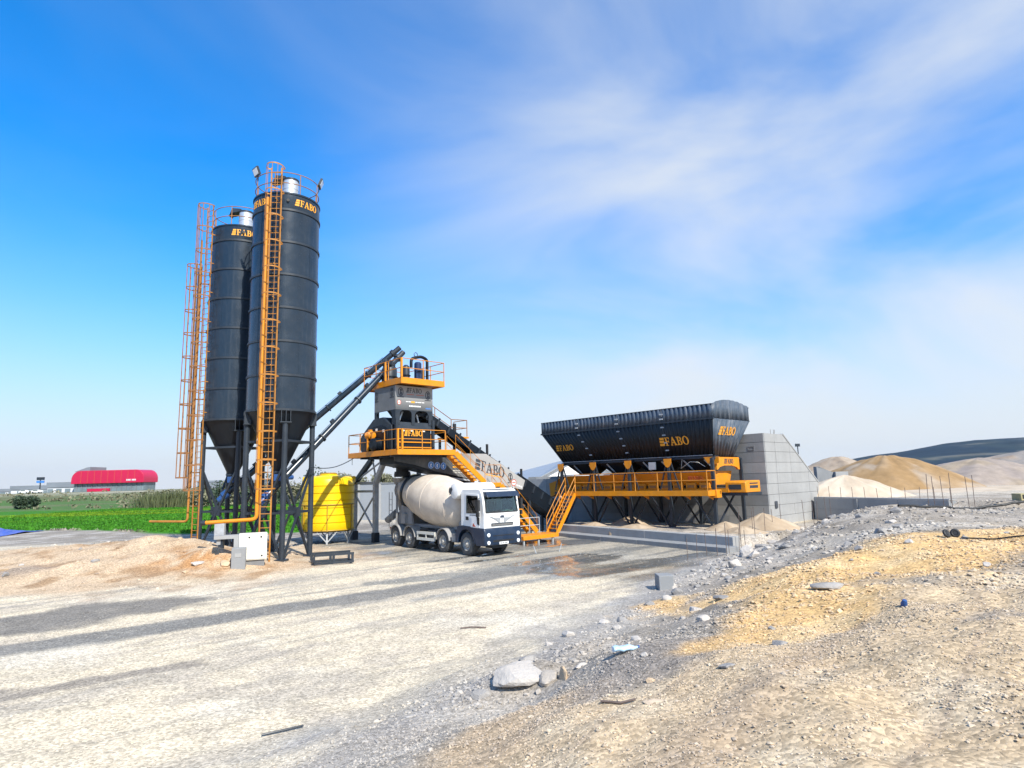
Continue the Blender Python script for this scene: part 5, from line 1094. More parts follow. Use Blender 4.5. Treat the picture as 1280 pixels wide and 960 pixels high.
m = MB(); m.beam((31.05, 17.7, 3.62), (31.05, 28.6, 3.62), .05, .07); m.build('air_manifold', mGalv, ab_)
m = MB(); m.path([(31.0, 19.4, 4.3), (31.0, 19.5, 3.8), (31.0, 18.9, 4.15), (31.0, 18.4, 4.1), (31.0, 18.0, 3.85)], .015, 5); m.build('air_hose', mCream, ab_)
# orange weighing belt housing
for i in range(nb*3):
    y0 = 17.75 + i*.93; y1 = y0 + .915
    m = MB(); m.hexa([(31.42, y0, 2.86), (31.46, y0, 2.86), (31.46, y1, 2.86), (31.42, y1, 2.86)], [(30.98, y0, 3.56), (31.02, y0, 3.56), (31.02, y1, 3.56), (30.98, y1, 3.56)]); m.build('skirt_plate', mOrange, ab_)
m = MB(); m.hexa([(32.9, 17.75, 2.86), (32.95, 17.75, 2.86), (32.95, 28.9, 2.86), (32.9, 28.9, 2.86)], [(33.3, 17.75, 3.56), (33.35, 17.75, 3.56), (33.35, 28.9, 3.56), (33.3, 28.9, 3.56)]); m.build('skirt_plate', mOrange, ab_)
m = MB(); m.prism([(31.02, 3.60), (31.45, 2.86), (32.95, 2.86), (33.3, 3.60)], (0, 17.70, 0), (1, 0, 0), (0, 0, 1), (0, 1, 0), .05); m.build('end_plate', mOrange, ab_)
m = MB(); m.prism([(31.02, 3.40), (31.45, 2.86), (32.95, 2.86), (33.3, 3.40)], (0, 29.0, 0), (1, 0, 0), (0, 0, 1), (0, 1, 0), .05); m.hexa([(31.2, 29.05, 2.5), (33.1, 29.05, 2.5), (33.1, 29.9, 2.2), (31.2, 29.9, 2.2)], [(31.0, 29.05, 3.3), (33.3, 29.05, 3.3), (33.2, 29.9, 3.1), (31.1, 29.9, 3.1)]); m.build('discharge_hood', mOrange, ab_)
m = MB(); m.bx(31.5, 32.9, 16.9, 29.3, 2.74, 2.80); m.build('weigh_belt', mBlack, ab_)
m = MB(); m.bx(31.3, 31.42, 16.9, 29.3, 2.46, 2.66); m.build('belt_beam', mOrange, ab_)
m = MB(); m.bx(32.98, 33.1, 16.9, 29.3, 2.46, 2.66); m.build('belt_beam', mOrange, ab_)
first = None
for i in range(13):                       # the little boxes over the idlers
    y0 = 17.95 + i*.84
    if first is None:
        m = MB(); m.bx(31.22, 31.36, y0, y0+.62, 2.67, 2.98); first = m.build('idler_cover', mOrange, ab_, bevel=.015); f0 = y0
        m = MB(); m.bx(31.205, 31.221, y0+.1, y0+.52, 2.72, 2.86); h0 = m.build('cover_slot', mRust, first)
    else: c = dup(first, ab_, (0, y0-f0, 0)); dup(h0, c, (0, 0, 0))
mb, wd = logo('FABO', .24, (30.985 + .10, 19.15, 3.14), (0, -1, 0), Vector((-.44, 0, .70)), (-.70, 0, -.44), .012); mb.build('lettering', mLogoR, ab_)
# portal at the right end and the drive under it
m = MB(); bp = [(30.95, 4.34), (30.95, 3.66), (31.05, 3.66), (31.28, 3.80), (31.75, 3.88), (32.6, 3.88), (33.1, 3.80), (33.32, 3.66), (33.45, 3.66), (33.45, 4.34)]
m.prism(bp, (0, 17.28, 0), (1, 0, 0), (0, 0, 1), (0, 1, 0), .14); m.build('portal_beam', mOrange, ab_, bevel=.01)
m = MB(); m.prism([(17.1, 4.36), (17.1, 4.05), (17.45, 3.92), (17.75, 4.0), (18.0, 4.36)], (30.95, 0, 0), (0, 1, 0), (0, 0, 1), (-1, 0, 0), .06); m.build('portal_bracket', mOrange, ab_)
mb, wd = logo('FABO', .26, (31.75, 17.275, 3.99), (1, 0, 0), (0, 0, 1), (0, -1, 0), .01); mb.build('lettering', mLogoD, ab_)
m = MB(); m.prism([(31.35, 2.44), (31.35, 2.98), (31.6, 3.06), (33.0, 3.06), (33.0, 2.44)], (0, 15.95, 0), (1, 0, 0), (0, 0, 1), (0, 1, 0), 1.15); dv = m.build('drive_housing', mOrange, ab_, bevel=.04)
m = MB(); m.bx(31.8, 32.7, 15.935, 15.952, 2.66, 2.80); m.bx(31.8, 32.7, 15.935, 15.952, 2.88, 2.94); m.build('vent_slot', mSteel, dv)
m = MB(); m.bx(31.335, 31.352, 16.2, 16.9, 2.60, 2.86); m.build('vent_slot', mSteel, dv)
m = MB(); m.bx(31.4, 33.0, 15.9, 17.2, 2.28, 2.43); m.build('drive_bracket', mSteel, ab_)
# legs: five frames with V braces above and below
ly = (17.35, 20.05, 22.8, 25.5, 28.25)
for i, y in enumerate(ly):
    for a, pr_ in ((30.62, True), (33.7, False)):
        g0 = .5
        m = MB(); m.bx(a-.08, a+.08, y-.08, y+.08, g0, 4.30); m.build('leg', mSteel, ab_)
        m = MB(); m.bx(a-.2, a+.2, y-.2, y+.2, g0-.05, g0+.03); m.build('foot_plate', mSteel, ab_)
        m = MB(); m.beam((a, y, 4.25), (31.2 if pr_ else 33.25, y, BZ0-.06), .12, .12); m.build('knee_beam', mSteel, ab_)
    if 0 < i:
        for s_ in (-1, 1):
            m = MB(); m.beam((30.62, y + s_*.12, 4.2), (30.62, y + s_*.62, 2.66), .07, .07, (1, 0, 0)); m.build('brace', mSteel, ab_)
        m = MB(); m.prism([(-.24, .20), (-.24, -.05), (-.12, -.24), (0, -.30), (.12, -.24), (.24, -.05), (.24, .20)], (30.53, y, 4.16), (0, 1, 0), (0, 0, 1), (-1, 0, 0), .04); m.build('shield_bracket', mOrange, ab_)
    if i < 4:
        y2 = ly[i+1]; mid = (y+y2)/2
        for q in (y, y2):
            m = MB(); m.beam((30.62, q + (.12 if q < mid else -.12), .56), (30.62, mid, 2.42), .08, .08, (1, 0, 0)); m.build('brace', mSteel, ab_)
            m = MB(); m.beam((33.7, q + (.12 if q < mid else -.12), .56), (33.7, mid, 2.42), .08, .08, (1, 0, 0)); m.build('brace', mSteel, ab_)
for q, r_ in ((30.75, 33.0), (33.55, 31.4)):
    m = MB(); m.beam((q, 17.42 if q < 32 else 17.3, .6), (r_, 17.42 if q < 32 else 17.3, 2.4), .08, .08, (0, 1, 0)); m.build('brace', mSteel, ab_)
for a in (30.62, 33.7):
    m = MB(); m.bx(a-.06, a+.06, 17.0, 28.9, 2.40, 2.56); m.build('longitudinal_beam', mSteel, ab_)
for y in ly:
    m = MB(); m.bx(30.7, 33.6, y-.05, y+.05, 2.28, 2.39); m.build('cross_beam', mSteel, ab_)
# walkway along the front
WA0, WA1 = 29.55, 30.45
m = MB(); m.bx(WA0+.05, WA1, 17.15, 26.95, 2.44, 2.52); m.build('walkway_deck', mOrange, ab_)
m = MB(); m.bx(WA0, WA0+.05, 17.1, 27.0, 2.32, 2.60); m.build('edge_beam', mOrange, ab_, bevel=.006)
m = MB(); m.bx(WA0+.06, WA1, 17.1, 17.15, 2.32, 2.60); m.build('edge_beam', mOrange, ab_)
for y in ly + (18.7, 21.4, 24.1, 26.6):
    if y < 27: m = MB(); m.prism([(WA0+.1, 2.43), (WA1, 2.43), (WA1, 2.1)], (0, y-.03, 0), (1, 0, 0), (0, 0, 1), (0, 1, 0), .06); m.build('walkway_bracket', mOrange, ab_)
m = MB(); m.bx(WA1-.2, WA1+.3, 17.0, 17.45, 2.2, 2.62); m.build('corner_block', mOrange, ab_, bevel=.02)
railing(ab_, [(WA1, 17.13, 2.6), (WA0+.03, 17.13, 2.6), (WA0+.03, 26.2, 2.6)], 1.02, mRail, 1.5, thick=.026)
stair(ab_, (WA0, 26.2, 2.45), (27.75, 26.2, .12), (0, 1, 0), .80, mOrange, 11, sw=.24)
# ------------------------------------------------------------------ concrete walls
def clip(poly, a, b, c):                  # keep a*x + b*y <= c
    out = []
    for i in range(len(poly)):
        p, q = poly[i-1], poly[i]; dp, dq = a*p[0]+b*p[1]-c, a*q[0]+b*q[1]-c
        if (dp <= 0) != (dq <= 0): t = dp/(dp-dq); out.append((p[0]+(q[0]-p[0])*t, p[1]+(q[1]-p[1])*t))
        if dq <= 0: out.append(q)
    return out
rw = proot('retaining_wall', 34.3, 16.2, 0, 'tall cast concrete ramp wall behind the bin, its end face sloping down to the right', 'retaining wall')
CA, CB, CZ = 34.30, 16.18, 5.66
rnd = random.Random(5)
core = MB(); core.bx(CA+.10, CA+.50, CB+.10, 23.4, -.3, CZ-.04); core.prism([(23.405, -.3), (36.4, -.3), (36.4, 3.38), (27.4, 3.38), (23.405, CZ-.06)], (CA+.10, 0, 0), (0, 1, 0), (0, 0, 1), (1, 0, 0), .4); core.prism([(CA+.505, -.3), (41.4, -.3), (41.4, 2.62), (36.85, CZ-.05), (CA+.505, CZ-.05)], (0, CB+.10, 0), (1, 0, 0), (0, 0, 1), (0, 1, 0), .4); core.build('wall_core', mConcDark, rw)
# long face: courses of cast panels
zs = [-.25, .42, 1.02, 1.62, 2.22, 2.82, 3.42, 4.02, 4.62, 5.16, CZ]
for k in range(len(zs)-1):
    y = CB - .0; j = 0
    while y < 36.4:
        L_ = 2.44; y1 = min(y + L_, 36.45); poly = [(y+.008, zs[k]+.008), (y1-.008, zs[k]+.008), (y1-.008, zs[k+1]-.008), (y+.008, zs[k+1]-.008)]
        if y > 21: poly = poly if k < 6 else (clip(poly, .55, 1.0, 5.66 + .55*23.4) if y < 26.5 else [])
        if len(poly) > 2: m = MB(); m.prism(poly, (CA+.10, 0, 0), (0, 1, 0), (0, 0, 1), (-1, 0, 0), .10 + rnd.uniform(-.007, .007)); m.build('panel', mConc if rnd.random() < .8 else mConcPale, rw)
        y = y1
slope = lambda p: clip(p, (CZ-2.75)/(41.35-36.82), 1.0, CZ + (CZ-2.75)/(41.35-36.82)*36.82)
for k in range(len(zs)-1):
    x = CA + .11
    for L_ in (1.25, 1.9, 2.4, 1.5):
        x1 = min(x + L_, 41.35); poly = slope([(x+.008, zs[k]+.008), (x1-.008, zs[k]+.008), (x1-.008, zs[k+1]-.008), (x+.008, zs[k+1]-.008)]); x = x1
        if len(poly) > 2: m = MB(); m.prism(poly, (0, CB+.10, 0), (1, 0, 0), (0, 0, 1), (0, -1, 0), .10 + rnd.uniform(-.007, .007)); m.build('panel', mConcPale, rw)
m = MB(); m.bx(35.0, 35.3, CB-.06, CB, 1.45, 1.85); m.build('drain_pipe', mLogoD, rw, bevel=.06)
m = MB(); m.bx(CA-.02, CA, 16.75, 17.15, 4.72, 4.78); m.bx(CA-.02, CA, 16.75, 17.15, 4.9, 4.96); m.bx(CA-.02, CA, 16.75, 16.80, 4.785, 4.895); m.bx(CA-.02, CA, 17.1, 17.15, 4.785, 4.895); m.build('cast_frame', mConcDark, rw)
m = MB()
for a in (35.9, 36.3, 36.45): m.tube((a, CB+.3, CZ-.1), (a+.02, CB+.3, CZ+.28), .012, 6)
m.build('starter_bar', mRebar, rw)
# coping of the slope
m = MB(); m.beam((36.82, CB+.25, CZ), (41.35, CB+.25, 2.78), .56, .08); m.build('coping', mConcPale, rw)
# end wall of the ramp farther back, with a raised end post
rr = wroot('ramp_wall', 21.0, 43.6, 1.6, 'second ramp wall beyond the tall one, wedge shaped with a square end post', 'retaining wall')
p0, p1, p2 = at_px(1015, 604, 43), at_px(1054, 600, 41), at_px(1062, 607, 41)
xa, xb, xc = p0.x, p1.x, p2.x
z0, z1 = at_px(1015, 584, 43).z, at_px(1054, 590, 41).z
m = MB(); m.prism([(xa, 1.0), (xa + .4, 1.0), (xb, 2.9), (xb, z1), (xa, z0)], (0, 42.6, 0), (1, 0, 0), (0, 0, 1), (0, -1, 0), .45); m.build('wall', mConc, rr)
m = MB(); m.bx(xb+.012, xb + .85, 41.9, 42.7, z1 - 1.75, z1+.03); m.build('end_post', mConcPale, rr, bevel=.01)
for i in range(6):
    m = MB(); x = xa + .15 + i*(xb-xa-.3)/6; m.bx(x, x+.30, 42.62, 42.9, z0 - (z0-z1)*i/6 - .1, z0 - (z0-z1)*i/6 + .03); m.build('top_block', mConcDark, rr)
# low wall along the right bank
(x0, y0), (x1, y1) = LOWWALL; dx, dy = x1-x0, y1-y0; Lw = math.hypot(dx, dy)
lw = root('low_wall', (x0, y0, 0), 'low grey concrete wall between the ramp and the right bank', 'wall', None, math.atan2(dy, dx))
m = MB(); m.bx(0, Lw, -.06, .48, -.3, 1.80); m.build('wall_core', mConc, lw)
for i in range(3):
    for (za, zb) in ((-.3, .55), (.562, 1.2), (1.212, 1.84)):
        m = MB(); m.bx(i*2.7 + .008, min(Lw, i*2.7 + 2.692), -.105 - rnd.uniform(0, .012), -.065, za, zb); m.build('panel', mConcPale, lw)
m = MB(); m.bx(0, Lw, -.08, .5, 1.845, 1.90); m.build('coping', mConcPale, lw)
m = MB(); m.bx(2.75, 3.0, -.18, -.121, -.2, 1.84); m.build('pilaster', mConc, lw)
# two step kerb wall before the bins
(x0, y0), (x1, y1) = KERB; dx, dy = x1-x0, y1-y0; Lk = math.hypot(dx, dy)
kw = root('kerb_wall', (x0, y0, 0), 'upper step of the low concrete edging before the bin', 'kerb', None, math.atan2(dy, dx))
for i in range(5):
    m = MB(); m.bx(i*Lk/5 + .006, (i+1)*Lk/5 - .006, -.12 - rnd.uniform(0, .012), .38, -.2, .60 + rnd.uniform(0, .012)); m.build('block', mConcPale, kw, bevel=.015)
kl = root('kerb_step', (x0, y0, 0), 'lower damp step of the low concrete edging beside the puddles', 'kerb', None, math.atan2(dy, dx))
for i in range(5):
    m = MB(); m.bx(i*Lk/5 + .006 + .3, (i+1)*Lk/5 - .006 + .3, -1.0 - rnd.uniform(0, .012), -.135, -.2, .22 + rnd.uniform(0, .012)); m.build('block', mConc, kl, bevel=.015)
# long pale boundary wall behind the tower and buildings beyond
bw = wroot('boundary_wall', -13.5, 60, 0, 'long pale grey panel wall standing behind the mixing tower', 'wall')
p, q = Vector((-17.2, 61.8, 0)), Vector((2.5, 54.5, 0)); dd = (q-p).normalized(); Lb = (q-p).length; nn = 9
for i in range(nn):
    m = MB(); a = p + dd*(i*Lb/nn+.02); b = p + dd*((i+1)*Lb/nn-.02); m.beam(a + ZUP*1.62, b + ZUP*1.62, .22 + .02*(i % 2), 3.5, ZUP); m.build('panel', mWallGrey, bw)
m = MB(); m.beam(p + ZUP*3.42, q + ZUP*3.42, .34, .10, ZUP); m.build('coping', mConc, bw)
for i in range(nn+1):
    m = MB(); a = p + dd*(i*Lb/nn); m.bx(a.x-.14, a.x+.14, a.y-.2, a.y+.2, -.1, 3.36); m.build('post', mConcPale, bw)
sb = wroot('shed', 1.8, 76, 0, 'gabled shed with a grey sheet roof and white gable behind the bin', 'building')
e0, e1, r0 = at_px(660, 603, 76), at_px(704, 590, 74), at_px(702, 576, 80)
gx0, gx1, zr, ze = 3.0, 12.5, r0.z+.25, 3.6
m = MB(); m.prism([(gx0, -.2), (gx1, -.2), (gx1, ze), ((gx0+gx1)/2, zr-.1), (gx0, ze)], (0, 76, 0), (1, 0, 0), (0, 0, 1), (0, 1, 0), 14); m.build('wall', mWhite, sb)
mid = (gx0+gx1)/2
m = MB(); m.hexa([(gx0-4.3, 75.6, ze-.2), (gx0-.1, 75.6, ze-.2), (mid, 75.6, zr), (mid-4.2, 79, zr)], [(gx0-4.3, 75.6, ze-.1), (gx0-.1, 75.6, ze-.1), (mid, 75.6, zr+.12), (mid-4.2, 79, zr+.12)])
m = MB(); m.add([(gx0-.5, 75.5, ze-.3), (mid, 75.5, zr), (mid-.6, 91, zr), (gx0-7.0, 91, ze-.3), (gx0-.5, 75.5, ze-.15), (mid, 75.5, zr+.15), (mid-.6, 91, zr+.15), (gx0-7.0, 91, ze-.15)], [(0,3,2,1),(4,5,6,7),(0,1,5,4),(1,2,6,5),(2,3,7,6),(3,0,4,7)]); m.build('roof', mRoofGrey, sb)
m = MB(); m.add([(mid, 75.5, zr+.001), (gx1+.5, 75.5, ze-.3), (gx1+.5, 91, ze-.3), (mid, 91, zr+.001), (mid, 75.5, zr+.15), (gx1+.5, 75.5, ze-.15), (gx1+.5, 91, ze-.15), (mid, 91, zr+.15)], [(0,3,2,1),(4,5,6,7),(0,1,5,4),(1,2,6,5),(2,3,7,6),(3,0,4,7)]); m.build('roof', mRoofGrey, sb)
m = MB(); m.bx(6.5, 9.5, 75.9, 76.0, 0, 2.6); m.build('door', mFarGrey, sb)
gwall = wroot('block_wall', 4.0, 52, 0, 'weathered grey block wall behind the foot of the belt conveyor', 'wall')
p, q = Vector((1.2, 49.5, 0)), Vector((5.6, 47.2, 0)); dd = (q-p).normalized(); Lb = (q-p).length
for k in range(6):
    for i in range(4):
        m = MB(); o_ = (k % 2)*.5; a = p + dd*(max(0, (i-o_)*Lb/4)+.012); b = p + dd*(min(Lb, (i+1-o_)*Lb/4)-.012)
        if (b-a).length > .2: m.beam(a + ZUP*(.3 + k*.6), b + ZUP*(.3 + k*.6), .5 + rnd.uniform(0, .02), .585, ZUP); m.build('block', mConc if (i + k) % 3 else mConcPale, gwall)

# ------------------------------------------------------------------ concrete mixer lorry (x across, y to the rear, z up)
tl = W(18.55, 23.3); tk_r = TH - rad(4)
tm = root('mixer_truck', (tl.x, tl.y, 0), 'white and dark blue concrete mixer lorry with a dusty beige drum under the tower', 'mixer truck', None, tk_r)
TW = 2.10
mMidCloth = mat('grey_seat_cloth', (0.10, 0.11, 0.12), 0.9); mPale = mat('pale_paper', (0.55, 0.66, 0.60), 0.8)
mClear = bpy.data.materials.new('window_glass'); mClear.use_nodes = True; t = mClear.node_tree; t.nodes.clear()
o_ = N(t, 'ShaderNodeOutputMaterial'); mx_ = N(t, 'ShaderNodeMixShader'); fr_ = N(t, 'ShaderNodeFresnel', IOR=1.5); tr_ = N(t, 'ShaderNodeBsdfTransparent'); gl_ = N(t, 'ShaderNodeBsdfGlossy', Roughness=0.02)
tr_.inputs['Color'].default_value = (.62, .74, .72, 1); ad_ = N(t, 'ShaderNodeMath', operation='ADD'); ad_.inputs[1].default_value = .05
t.links.new(fr_.outputs[0], ad_.inputs[0]); t.links.new(ad_.outputs[0], mx_.inputs[0]); t.links.new(tr_.outputs[0], mx_.inputs[1]); t.links.new(gl_.outputs[0], mx_.inputs[2]); t.links.new(mx_.outputs[0], o_.inputs[0])
# wheels
def wheel_mesh(xo, r, wd):
    mt_ = MB(); R = Matrix.Rotation(PI/2, 4, 'Y')
    mt_.lathe([(r*.60, 0), (r*.80, -.012), (r*.95, .012), (r, .05), (r, wd-.05), (r*.95, wd-.012), (r*.80, wd), (r*.60, wd-.01)], 30, R, False)
    for i in range(30):
        a = 2*PI*i/30; c = Vector((wd/2, math.cos(a)*r, math.sin(a)*r)); mt_.bx(wd*.12, wd*.88, c.y-.02, c.y+.02, c.z-.02, c.z+.02)
    rm = MB(); rm.lathe([(r*.615, .02), (r*.57, .0), (r*.52, .05), (r*.34, .075), (r*.30, .03), (r*.17, .01), (r*.15, -.05), (0, -.05)], 26, R, False)
    for i in range(8):
        a = 2*PI*i/8; rm.tube((.03, math.cos(a)*r*.235, math.sin(a)*r*.235), (-.005, math.cos(a)*r*.235, math.sin(a)*r*.235), .018, 6)
    return mt_, rm
AX = (0.0, 2.02, 5.3, 6.8); WR = .52
proto = None
for i, y in enumerate(AX):
    for side_ in (0, 1):
        e_ = bpy.data.objects.new('wheel', None); COL.objects.link(e_); e_.parent = tm; e_.location = (0.02 if side_ == 0 else TW-.02, y, WR); e_.rotation_euler = (0, 0, 0 if side_ == 0 else PI)
        if proto is None:
            mt_, rm = wheel_mesh(0, WR, .36 if i < 2 else .6); t0 = mt_.build('tyre', mTyre, e_); r0_ = rm.build('rim', mRim, e_); proto = (t0, r0_)
        else:
            for o in proto: dup(o, e_)
for y in AX:
    m = MB(); m.tube((.3, y, WR), (TW-.3, y, WR), .09, 10); m.build('axle', mSteel, tm)
# frame
for x in (.62, 1.42):
    m = MB(); m.bx(x, x+.09, -.9, 7.5, .78, 1.06); m.build('chassis_beam', mChassis, tm)
for y in (1.0, 2.9, 4.3, 6.0, 7.4):
    m = MB(); m.bx(.715, 1.415, y-.06, y+.06, .80, 1.02); m.build('cross_member', mChassis, tm)
m = MB(); m.bx(.5, 1.60, .55, 7.4, 1.07, 1.22); m.build('sub_frame', mChassis, tm, bevel=.01)
# fenders over the rear axles and the second axle
def fender(y, r, x0, x1, a0=.12, a1=PI-.12, mt=mChassis, th=.035):
    m = MB(); n = 12; vs = []; fs = []
    for i in range(n+1):
        a = a0 + (a1-a0)*i/n
        for rr in (r, r+th):
            for x in (x0, x1): vs.append((x, y - math.cos(a)*rr, WR + math.sin(a)*rr))
    for i in range(n):
        k = i*4; j = k+4
        fs += [(k, k+1, j+1, j), (k+2, j+2, j+3, k+3), (k, j, j+2, k+2), (k+1, k+3, j+3, j+1)]
    fs += [(0, 2, 3, 1), (n*4, n*4+1, n*4+3, n*4+2)]; m.add(vs, fs); return m.build('fender', mt, tm)
for y in AX[1:]:
    fender(y, .60, -.03, .50); fender(y, .60, TW-.5, TW+.03)
# cab
cabp = [(-1.40, 1.28), (-1.42, 1.92), (-1.26, 2.80), (-1.12, 2.97), (-.9, 3.02), (.27, 3.02), (.38, 2.94), (.40, 1.28)]
n_ = Vector((0, -(2.80-1.92), -(1.42-1.26))).normalized(); n_ = Vector((0, -.984, .179))
def on_wind(x, z, o=.012): t = (z-1.92)/(2.80-1.92); return Vector((x, -1.42 + .16*t, z)) + n_*o
a_, b_, c_, d_ = on_wind(.13, 1.97), on_wind(TW-.13, 1.97), on_wind(TW-.18, 2.70), on_wind(.18, 2.70)
WH = [(-1.05, 1.94), (-.97, 2.70), (-.10, 2.74), (-.08, 1.94)]
m = MB()
for x0 in (.02, TW-.07): m.prism([cabp, WH], (x0, 0, 0), (0, 1, 0), (0, 0, 1), (1, 0, 0), .05)
m.hexa([(.0705, -1.40, 1.28), (TW-.0705, -1.40, 1.28), (TW-.0705, -1.33, 1.28), (.0705, -1.33, 1.28)], [(.0705, -1.419, 1.94), (TW-.0705, -1.419, 1.94), (TW-.0705, -1.34, 1.94), (.0705, -1.34, 1.94)])
wu = Vector((0, .179, .984)); oo = Vector((.0705, -1.419, 1.9405))
m.prism([[(0, 0), (TW-.141, 0), (TW-.141, .90), (0, .90)], [(.07, .05), (.12, .76), (TW-.261, .76), (TW-.211, .05)]], oo, (1, 0, 0), wu, -n_, .06)
m.prism([(-1.255, 2.82), (-1.12, 2.97), (-.9, 3.02), (.27, 3.02), (.38, 2.94), (.38, 2.86), (.25, 2.90), (-1.15, 2.88)], (.0705, 0, 0), (0, 1, 0), (0, 0, 1), (1, 0, 0), TW-.141)
m.bx(.0705, TW-.0705, .32, .395, 1.28, 2.855); m.bx(.0705, TW-.0705, -1.325, .315, 1.28, 1.34)
cab = m.build('cab', mWhite, tm)
m = MB(); m.bx(.08, TW-.08, -1.32, -.95, 1.55, 1.97); dash = m.build('dashboard', mSteel, tm, bevel=.03)
m = MB(); m.path([(.55 + .22*math.cos(t*PI/10), -.86 + .06*math.sin(t*PI/10), 2.02 + .21*math.sin(t*PI/10)) for t in range(20)], .018, 6, True); m.tube((.55, -.95, 1.9), (.55, -.87, 2.02), .03, 8); m.build('steering_wheel', mBlack, dash)
for x in (.28, 1.30):
    m = MB(); m.bx(x, x+.5, -.55, .0, 1.62, 1.78); m.hexa([(x, -.05, 1.70), (x+.5, -.05, 1.70), (x+.5, .12, 1.70), (x, .12, 1.70)], [(x+.05, .12, 2.40), (x+.45, .12, 2.40), (x+.45, .24, 2.40), (x+.05, .24, 2.40)]); m.bx(x+.12, x+.38, .16, .26, 2.41, 2.62); m.build('seat', mMidCloth, tm, bevel=.03)
m = MB(); m.bx(1.4, 1.85, -1.2, -1.0, 1.975, 2.03); m.build('papers', mPale, dash)
m = MB(); k_ = n_*-.012; m.hexa([a_+k_, b_+k_, b_, a_], [d_+k_, c_+k_, c_, d_]); m.build('windscreen', mClear, tm)
m = MB(); f_ = n_*.006
for p, q in ((a_, b_), (b_, c_), (c_, d_), (d_, a_)): m.beam(p + f_, q + f_, .05, .02, n_)
m.build('windscreen_seal', mBlack, tm)
for x in (.45, 1.2):
    m = MB(); m.beam(on_wind(x, 1.99, .03), on_wind(x+.58, 2.06, .03), .02, .02); m.build('wiper', mBlack, tm)
m = MB(); m.hexa([(.10, -1.62, 2.66), (TW-.10, -1.62, 2.66), (TW-.10, -1.33, 2.72), (.10, -1.33, 2.72)], [(.12, -1.44, 2.90), (TW-.12, -1.44, 2.90), (TW-.12, -1.20, 2.90), (.12, -1.20, 2.90)]); m.build('sun_visor', mBlue, tm, bevel=.015)
m = MB(); m.bx(.25, TW-.25, -1.2, -1.0, 3.01, 3.05); m.build('roof_rail', mWhite, tm)
# left and right doors, windows, mirrors
for sx, x0, x1 in ((-1, .02, -.005), (1, TW-.02, TW+.005)):
    dp = [(-1.08, 1.30), (-1.13, 1.9), (-1.02, 2.80), (-.02, 2.86), (0.02, 1.30)]
    m = MB(); m.prism([dp, WH], (x0, 0, 0), (0, 1, 0), (0, 0, 1), (sx, 0, 0), .022); dr = m.build('door', mWhite, tm, bevel=.008)
    m = MB(); m.prism([(-1.047, 1.943), (-.968, 2.697), (-.103, 2.737), (-.083, 1.943)], (x0 + sx*.004, 0, 0), (0, 1, 0), (0, 0, 1), (sx, 0, 0), .008); m.build('window', mClear, dr)
    m = MB()
    for p, q in zip(WH, WH[1:] + WH[:1]): m.beam((x0 + sx*.025, p[0], p[1]), (x0 + sx*.025, q[0], q[1]), .03, .012, (1, 0, 0))
    m.build('window_seal', mBlack, dr)
    m = MB(); m.bx(x0 + sx*.022, x0 + sx*.05, -.24, -.04, 1.62, 1.78); m.build('handle', mBlack, dr)
    m = MB(); m.prism([(-1.10, 1.40), (-1.12, 1.75), (-.88, 1.80), (-.92, 1.45)], (x0 + sx*.022, 0, 0), (0, 1, 0), (0, 0, 1), (sx, 0, 0), .008); m.build('air_duct', mBlack, dr)
    m = MB()
    for i in range(6): m.bx(x0 + sx*.022, x0 + sx*.027, -.85 + i*.09, -.79 + i*.09, 1.83, 1.87)
    m.build('door_print', mSteel, dr)
    m = MB(); m.prism([(-.80, 1.34), (-.60, 1.5), (-.55, 1.34)], (x0 + sx*.022, 0, 0), (0, 1, 0), (0, 0, 1), (sx, 0, 0), .006); m.build('door_badge', mLogoR, dr)
    m = MB(); xm = x0 + sx*.22; m.bx(xm-.06, xm+.06, -1.36, -1.14, 2.05, 2.55); m.bx(xm-.05, xm+.05, -1.34, -1.16, 1.80, 2.0); m.tube((x0, -1.1, 2.62), (xm, -1.25, 2.58), .018, 6); m.tube((x0, -1.1, 1.95), (xm, -1.25, 1.9), .018, 6); m.build('mirror', mBlack, tm, bevel=.02)
# white front panel with the wing emblem
m = MB(); m.bx(.42, TW-.42, -1.445, -1.42, 1.36, 1.49); gl = m.build('grille', mSteel, tm, bevel=.01)
for z in (1.39, 1.43):
    m = MB(); m.bx(.46, TW-.46, -1.452, -1.446, z-.008, z+.008); m.build('slat', mRim, gl)
m = MB(); m.prism(ell(TW/2, 1.77, .13, .055, 20), (0, -1.428, 0), (1, 0, 0), (0, 0, 1), (0, -1, 0), .02); em = m.build('emblem', mBlue, tm)
m = MB(); m.prism([ell(TW/2, 1.77, .13, .055, 20), ell(TW/2, 1.77, .112, .042, 20, True)], (0, -1.449, 0), (1, 0, 0), (0, 0, 1), (0, -1, 0), .004); m.build('emblem_ring', mSilver, em)
for sx in (-1, 1):                        # feathered wings either side
    m = MB()
    for k in range(5):
        z0_ = 1.72 - k*.042; ln = .66 - k*.12; pts = [(.10, z0_), (.10 + ln*.5, z0_+.005), (.10 + ln, z0_+.11-.012*k), (.10 + ln*.93, z0_+.05-.012*k), (.10 + ln*.5, z0_-.03), (.10, z0_-.03)]
        m.prism([(TW/2 + sx*p_[0], p_[1]) for p_ in (pts if sx > 0 else pts[::-1])], (0, -1.427, 0), (1, 0, 0), (0, 0, 1), (0, -1, 0), .008)
    m.build('wing_print', mGalv, tm)
m = MB(); m.bx(TW/2-.02, TW/2+.02, -1.434, -1.424, 1.52, 1.70); m.build('wing_print', mGalv, tm)
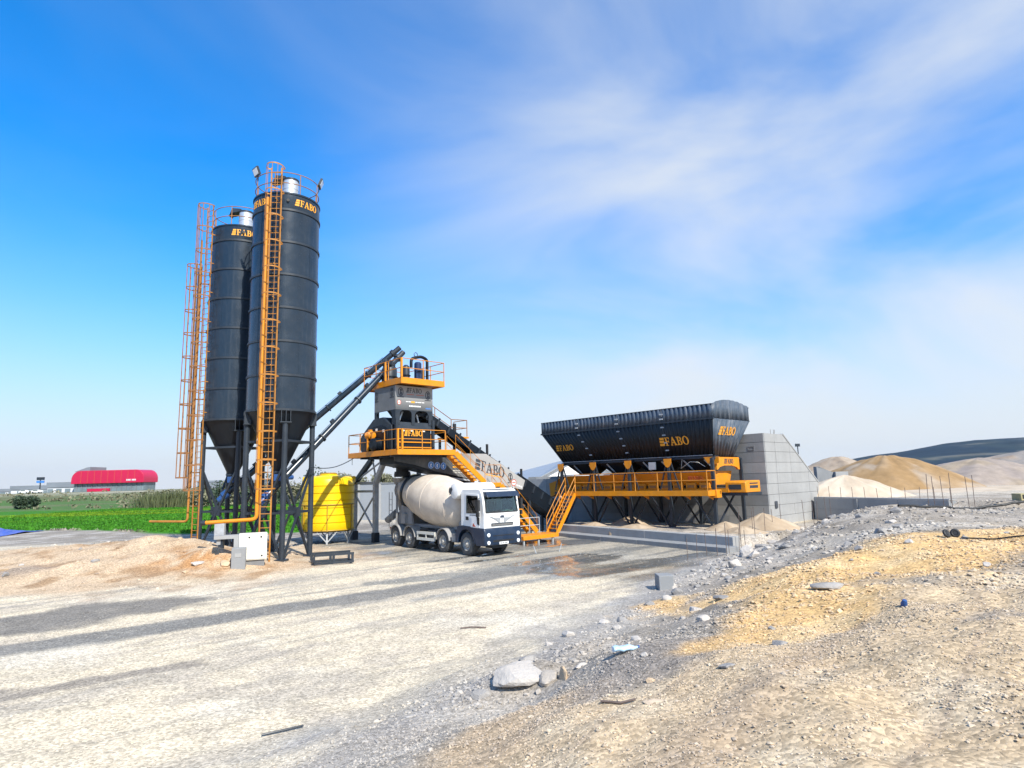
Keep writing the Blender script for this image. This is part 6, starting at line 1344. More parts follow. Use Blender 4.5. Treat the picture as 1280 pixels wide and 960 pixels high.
# dark blue lower body
m = MB(); m.prism([(-1.46, .50), (-1.50, .62), (-1.50, 1.05), (-1.44, 1.275), (-.66, 1.275), (-.66, 1.0), (-.72, .62), (-.80, .50)], (-.01, 0, 0), (0, 1, 0), (0, 0, 1), (1, 0, 0), TW+.02); m.build('bumper', mBlue, tm, bevel=.04)
for x0, x1 in ((-.015, .30), (TW-.30, TW+.015)):
    n = 12; arcp = [(-math.cos(PI*i/n)*.655, WR+.02 + math.sin(PI*i/n)*.655) for i in range(n+1)]
    pl = [(-.70, .55)] + [(p[0], max(p[1], .55)) for p in arcp] + [(.86, .55), (.86, 1.0), (.66, 1.31), (.3, 1.36), (-.3, 1.34), (-.66, 1.272), (-.70, 1.2)]
    m = MB(); m.prism(pl, (x0, 0, 0), (0, 1, 0), (0, 0, 1), (1, 0, 0), x1-x0); m.build('wheel_arch', mBlue, tm, bevel=.015)
m = MB(); m.bx(.45, TW-.45, -1.512, -1.495, .66, .74); m.build('lower_slot', mBlack, tm)
m = MB(); m.bx(.45, TW-.45, -1.512, -1.495, .92, .95); m.build('panel_seam', mBlack, tm)
for x in (.20, TW-.20):
    for z in (.64, .98):
        m = MB(); m.lathe([(.085, 0), (.085, .03), (.05, .045), (0, .045)], 18, Matrix.Translation((x, -1.495, z)) @ Matrix.Rotation(PI/2, 4, 'X')); m.build('headlight', mLamp, tm)
m = MB(); m.bx(.79, 1.31, -1.53, -1.505, .54, .65); npl = m.build('number_plate', mWhite, tm)
m = MB()
for i, (x, wd) in enumerate(((.86, .04), (.91, .04), (.98, .04), (1.03, .045), (1.11, .04), (1.16, .04), (1.21, .04))): m.bx(x, x+wd*.8, -1.534, -1.531, .565, .625)
m.build('plate_mark', mLogoD, npl)
m = MB(); m.bx(.6, TW-.6, -1.2, -.7, .36, .52); m.build('skid_plate', mSteel, tm)
m = MB(); m.bx(.03, .2, .90, 1.25, .55, .62); m.bx(.03, .2, .9, 1.25, .85, .92); m.bx(.03, .07, .9, 1.25, .56, .9); m.build('step', mChassis, tm)
# water tank across behind the cab
m = MB(); T = Matrix.Translation((-.10, .78, 2.95)) @ Matrix.Rotation(PI/2, 4, 'Y'); m.lathe([(0, -.05), (.25, -.045), (.36, 0), (.37, .05), (.37, 2.15), (.34, 2.22), (0, 2.22)], 30, T); wt = m.build('water_tank', mWhite, tm, ang=40)
m = MB(); m.prism([(.85, 3.01), (.93, 3.15), (1.0, 3.05), (1.05, 3.14), (1.14, 3.06), (1.17, 2.89), (1.1, 2.85), (1.12, 2.75), (1.03, 2.82), (.97, 2.77), (.95, 2.91)], (-.153, 0, 0), (0, 1, 0), (0, 0, 1), (-1, 0, 0), .012); m.build('tank_print', mLogoD, wt)
m = MB(); m.tube((1.2, .78, 3.31), (1.2, .78, 3.40), .09, 12); m.build('filler_cap', mWhite, wt)
# drum
da, db = Vector((TW/2, 1.02, 1.98)), Vector((TW/2, 7.42, 3.04)); dx_ = (db-da).normalized(); DL = (db-da).length
zq = dx_; xq = Vector((1, 0, 0)); yq = zq.cross(xq).normalized(); DM = Matrix((( xq.x, yq.x, zq.x, da.x), (xq.y, yq.y, zq.y, da.y), (xq.z, yq.z, zq.z, da.z), (0, 0, 0, 1)))
dprof = [(0, -.03), (.45, 0), (.72, .10), (.92, .30), (1.05, .55), (1.13, .95), (1.23, 1.7), (1.28, 2.3), (1.29, 2.8), (1.28, 3.3), (1.21, 3.85), (1.10, 4.5), (.95, 5.2), (.82, 5.75), (.70, DL)]
m = MB(); m.lathe(dprof, 56, DM, False); m.build('drum', mDrum, tm, ang=30)
for t, r in ((.80, 1.103), (2.8, 1.292), (4.5, 1.102)):
    m = MB(); m.lathe([(r-.01, t-.02), (r+.012, t-.015), (r+.012, t+.015), (r-.01, t+.02)], 56, DM, False); m.build('weld_band', mDrum, tm)
m = MB(); m.lathe([(.86, 5.30), (1.0, 5.32), (1.0, 5.48), (.86, 5.50)], 44, DM, False); m.build('roller_ring', mSteel, tm)
m = MB(); m.lathe([(.68, DL-.02), (.76, DL+.0), (.72, DL+.10), (.5, DL+.12)], 36, DM, False); m.build('drum_mouth', mChassis, tm)
m = MB(); m.bx(.65, 1.45, .75, 1.2, 1.22, 1.62); m.bx(.5, 1.6, 1.12, 1.3, 1.22, 1.5); m.lathe([(.34, -.42), (.34, -.02)], 20, DM); m.build('gearbox_stand', mChassis, tm)
# rear pedestal, charging hopper and chute
for x in (.40, 1.70):
    m = MB(); m.hexa([(x-.05, 5.5, 1.2), (x+.05, 5.5, 1.2), (x+.05, 7.4, 1.2), (x-.05, 7.4, 1.2)], [(x-.05, 5.75, 2.0), (x+.05, 5.75, 2.0), (x+.05, 6.7, 2.2), (x-.05, 6.7, 2.2)]); m.build('pedestal', mChassis, tm)
    m = MB(); m.beam((x-.25, 6.9, 1.15), (x-.05, 7.25, 3.3), .09, .09); m.build('hopper_post', mChassis, tm)
m = MB(); m.bx(.2, 1.9, 6.1, 6.5, 1.22, 1.75); m.build('rear_cross_frame', mChassis, tm)
m = MB(); m.hexa([(.60, 7.25, 3.05), (1.50, 7.25, 3.05), (1.50, 7.6, 3.05), (.60, 7.6, 3.05)], [(.32, 6.95, 3.68), (1.78, 6.95, 3.68), (1.78, 7.9, 3.68), (.32, 7.9, 3.68)]); m.build('charging_hopper', mChassis, tm, bevel=.02)
m = MB(); m.hexa([(.66, 7.3, 2.1), (1.44, 7.3, 2.1), (1.34, 7.75, 1.85), (.76, 7.75, 1.85)], [(.32, 7.15, 3.0), (1.78, 7.15, 3.0), (1.78, 7.55, 3.0), (.32, 7.55, 3.0)]); m.build('collecting_funnel', mChassis, tm, bevel=.02)
vs = []; fs = []; n = 8
for s_ in range(2):
    for i in range(n+1):
        a = PI + PI*i/n; vs.append((.15 + s_*-.55 + math.cos(a)*.26 + .5, 7.4 + s_*.35, 1.85 - s_*.55 + math.sin(a)*.26 + .15))
for i in range(n): fs.append((i, i+1, n+1+i+1, n+1+i))
m = MB(); m.add(vs, fs); ct_ = m.build('chute', mChassis, tm); sd = ct_.modifiers.new('solid', 'SOLIDIFY'); sd.thickness = .02
m = MB()
for z in (1.0, 1.3, 1.6, 1.9, 2.2, 2.5): m.tube((.10, 7.35, z), (.10, 7.70, z), .015, 6)
m.tube((.10, 7.35, .9), (.10, 7.35, 2.9), .02, 6); m.tube((.10, 7.70, .9), (.10, 7.70, 2.9), .02, 6); m.build('ladder', mChassis, tm)
# side guard and tanks between the axles
m = MB(); m.bx(.0, .06, 2.75, 4.5, .48, .62); m.bx(.0, .06, 2.75, 4.5, .78, .92); 
for y in (2.78, 3.6, 4.44): m.bx(.005, .055, y-.04, y+.04, .62, .78)
m.build('side_guard', mCream, tm)
m = MB(); m.bx(.10, .62, 2.85, 3.6, .50, 1.0); m.build('fuel_tank', mSteel, tm, bevel=.06)
m = MB(); m.bx(.12, .62, 3.7, 4.4, .55, 1.02); m.build('battery_box', mBlack, tm, bevel=.02)
for x in (TW-.06,):
    m = MB(); m.bx(x, x+.06, 2.75, 4.5, .48, .62); m.bx(x, x+.06, 2.75, 4.5, .78, .92); m.build('side_guard', mCream, tm)
m = MB(); m.bx(.10, 2.0, 7.5, 7.6, .62, .80); m.build('rear_bar', mChassis, tm)
for x in (.12, 1.66):
    m = MB(); m.bx(x, x+.32, 7.6, 7.64, .84, .98); m.build('tail_light', mLogoR, tm)

# ------------------------------------------------------------------ person standing behind the bin stair
pc = W(30.0, 27.85); pz = gz(pc.x, pc.y)
ps = wroot('person', pc.x, pc.y, pz, 'person in dark jacket and trousers standing behind the bin stair', 'person')
def skin_obj(name, joints, edges, mt, par, sub=2):
    me = bpy.data.meshes.new(name); me.from_pydata([j[0] for j in joints], edges, []); me.materials.append(mt)
    o = bpy.data.objects.new(name, me); COL.objects.link(o); o.parent = par
    sk = o.modifiers.new('skin', 'SKIN'); sk.use_smooth_shade = True
    for v, j in zip(me.skin_vertices[0].data if me.skin_vertices else [], joints): v.radius = (j[1], j[2] if len(j) > 2 else j[1])
    sb_ = o.modifiers.new('sub', 'SUBSURF'); sb_.levels = sub; sb_.render_levels = sub; return o
def person_body(par):
    me = bpy.data.meshes.new('body')
    J = [((0,0,.95),.13,.10), ((0,0,1.12),.125,.095), ((0,0,1.32),.155,.105), ((0,0,1.46),.10,.08), ((0,.005,1.53),.052,.055), ((0,-.015,1.60),.068,.08), ((0,-.02,1.70),.072,.09), ((0,-.01,1.76),.05,.06),
         ((.10,0,.88),.085,.09), ((.115,-.01,.50),.058,.06), ((.12,.02,.10),.042,.045), ((.125,-.12,.04),.042,.032),
         ((-.10,0,.88),.085,.09), ((-.125,-.03,.50),.058,.06), ((-.14,.04,.10),.042,.045), ((-.145,-.10,.04),.042,.032),
         ((.20,0,1.42),.058,.06), ((.25,.02,1.14),.045,.048), ((.24,-.05,.90),.033,.036), ((.235,-.09,.80),.034,.02),
         ((-.20,0,1.42),.058,.06), ((-.25,.03,1.14),.045,.048), ((-.22,-.10,.93),.033,.036), ((-.205,-.15,.84),.034,.02)]
    E = [(0,1),(1,2),(2,3),(3,4),(4,5),(5,6),(6,7),(0,8),(8,9),(9,10),(10,11),(0,12),(12,13),(13,14),(14,15),(2,16),(16,17),(17,18),(18,19),(2,20),(20,21),(21,22),(22,23)]
    # five fingers on each hand
    for wv, sx in ((19, 1), (23, -1)):
        b = Vector(J[wv][0])
        for k, (oy, ln) in enumerate(((-.028, .065), (-.010, .075), (.010, .072), (.026, .058))):
            i = len(J); J.append((tuple(b + Vector((0, oy, -.035))), .0095, .0095)); J.append((tuple(b + Vector((-sx*.012, oy, -.035-ln*.6))), .0085, .0085)); J.append((tuple(b + Vector((-sx*.03, oy, -.035-ln))), .007, .007)); E += [(wv, i), (i, i+1), (i+1, i+2)]
        i = len(J); J.append((tuple(b + Vector((-sx*.01, -.045, .01))), .011, .011)); J.append((tuple(b + Vector((-sx*.02, -.06, -.04))), .009, .009)); E += [(wv, i), (i, i+1)]
    me.from_pydata([j[0] for j in J], E, [])
    o = bpy.data.objects.new('body', me); COL.objects.link(o); o.parent = par
    sk = o.modifiers.new('skin', 'SKIN'); sk.use_smooth_shade = True
    if not me.skin_vertices:
        bpy.context.view_layer.objects.active = o
    for v, j in zip(me.skin_vertices[0].data, J): v.radius = (j[1], j[2])
    me.skin_vertices[0].data[0].use_root = True
    s2 = o.modifiers.new('sub', 'SUBSURF'); s2.levels = 2; s2.render_levels = 2
    me.materials.append(mCloth); return o
body = None
try: body = person_body(ps)
except Exception as ex: print('person', ex)
m = MB(); Hm = Matrix.Translation((pc.x, pc.y-.02, pz+1.68)); m.lathe([(0, -.125), (.055, -.115), (.085, -.05), (.092, .02), (.085, .07), (.05, .115), (0, .125)], 20, Hm); hd = m.build('head', mSkin, ps, ang=80)
m = MB(); m.lathe([(.098, .01), (.096, .06), (.06, .125), (0, .138)], 20, Hm @ Matrix.Translation((0, .012, 0))); m.build('hair', mHair, hd, ang=80)
m = MB(); m.tube((pc.x, pc.y-.105, pz+1.68), (pc.x, pc.y-.128, pz+1.655), .014, 8)
for sx in (-1, 1): m.tube((pc.x+sx*.088, pc.y-.015, pz+1.65), (pc.x+sx*.10, pc.y-.005, pz+1.70), .018, 6)
m.build('nose_and_ears', mSkin, hd)
m = MB()
for sx in (-1, 1): m.lathe([(.011, 0), (.008, .006), (0, .008)], 10, Matrix.Translation((pc.x+sx*.034, pc.y-.104, pz+1.69)) @ Matrix.Rotation(PI/2, 4, 'X'))
m.bx(pc.x-.025, pc.x+.025, pc.y-.107, pc.y-.10, pz+1.615, pz+1.622); m.build('eyes_and_mouth', mHair, hd)

# ------------------------------------------------------------------ small things about the yard
# control cabinets by the silo legs
x, y = -11.2, 26.25; z = gz(x, y)
cb = root('electric_cabinet', (x, y, z), 'cream white steel cabinet standing on blocks at the silo foot', 'cabinet', None, rad(24), (0, 0, 0))
m = MB(); m.bx(-.15, .93, .18, .75, .22, 1.30); m.build('housing', mCream, cb, bevel=.012)
m = MB(); m.bx(.0, .90, .155, .178, .26, 1.27); dr = m.build('door', mCream, cb, bevel=.01)
for a, b in ((.20, 1.12), (.66, 1.12), (.70, .36)):
    m = MB(); m.bx(a, a+.07, .135, .153, b, b+.06); m.build('latch', mBlack, dr)
m = MB(); m.bx(-.1, .85, .25, .65, -.1, .215); m.build('plinth', mConcDark, cb)
m = MB(); m.bx(-1.1, -.16, .3, .8, 1.12, 1.26); m.bx(-1.0, -.85, .4, .7, .9, 1.12); m.build('cable_tray', mConcPale, cb)
m = MB(); m.bx(-.35, -.16, .25, .5, .75, 1.12); m.build('junction_box', mConcPale, cb)
cp = root('concrete_post', (x - .1, y - .12, z), 'stubby grey concrete post before the cream cabinet', 'post', None, rad(20), (0, 0, 0))
m = MB(); m.bx(-.27, .27, -.25, .25, -.15, .78); m.build('post', mConc, cp, bevel=.02)
m = MB(); m.bx(-.14, .10, -.262, -.251, .42, .58); m.build('plate', mConcPale, cp)
x, y = -13.35, 29.0; z = gz(x, y)
jb = wroot('switch_box', x, y, z, 'small grey switch box on a steel post beside the silo leg', 'switch box')
m = MB(); m.bx(x-.22, x+.22, y-.3, y-.12, z+.5, z+1.12); m.build('box', mGalv, jb, bevel=.01)
m = MB(); m.bx(x-.10, x+.10, y-.11, y+.06, z-.2, z+.9); m.build('post', mSteel, jb)
# steel skid frame
sk = root('steel_frame', (-8.1, 28.2, 0), 'low dark steel lifting frame lying by the silo leg', 'steel frame', None, rad(24), (0, 0, 0))
for yy in (-.5, .45):
    for zz_ in (.08, .42):
        m = MB(); m.bx(-.82, .86, yy-.05, yy+.05, zz_-.045, zz_+.045); m.build('rail', mSteel, sk)
    for xx in (-.82, .0, .80):
        m = MB(); m.bx(xx-.05, xx+.05, yy-.047, yy+.047, .13, .37); m.build('upright', mSteel, sk)
for xx in (-.8, .8):
    m = MB(); m.bx(xx-.045, xx+.045, -.44, .39, .04, .12); m.build('cross_bar', mSteel, sk)
# orange step platform with a little rail at the stair foot
sp = proot('step_platform', 23.75, 24.9, 0, 'low orange step platform with pale handrail beside the lorry front', 'platform')
m = MB(); m.bx(23.2, 25.9, 24.3, 25.5, .24, .44); m.build('deck', mOrange, sp, bevel=.01)
for a in (23.3, 24.4, 25.5):
    for b in (24.4, 25.4):
        m = MB(); m.bx(a-.04, a+.04, b-.04, b+.04, -.05, .235); m.build('leg', mGalv, sp)
railing(sp, [(23.25, 25.45, .44), (25.55, 25.45, .44)], .85, mGalv, .8)
railing(sp, [(23.25, 25.45, .44), (23.25, 26.6, .1)], .75, mGalv, .8)
# white survey stakes near the lorry
for i, (px_, py_) in enumerate(((2.0, 30.4), (.95, 29.9))):
    m = MB(); z = gz(px_, py_); m.tube((px_, py_, z-.1), (px_+.14*(1-2*i), py_+.05, z+.32), .02, 8); m.tube((px_+.14*(1-2*i), py_+.05, z+.32), (px_+.16*(1-2*i), py_+.05, z+.38), .012, 6)
    one(m, 'marker_stake', mGalv, ('short pale stake leaning right in the puddle before the orange platform', 'short pale stake leaning left, nearer the lorry')[i], 'stake', 'pale stakes by the puddle')
# concrete block at the foot of the bank and a few others
x, y = 4.45, 19.55; z = gz(x, y)
m = MB(); m.bx(x-.22, x+.22, y-.25, y+.35, z-.3, z+.42); one(m, 'concrete_block', mConc, 'grey concrete block set in the toe of the rubble bank', 'block', bevel=.02)
# rebar starter bars
RB = 'rebar starter bars sticking out of the foundations'
r_ = random.Random(3)
def rebar(x, y, h, z=None, lean=.05, label='', group=''):
    z = gz(x, y) if z is None else z; m = MB(); m.tube((x, y, z-.2), (x + r_.uniform(-lean, lean), y + r_.uniform(-lean, lean), z+h), .014, 5)
    one(m, 'rebar', mRebar, label, 'rebar', group)
for i in range(9):
    t = i/8; rebar(8.6 + 5.0*t + r_.uniform(-.2, .2), 27.2 + 6.0*t + r_.uniform(-.3, .3), 1.0 + .4*r_.random(), label='thin rebar standing between the kerb end and the tall wall corner', group='rebar before the tall wall corner')
for i in range(7):
    t = i/6; rebar(7.0 + 3.4*t, 26.4 + 2.6*t + r_.uniform(-.2, .2), .75 + .3*r_.random(), label='short rebar standing in the toe of the bank before the kerb', group='rebar at the bank toe')
for i in range(5): rebar(14.8 + .7*i, 32.6 + .75*i + r_.uniform(-.2, .2), 1.15 + .3*r_.random(), label='rebar standing in the pit below the sloping wall end', group='rebar in the pit by the low wall')
for i in range(11):
    t = i/10; rebar(18.55 + 3.1*t, 38.7 - 7.2*t + .1, .5 + .15*r_.random(), 1.9, label='thin rebar sticking up from the top of the low wall', group='rebar along the low wall')
for i in range(6): rebar(19.2 + .45*i + r_.uniform(-.1, .1), 29.6 + r_.uniform(-.2, .5), 1.15 + .35*r_.random(), 1.8, label='taller rebar in the close cluster on the bank crest', group='rebar cluster on the bank crest')
# hose over the crest, crate, tyres
m = MB(); pts = []
for i in range(26):
    t = i/25; x = 17.2 + 7.5*t; y = 28.6 + .3*math.sin(t*5) + 1.2*t; pts.append((x, y, gz(x, y) + .10 + .22*sst(.45, .95, np.array([t]))[0] + .04*math.sin(t*9)))
m.path(pts, .055, 8); one(m, 'hose', mBlack, 'thick black hose lying along the crest of the right bank', 'hose')
x, y = 25.4, 31.6; z = gz(x, y)
cr = wroot('crate', x, y, z, 'small yellow crate with dark openings at the far right of the bank', 'crate')
m = MB(); m.bx(x-.5, x+.5, y-.3, y+.3, z-.1, z+.30); m.build('body', mat('faded_yellow', (.36, .31, .16), .7), cr, bevel=.02)
for i in range(3): m = MB(); m.bx(x-.42+i*.30, x-.20+i*.30, y-.312, y-.302, z+.05, z+.25); m.build('opening', mBlack, cr)
for i, (dx, dy) in enumerate(((0, 0), (.22, .03))):
    x, y = 10.07 + dx, 15.0 + dy; z = gz(x, y); T = Matrix.Translation((x, y, z+.09)) @ Matrix.Rotation(rad(62 + 14*i), 4, 'X') @ Matrix.Rotation(rad(20 - 50*i), 4, 'Y')
    m = MB(); n = 20
    m.lathe([(.04, -.03)] + [(.07 + .034*math.cos(a), .034*math.sin(a)) for a in [-2.4 + 4.8*k/9 for k in range(10)]] + [(.04, .03)], n, T, True)
    one(m, 'rubber_wheel', mBlack, ('small black rubber wheel on the grey bank, left of its twin', 'small black rubber wheel on the grey bank, right of its twin')[i], 'wheel', 'black rubber wheels on the bank')
m = MB(); x, y = 10.3, 14.8
m.path([(x + .09*k, y - .14*k - .03*math.sin(k), gz(x + .09*k, y - .14*k) + .03) for k in range(9)], .018, 6); one(m, 'cable', mBlack, 'short black cable trailing from the rubber wheels', 'cable')
# litter on the near bank
x, y = 1.35, 8.35; z = gz(x, y)
bo = root('plastic_bottle', (x, y, z+.05), 'crushed pale blue plastic bottle lying on the rubble', 'bottle', None, rad(12), (0, 0, 0))
m = MB(); R = Matrix.Rotation(PI/2, 4, 'Y'); m.lathe([(0, -.17), (.045, -.165), (.05, -.12), (.042, -.08), (.05, -.04), (.044, 0), (.05, .05), (.045, .09), (.02, .14), (.016, .165)], 18, R)
m.v = [(v[0], v[1]*1.25, v[2]*.75 + .008*math.sin(v[0]*40)) for v in m.v]; m.build('body', mPet, bo, ang=60)
m = MB(); m.lathe([(.019, .162), (.019, .19), (0, .19)], 12, R); m.build('cap', mMotorBlue, bo)
x, y = 4.88, 8.25; z = gz(x, y); m = MB(); m.lathe([(.035, 0), (.04, .03), (.032, .06), (.025, .085), (0, .09)], 14, Matrix.Translation((x, y, z)) @ Matrix.Rotation(.5, 4, 'X'))
one(m, 'plastic_cup', mMotorBlue, 'small bright blue plastic cup on the orange sand', 'cup')
mStoneDirty = mat('dirty_limestone', (0.38, 0.335, 0.285), 0.95, 0.0, 0.22, 3.0, dust=0.75, dustcol=(0.30, 0.27, 0.24), bump=0.8, bscale=14)
def rock(x, y, sx, sy, sz, mt, label, cat='stone', group=None, seed=1, rz=0.0, name='stone', sink=.3, tilt=0.0):
    rr = np.random.RandomState(seed); V_, F_ = [], []
    import bmesh
    bm = bmesh.new(); bmesh.ops.create_icosphere(bm, subdivisions=3, radius=1.0)
    dirs = rr.randn(13, 3); dirs /= np.linalg.norm(dirs, axis=1, keepdims=True); lim = .48 + .34*rr.rand(13)
    for v in bm.verts:
        p = np.array(v.co); k = dirs @ p
        f = np.min(np.where(k > 1e-3, lim/np.maximum(k, 1e-3), 9)); f = min(1.0, f); p = p*f*(1 + .02*(rr.rand()-.5)); v.co = (p[0]*sx, p[1]*sy, p[2]*sz)
    me = bpy.data.meshes.new(name); bm.to_mesh(me); bm.free(); me.materials.append(mt)
    o = bpy.data.objects.new(name, me); COL.objects.link(o); o.location = (x, y, gz(x, y) + sz*(.42-sink)); o.rotation_euler = (tilt, 0, rz); return tag(o, label, cat, group)
rock(.05, 9.5, .62, .36, .17, mStonePale, 'broad pale limestone boulder sunk in the near edge of the bank', seed=4, name='boulder', sink=.60)
rock(.42, 9.15, .20, .15, .13, mStoneDirty, 'pale limestone lump leaning on the right side of the broad boulder', seed=8)
for i, (x, y, sx, sy, sz, rz, mt, lb) in enumerate(((.60, 9.0, .05, .13, .16, .3, mStoneTan, 'upright tan clay shard beside the broad pale boulder'), (.86, 9.15, .16, .05, .05, .5, mStonePale, 'thin pale stick-like stone pointing away from the clay shard'),
        (1.28, 6.35, .15, .05, .03, .35, mWood, 'flat tan wood offcut on the near bank'), (2.17, 6.85, .12, .08, .025, .1, mStone, 'flat dark grey slate chip below the orange sand'),
        (5.15, 10.7, .34, .20, .09, .1, mStone, 'flat grey slab on a dirt clump in the orange sand'), (1.42, 7.15, .07, .06, .04, .0, mStoneTan, 'reddish tan brick chip among the grey rubble'),
        (3.9, 16.9, .20, .16, .12, 1.0, mStonePale, 'white rock at the crest above the concrete block'), (7.6, 22.5, .34, .25, .30, .4, mStonePale, 'white plaster lump leaning on the bank crest before the kerb'),
        (9.2, 25.6, .42, .34, .42, .9, mStonePale, 'white sack shaped lump on the bank below the wall corner'), (-12.9, 26.0, .32, .22, .16, .2, mStonePale, 'pale rock in the brown dirt left of the cabinet'),
        (-11.85, 26.1, .36, .26, .2, 1.2, mStoneTan, 'brown dirt clod beside the concrete post'), (-.55, 9.3, .16, .12, .10, .3, mStone, 'grey stone left of the broad pale boulder'),
        (1.95, 11.0, .13, .10, .08, 2.0, mStonePale, 'small pale stone above the crushed bottle'))):
    nm_ = 'wood_offcut' if mt is mWood else ('clay_shard' if 'shard' in lb else 'stone')
    rock(x, y, sx, sy, sz, mt, lb, 'wood' if mt is mWood else 'stone', None, 20+i, rz, nm_, sink=.32, tilt=.0 if i else .35)
SG = 'loose rubble stones over the right bank'
k = 0
while k < 80:
    x = r_.uniform(-1, 22); y = r_.uniform(6, 31); s_ = float(side(np.array([x]), np.array([y]), TOE)[0])
    if s_ < -.4 or s_ > 9 or (s_ > 3 and r_.random() < .6) or abs(x) > y*.85: continue
    q = .035 + .010*y*r_.random(); pale_ = r_.random() < .33; mt_ = mStonePale if pale_ else mStone
    wh_ = 'near the camera below the orange sand' if y < 13 else ('around the orange sand' if y < 21 else 'along the far crest by the walls')
    lb_ = ('pale angular stone lying on the bank ' if pale_ else 'grey angular stone lying on the bank ') + wh_; gp_ = ('pale' if pale_ else 'grey') + ' bank stones ' + wh_
    rock(x, y, q*r_.uniform(.8, 1.5), q*r_.uniform(.7, 1.2), q*r_.uniform(.5, .9), mt_, lb_, 'stone', gp_, 100+k, r_.uniform(0, 6)); k += 1
for i in range(34):
    x = r_.uniform(-26, -11.5); y = r_.uniform(24, 44); q = r_.uniform(.06, .2)
    kk_ = i % 3; rock(x, y, q*1.3, q, q*.7, (mStoneTan, mStonePale, mStone)[kk_], ('tan', 'pale', 'grey')[kk_] + ' loose stone lying on the dirt bank left of the silos', 'stone', ('tan', 'pale', 'grey')[kk_] + ' stones on the dirt bank', 300+i, r_.uniform(0, 6))
m = MB(); m.path([(.80, 6.62, gz(.80, 6.62)+.025), (.98, 6.5, gz(.98, 6.5)+.02), (1.12, 6.46, gz(1.12, 6.46)+.025)], .012, 6); one(m, 'iron_bar', mRebar, 'short dark iron bar on the near rubble', 'bar')
m = MB()
pts = [(-3.55, 9.15), (-3.3, 9.28), (-3.08, 9.45)]
m.path([(a, b, gz(a, b)+.03) for a, b in pts], .014, 6); one(m, 'stick', mSteel, 'bent grey stick lying alone on the pale yard', 'stick')
m = MB(); pts = [(-1.35, 15.2), (-1.1, 15.25), (-.75, 15.2)]; m.path([(a, b, gz(a, b)+.03) for a, b in pts], .016, 6); one(m, 'stick', mRebar, 'short dark stick on the pale yard nearer the lorry', 'stick')
# blue tarp and cable heap left of the silos
tx_, ty_ = -42.5, 50.5; n = 26; U_, V2 = np.meshgrid(np.linspace(-1, 1, n), np.linspace(-1, 1, n)); X = tx_ + U_*3.4; Y = ty_ + V2*2.4
Z = height(X.ravel(), Y.ravel()).reshape(X.shape) + .05 + .9*fbm(X, Y, 0.8, 4, 71)*np.clip(1.15-np.hypot(U_, V2), 0, 1)
v_ = np.stack([X - tx_, Y - ty_, Z], 2).reshape(-1, 3); ii = np.arange(n*n).reshape(n, n); f_ = np.stack([ii[:-1, :-1].ravel(), ii[:-1, 1:].ravel(), ii[1:, 1:].ravel(), ii[1:, :-1].ravel()], 1)
o = np_obj('tarp', v_, f_, mTarp); o.location = (tx_, ty_, 0); so_ = o.modifiers.new('s', 'SOLIDIFY'); so_.thickness = .02; tag(o, 'crumpled blue tarpaulin on the rough ground at the field edge', 'tarp')
x, y = -17.6, 36.6
for i in range(3):
    m = MB(); a = [(x + .5*i + .3*math.sin(k*1.1+i), y + .15*k - .2*i, gz(x + .5*i, y + .15*k) + .06 + .12*abs(math.sin(k*.9 + i))) for k in range(10)]
    m.path(a, .05, 6); one(m, 'hose_coil', mGalv, ('pale grey hose loop left of the silo ladder, farthest left of three', 'pale grey hose loop left of the silo ladder, middle of three', 'pale grey hose loop nearest the silo ladder foot')[i], 'hose', 'pale hose loops by the ladder')
m = MB(); m.tube((-20.5, 38, gz(-20.5, 38)+.06), (-17.6, 37.2, gz(-17.6, 37.2)+.10), .07, 8); one(m, 'pipe', mGalv, 'long grey pipe lying on the dirt left of the hose loops', 'pipe')
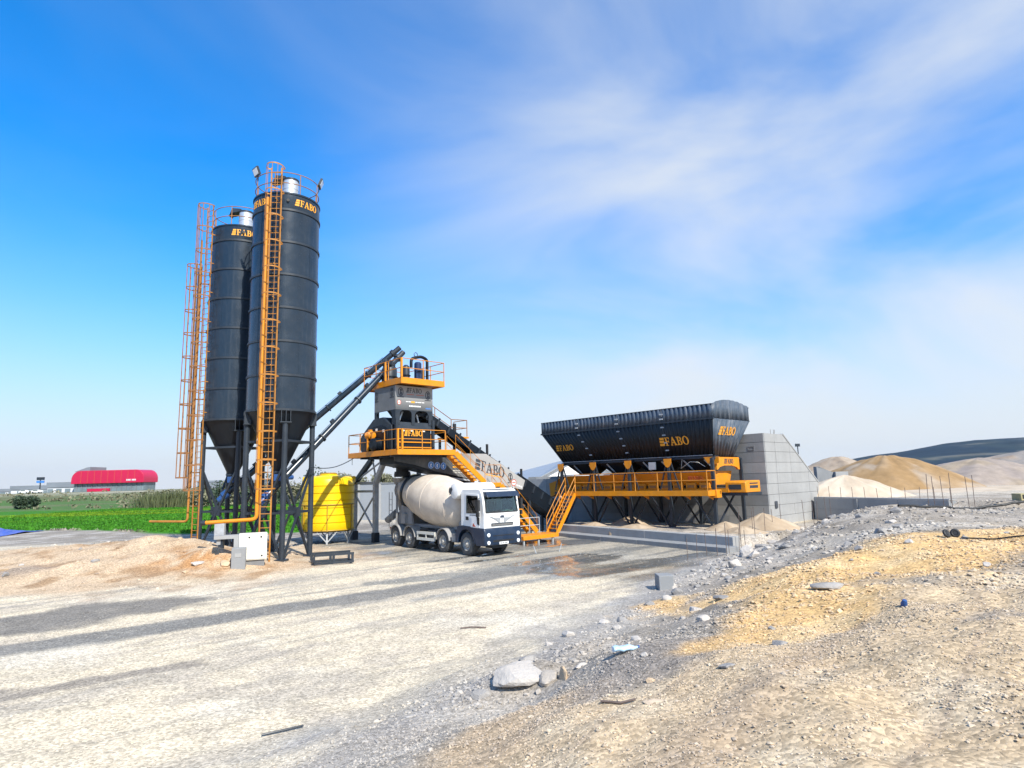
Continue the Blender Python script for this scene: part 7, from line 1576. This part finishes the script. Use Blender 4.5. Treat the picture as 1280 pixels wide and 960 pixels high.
# sand spilled below the bins
for i, (a, b, rx, ry, h) in enumerate(((29.9, 25.0, 1.2, .9, .25), (29.4, 21.6, 1.5, .9, .28), (31.5, 23.5, 1.5, 1.0, .55), (30.9, 17.0, 1.2, 1.1, .45), (32.3, 15.6, 2.0, 1.3, .85), (29.6, 15.4, 1.2, 1.0, .35))):
    q = W(a, b); heap('sand_heap', q.x, q.y, rx, ry, h, .52, ((.40, .32, .23), (.33, .25, .17)), ('small sand heap spilled left behind the kerb, under the second bin', 'flat sand heap spilled behind the kerb under the middle bins', 'taller grey sand heap under the middle of the bin', 'sand heap at the right leg of the bin', 'largest sand heap, against the tall wall corner', 'low sand heap at the right end of the kerb')[i], 'sand spilled under the bin', 30+i, n=40, m=16)
# plants behind the truck, light pole, cables
q = W(31.6, 33.2)
bush('shrub', q.x, q.y, 1.0, .9, 'bright green shrub growing beyond the conveyor foot', None, mLeafG, 520, .13, 9)
q = W(29.6, 35.0); bush('shrub', q.x, q.y, .7, .8, 'smaller green shrub left of the bright one, seen past the stair', None, mLeafG, 380, .12, 10)
pp_ = at_px(1000, 590, 110); pl = wroot('light_pole', pp_.x, pp_.y, 1.7, 'tall thin light pole far behind the sloping wall', 'light pole')
m = MB(); m.tube((pp_.x, pp_.y, 1.5), (pp_.x, pp_.y, 8.0), .09, 8); m.build('pole', mSteel, pl)
m = MB(); m.bx(pp_.x-.35, pp_.x+.35, pp_.y-.2, pp_.y+.2, 7.9, 8.4); m.build('lamp_head', mSteel, pl)
m = MB(); a_, b_ = Vector(rp1(b1 + rad(60), 1.5, 4.25)), W(17.25, 31.6, 4.80); pts = [a_.lerp(b_, t/16) - ZUP*.25*math.sin(PI*t/16) for t in range(17)]; m.path(pts, .022, 6)
one(m, 'power_cable', mSteel, 'thin cable hung between the front silo leg and the tower deck', 'cable')
m = MB(); m.path([W(17.25, 31.7, 4.8), W(17.25, 31.7, 4.45)], .015, 5); one(m, 'cable_drop', mSteel, 'short cable end hanging below the tower deck corner', 'cable')

# ------------------------------------------------------------------ air
HAZE = 0.5/16000
if HAZE:
    m = MB(); m.bx(-9300, 9300, -9300, 9300, -6, 330)
    hm = bpy.data.materials.new('air'); hm.use_nodes = True; t = hm.node_tree; t.nodes.clear(); o_ = N(t, 'ShaderNodeOutputMaterial'); v_ = N(t, 'ShaderNodeVolumePrincipled', Density=HAZE); v_.inputs['Color'].default_value = (.62, .80, 1.0, 1); v_.inputs['Anisotropy'].default_value = .2
    t.links.new(v_.outputs[0], o_.inputs['Volume']); hz_o = m.build('haze', hm); tag(hz_o, 'thin pale air over the whole country', None, None, 'stuff')
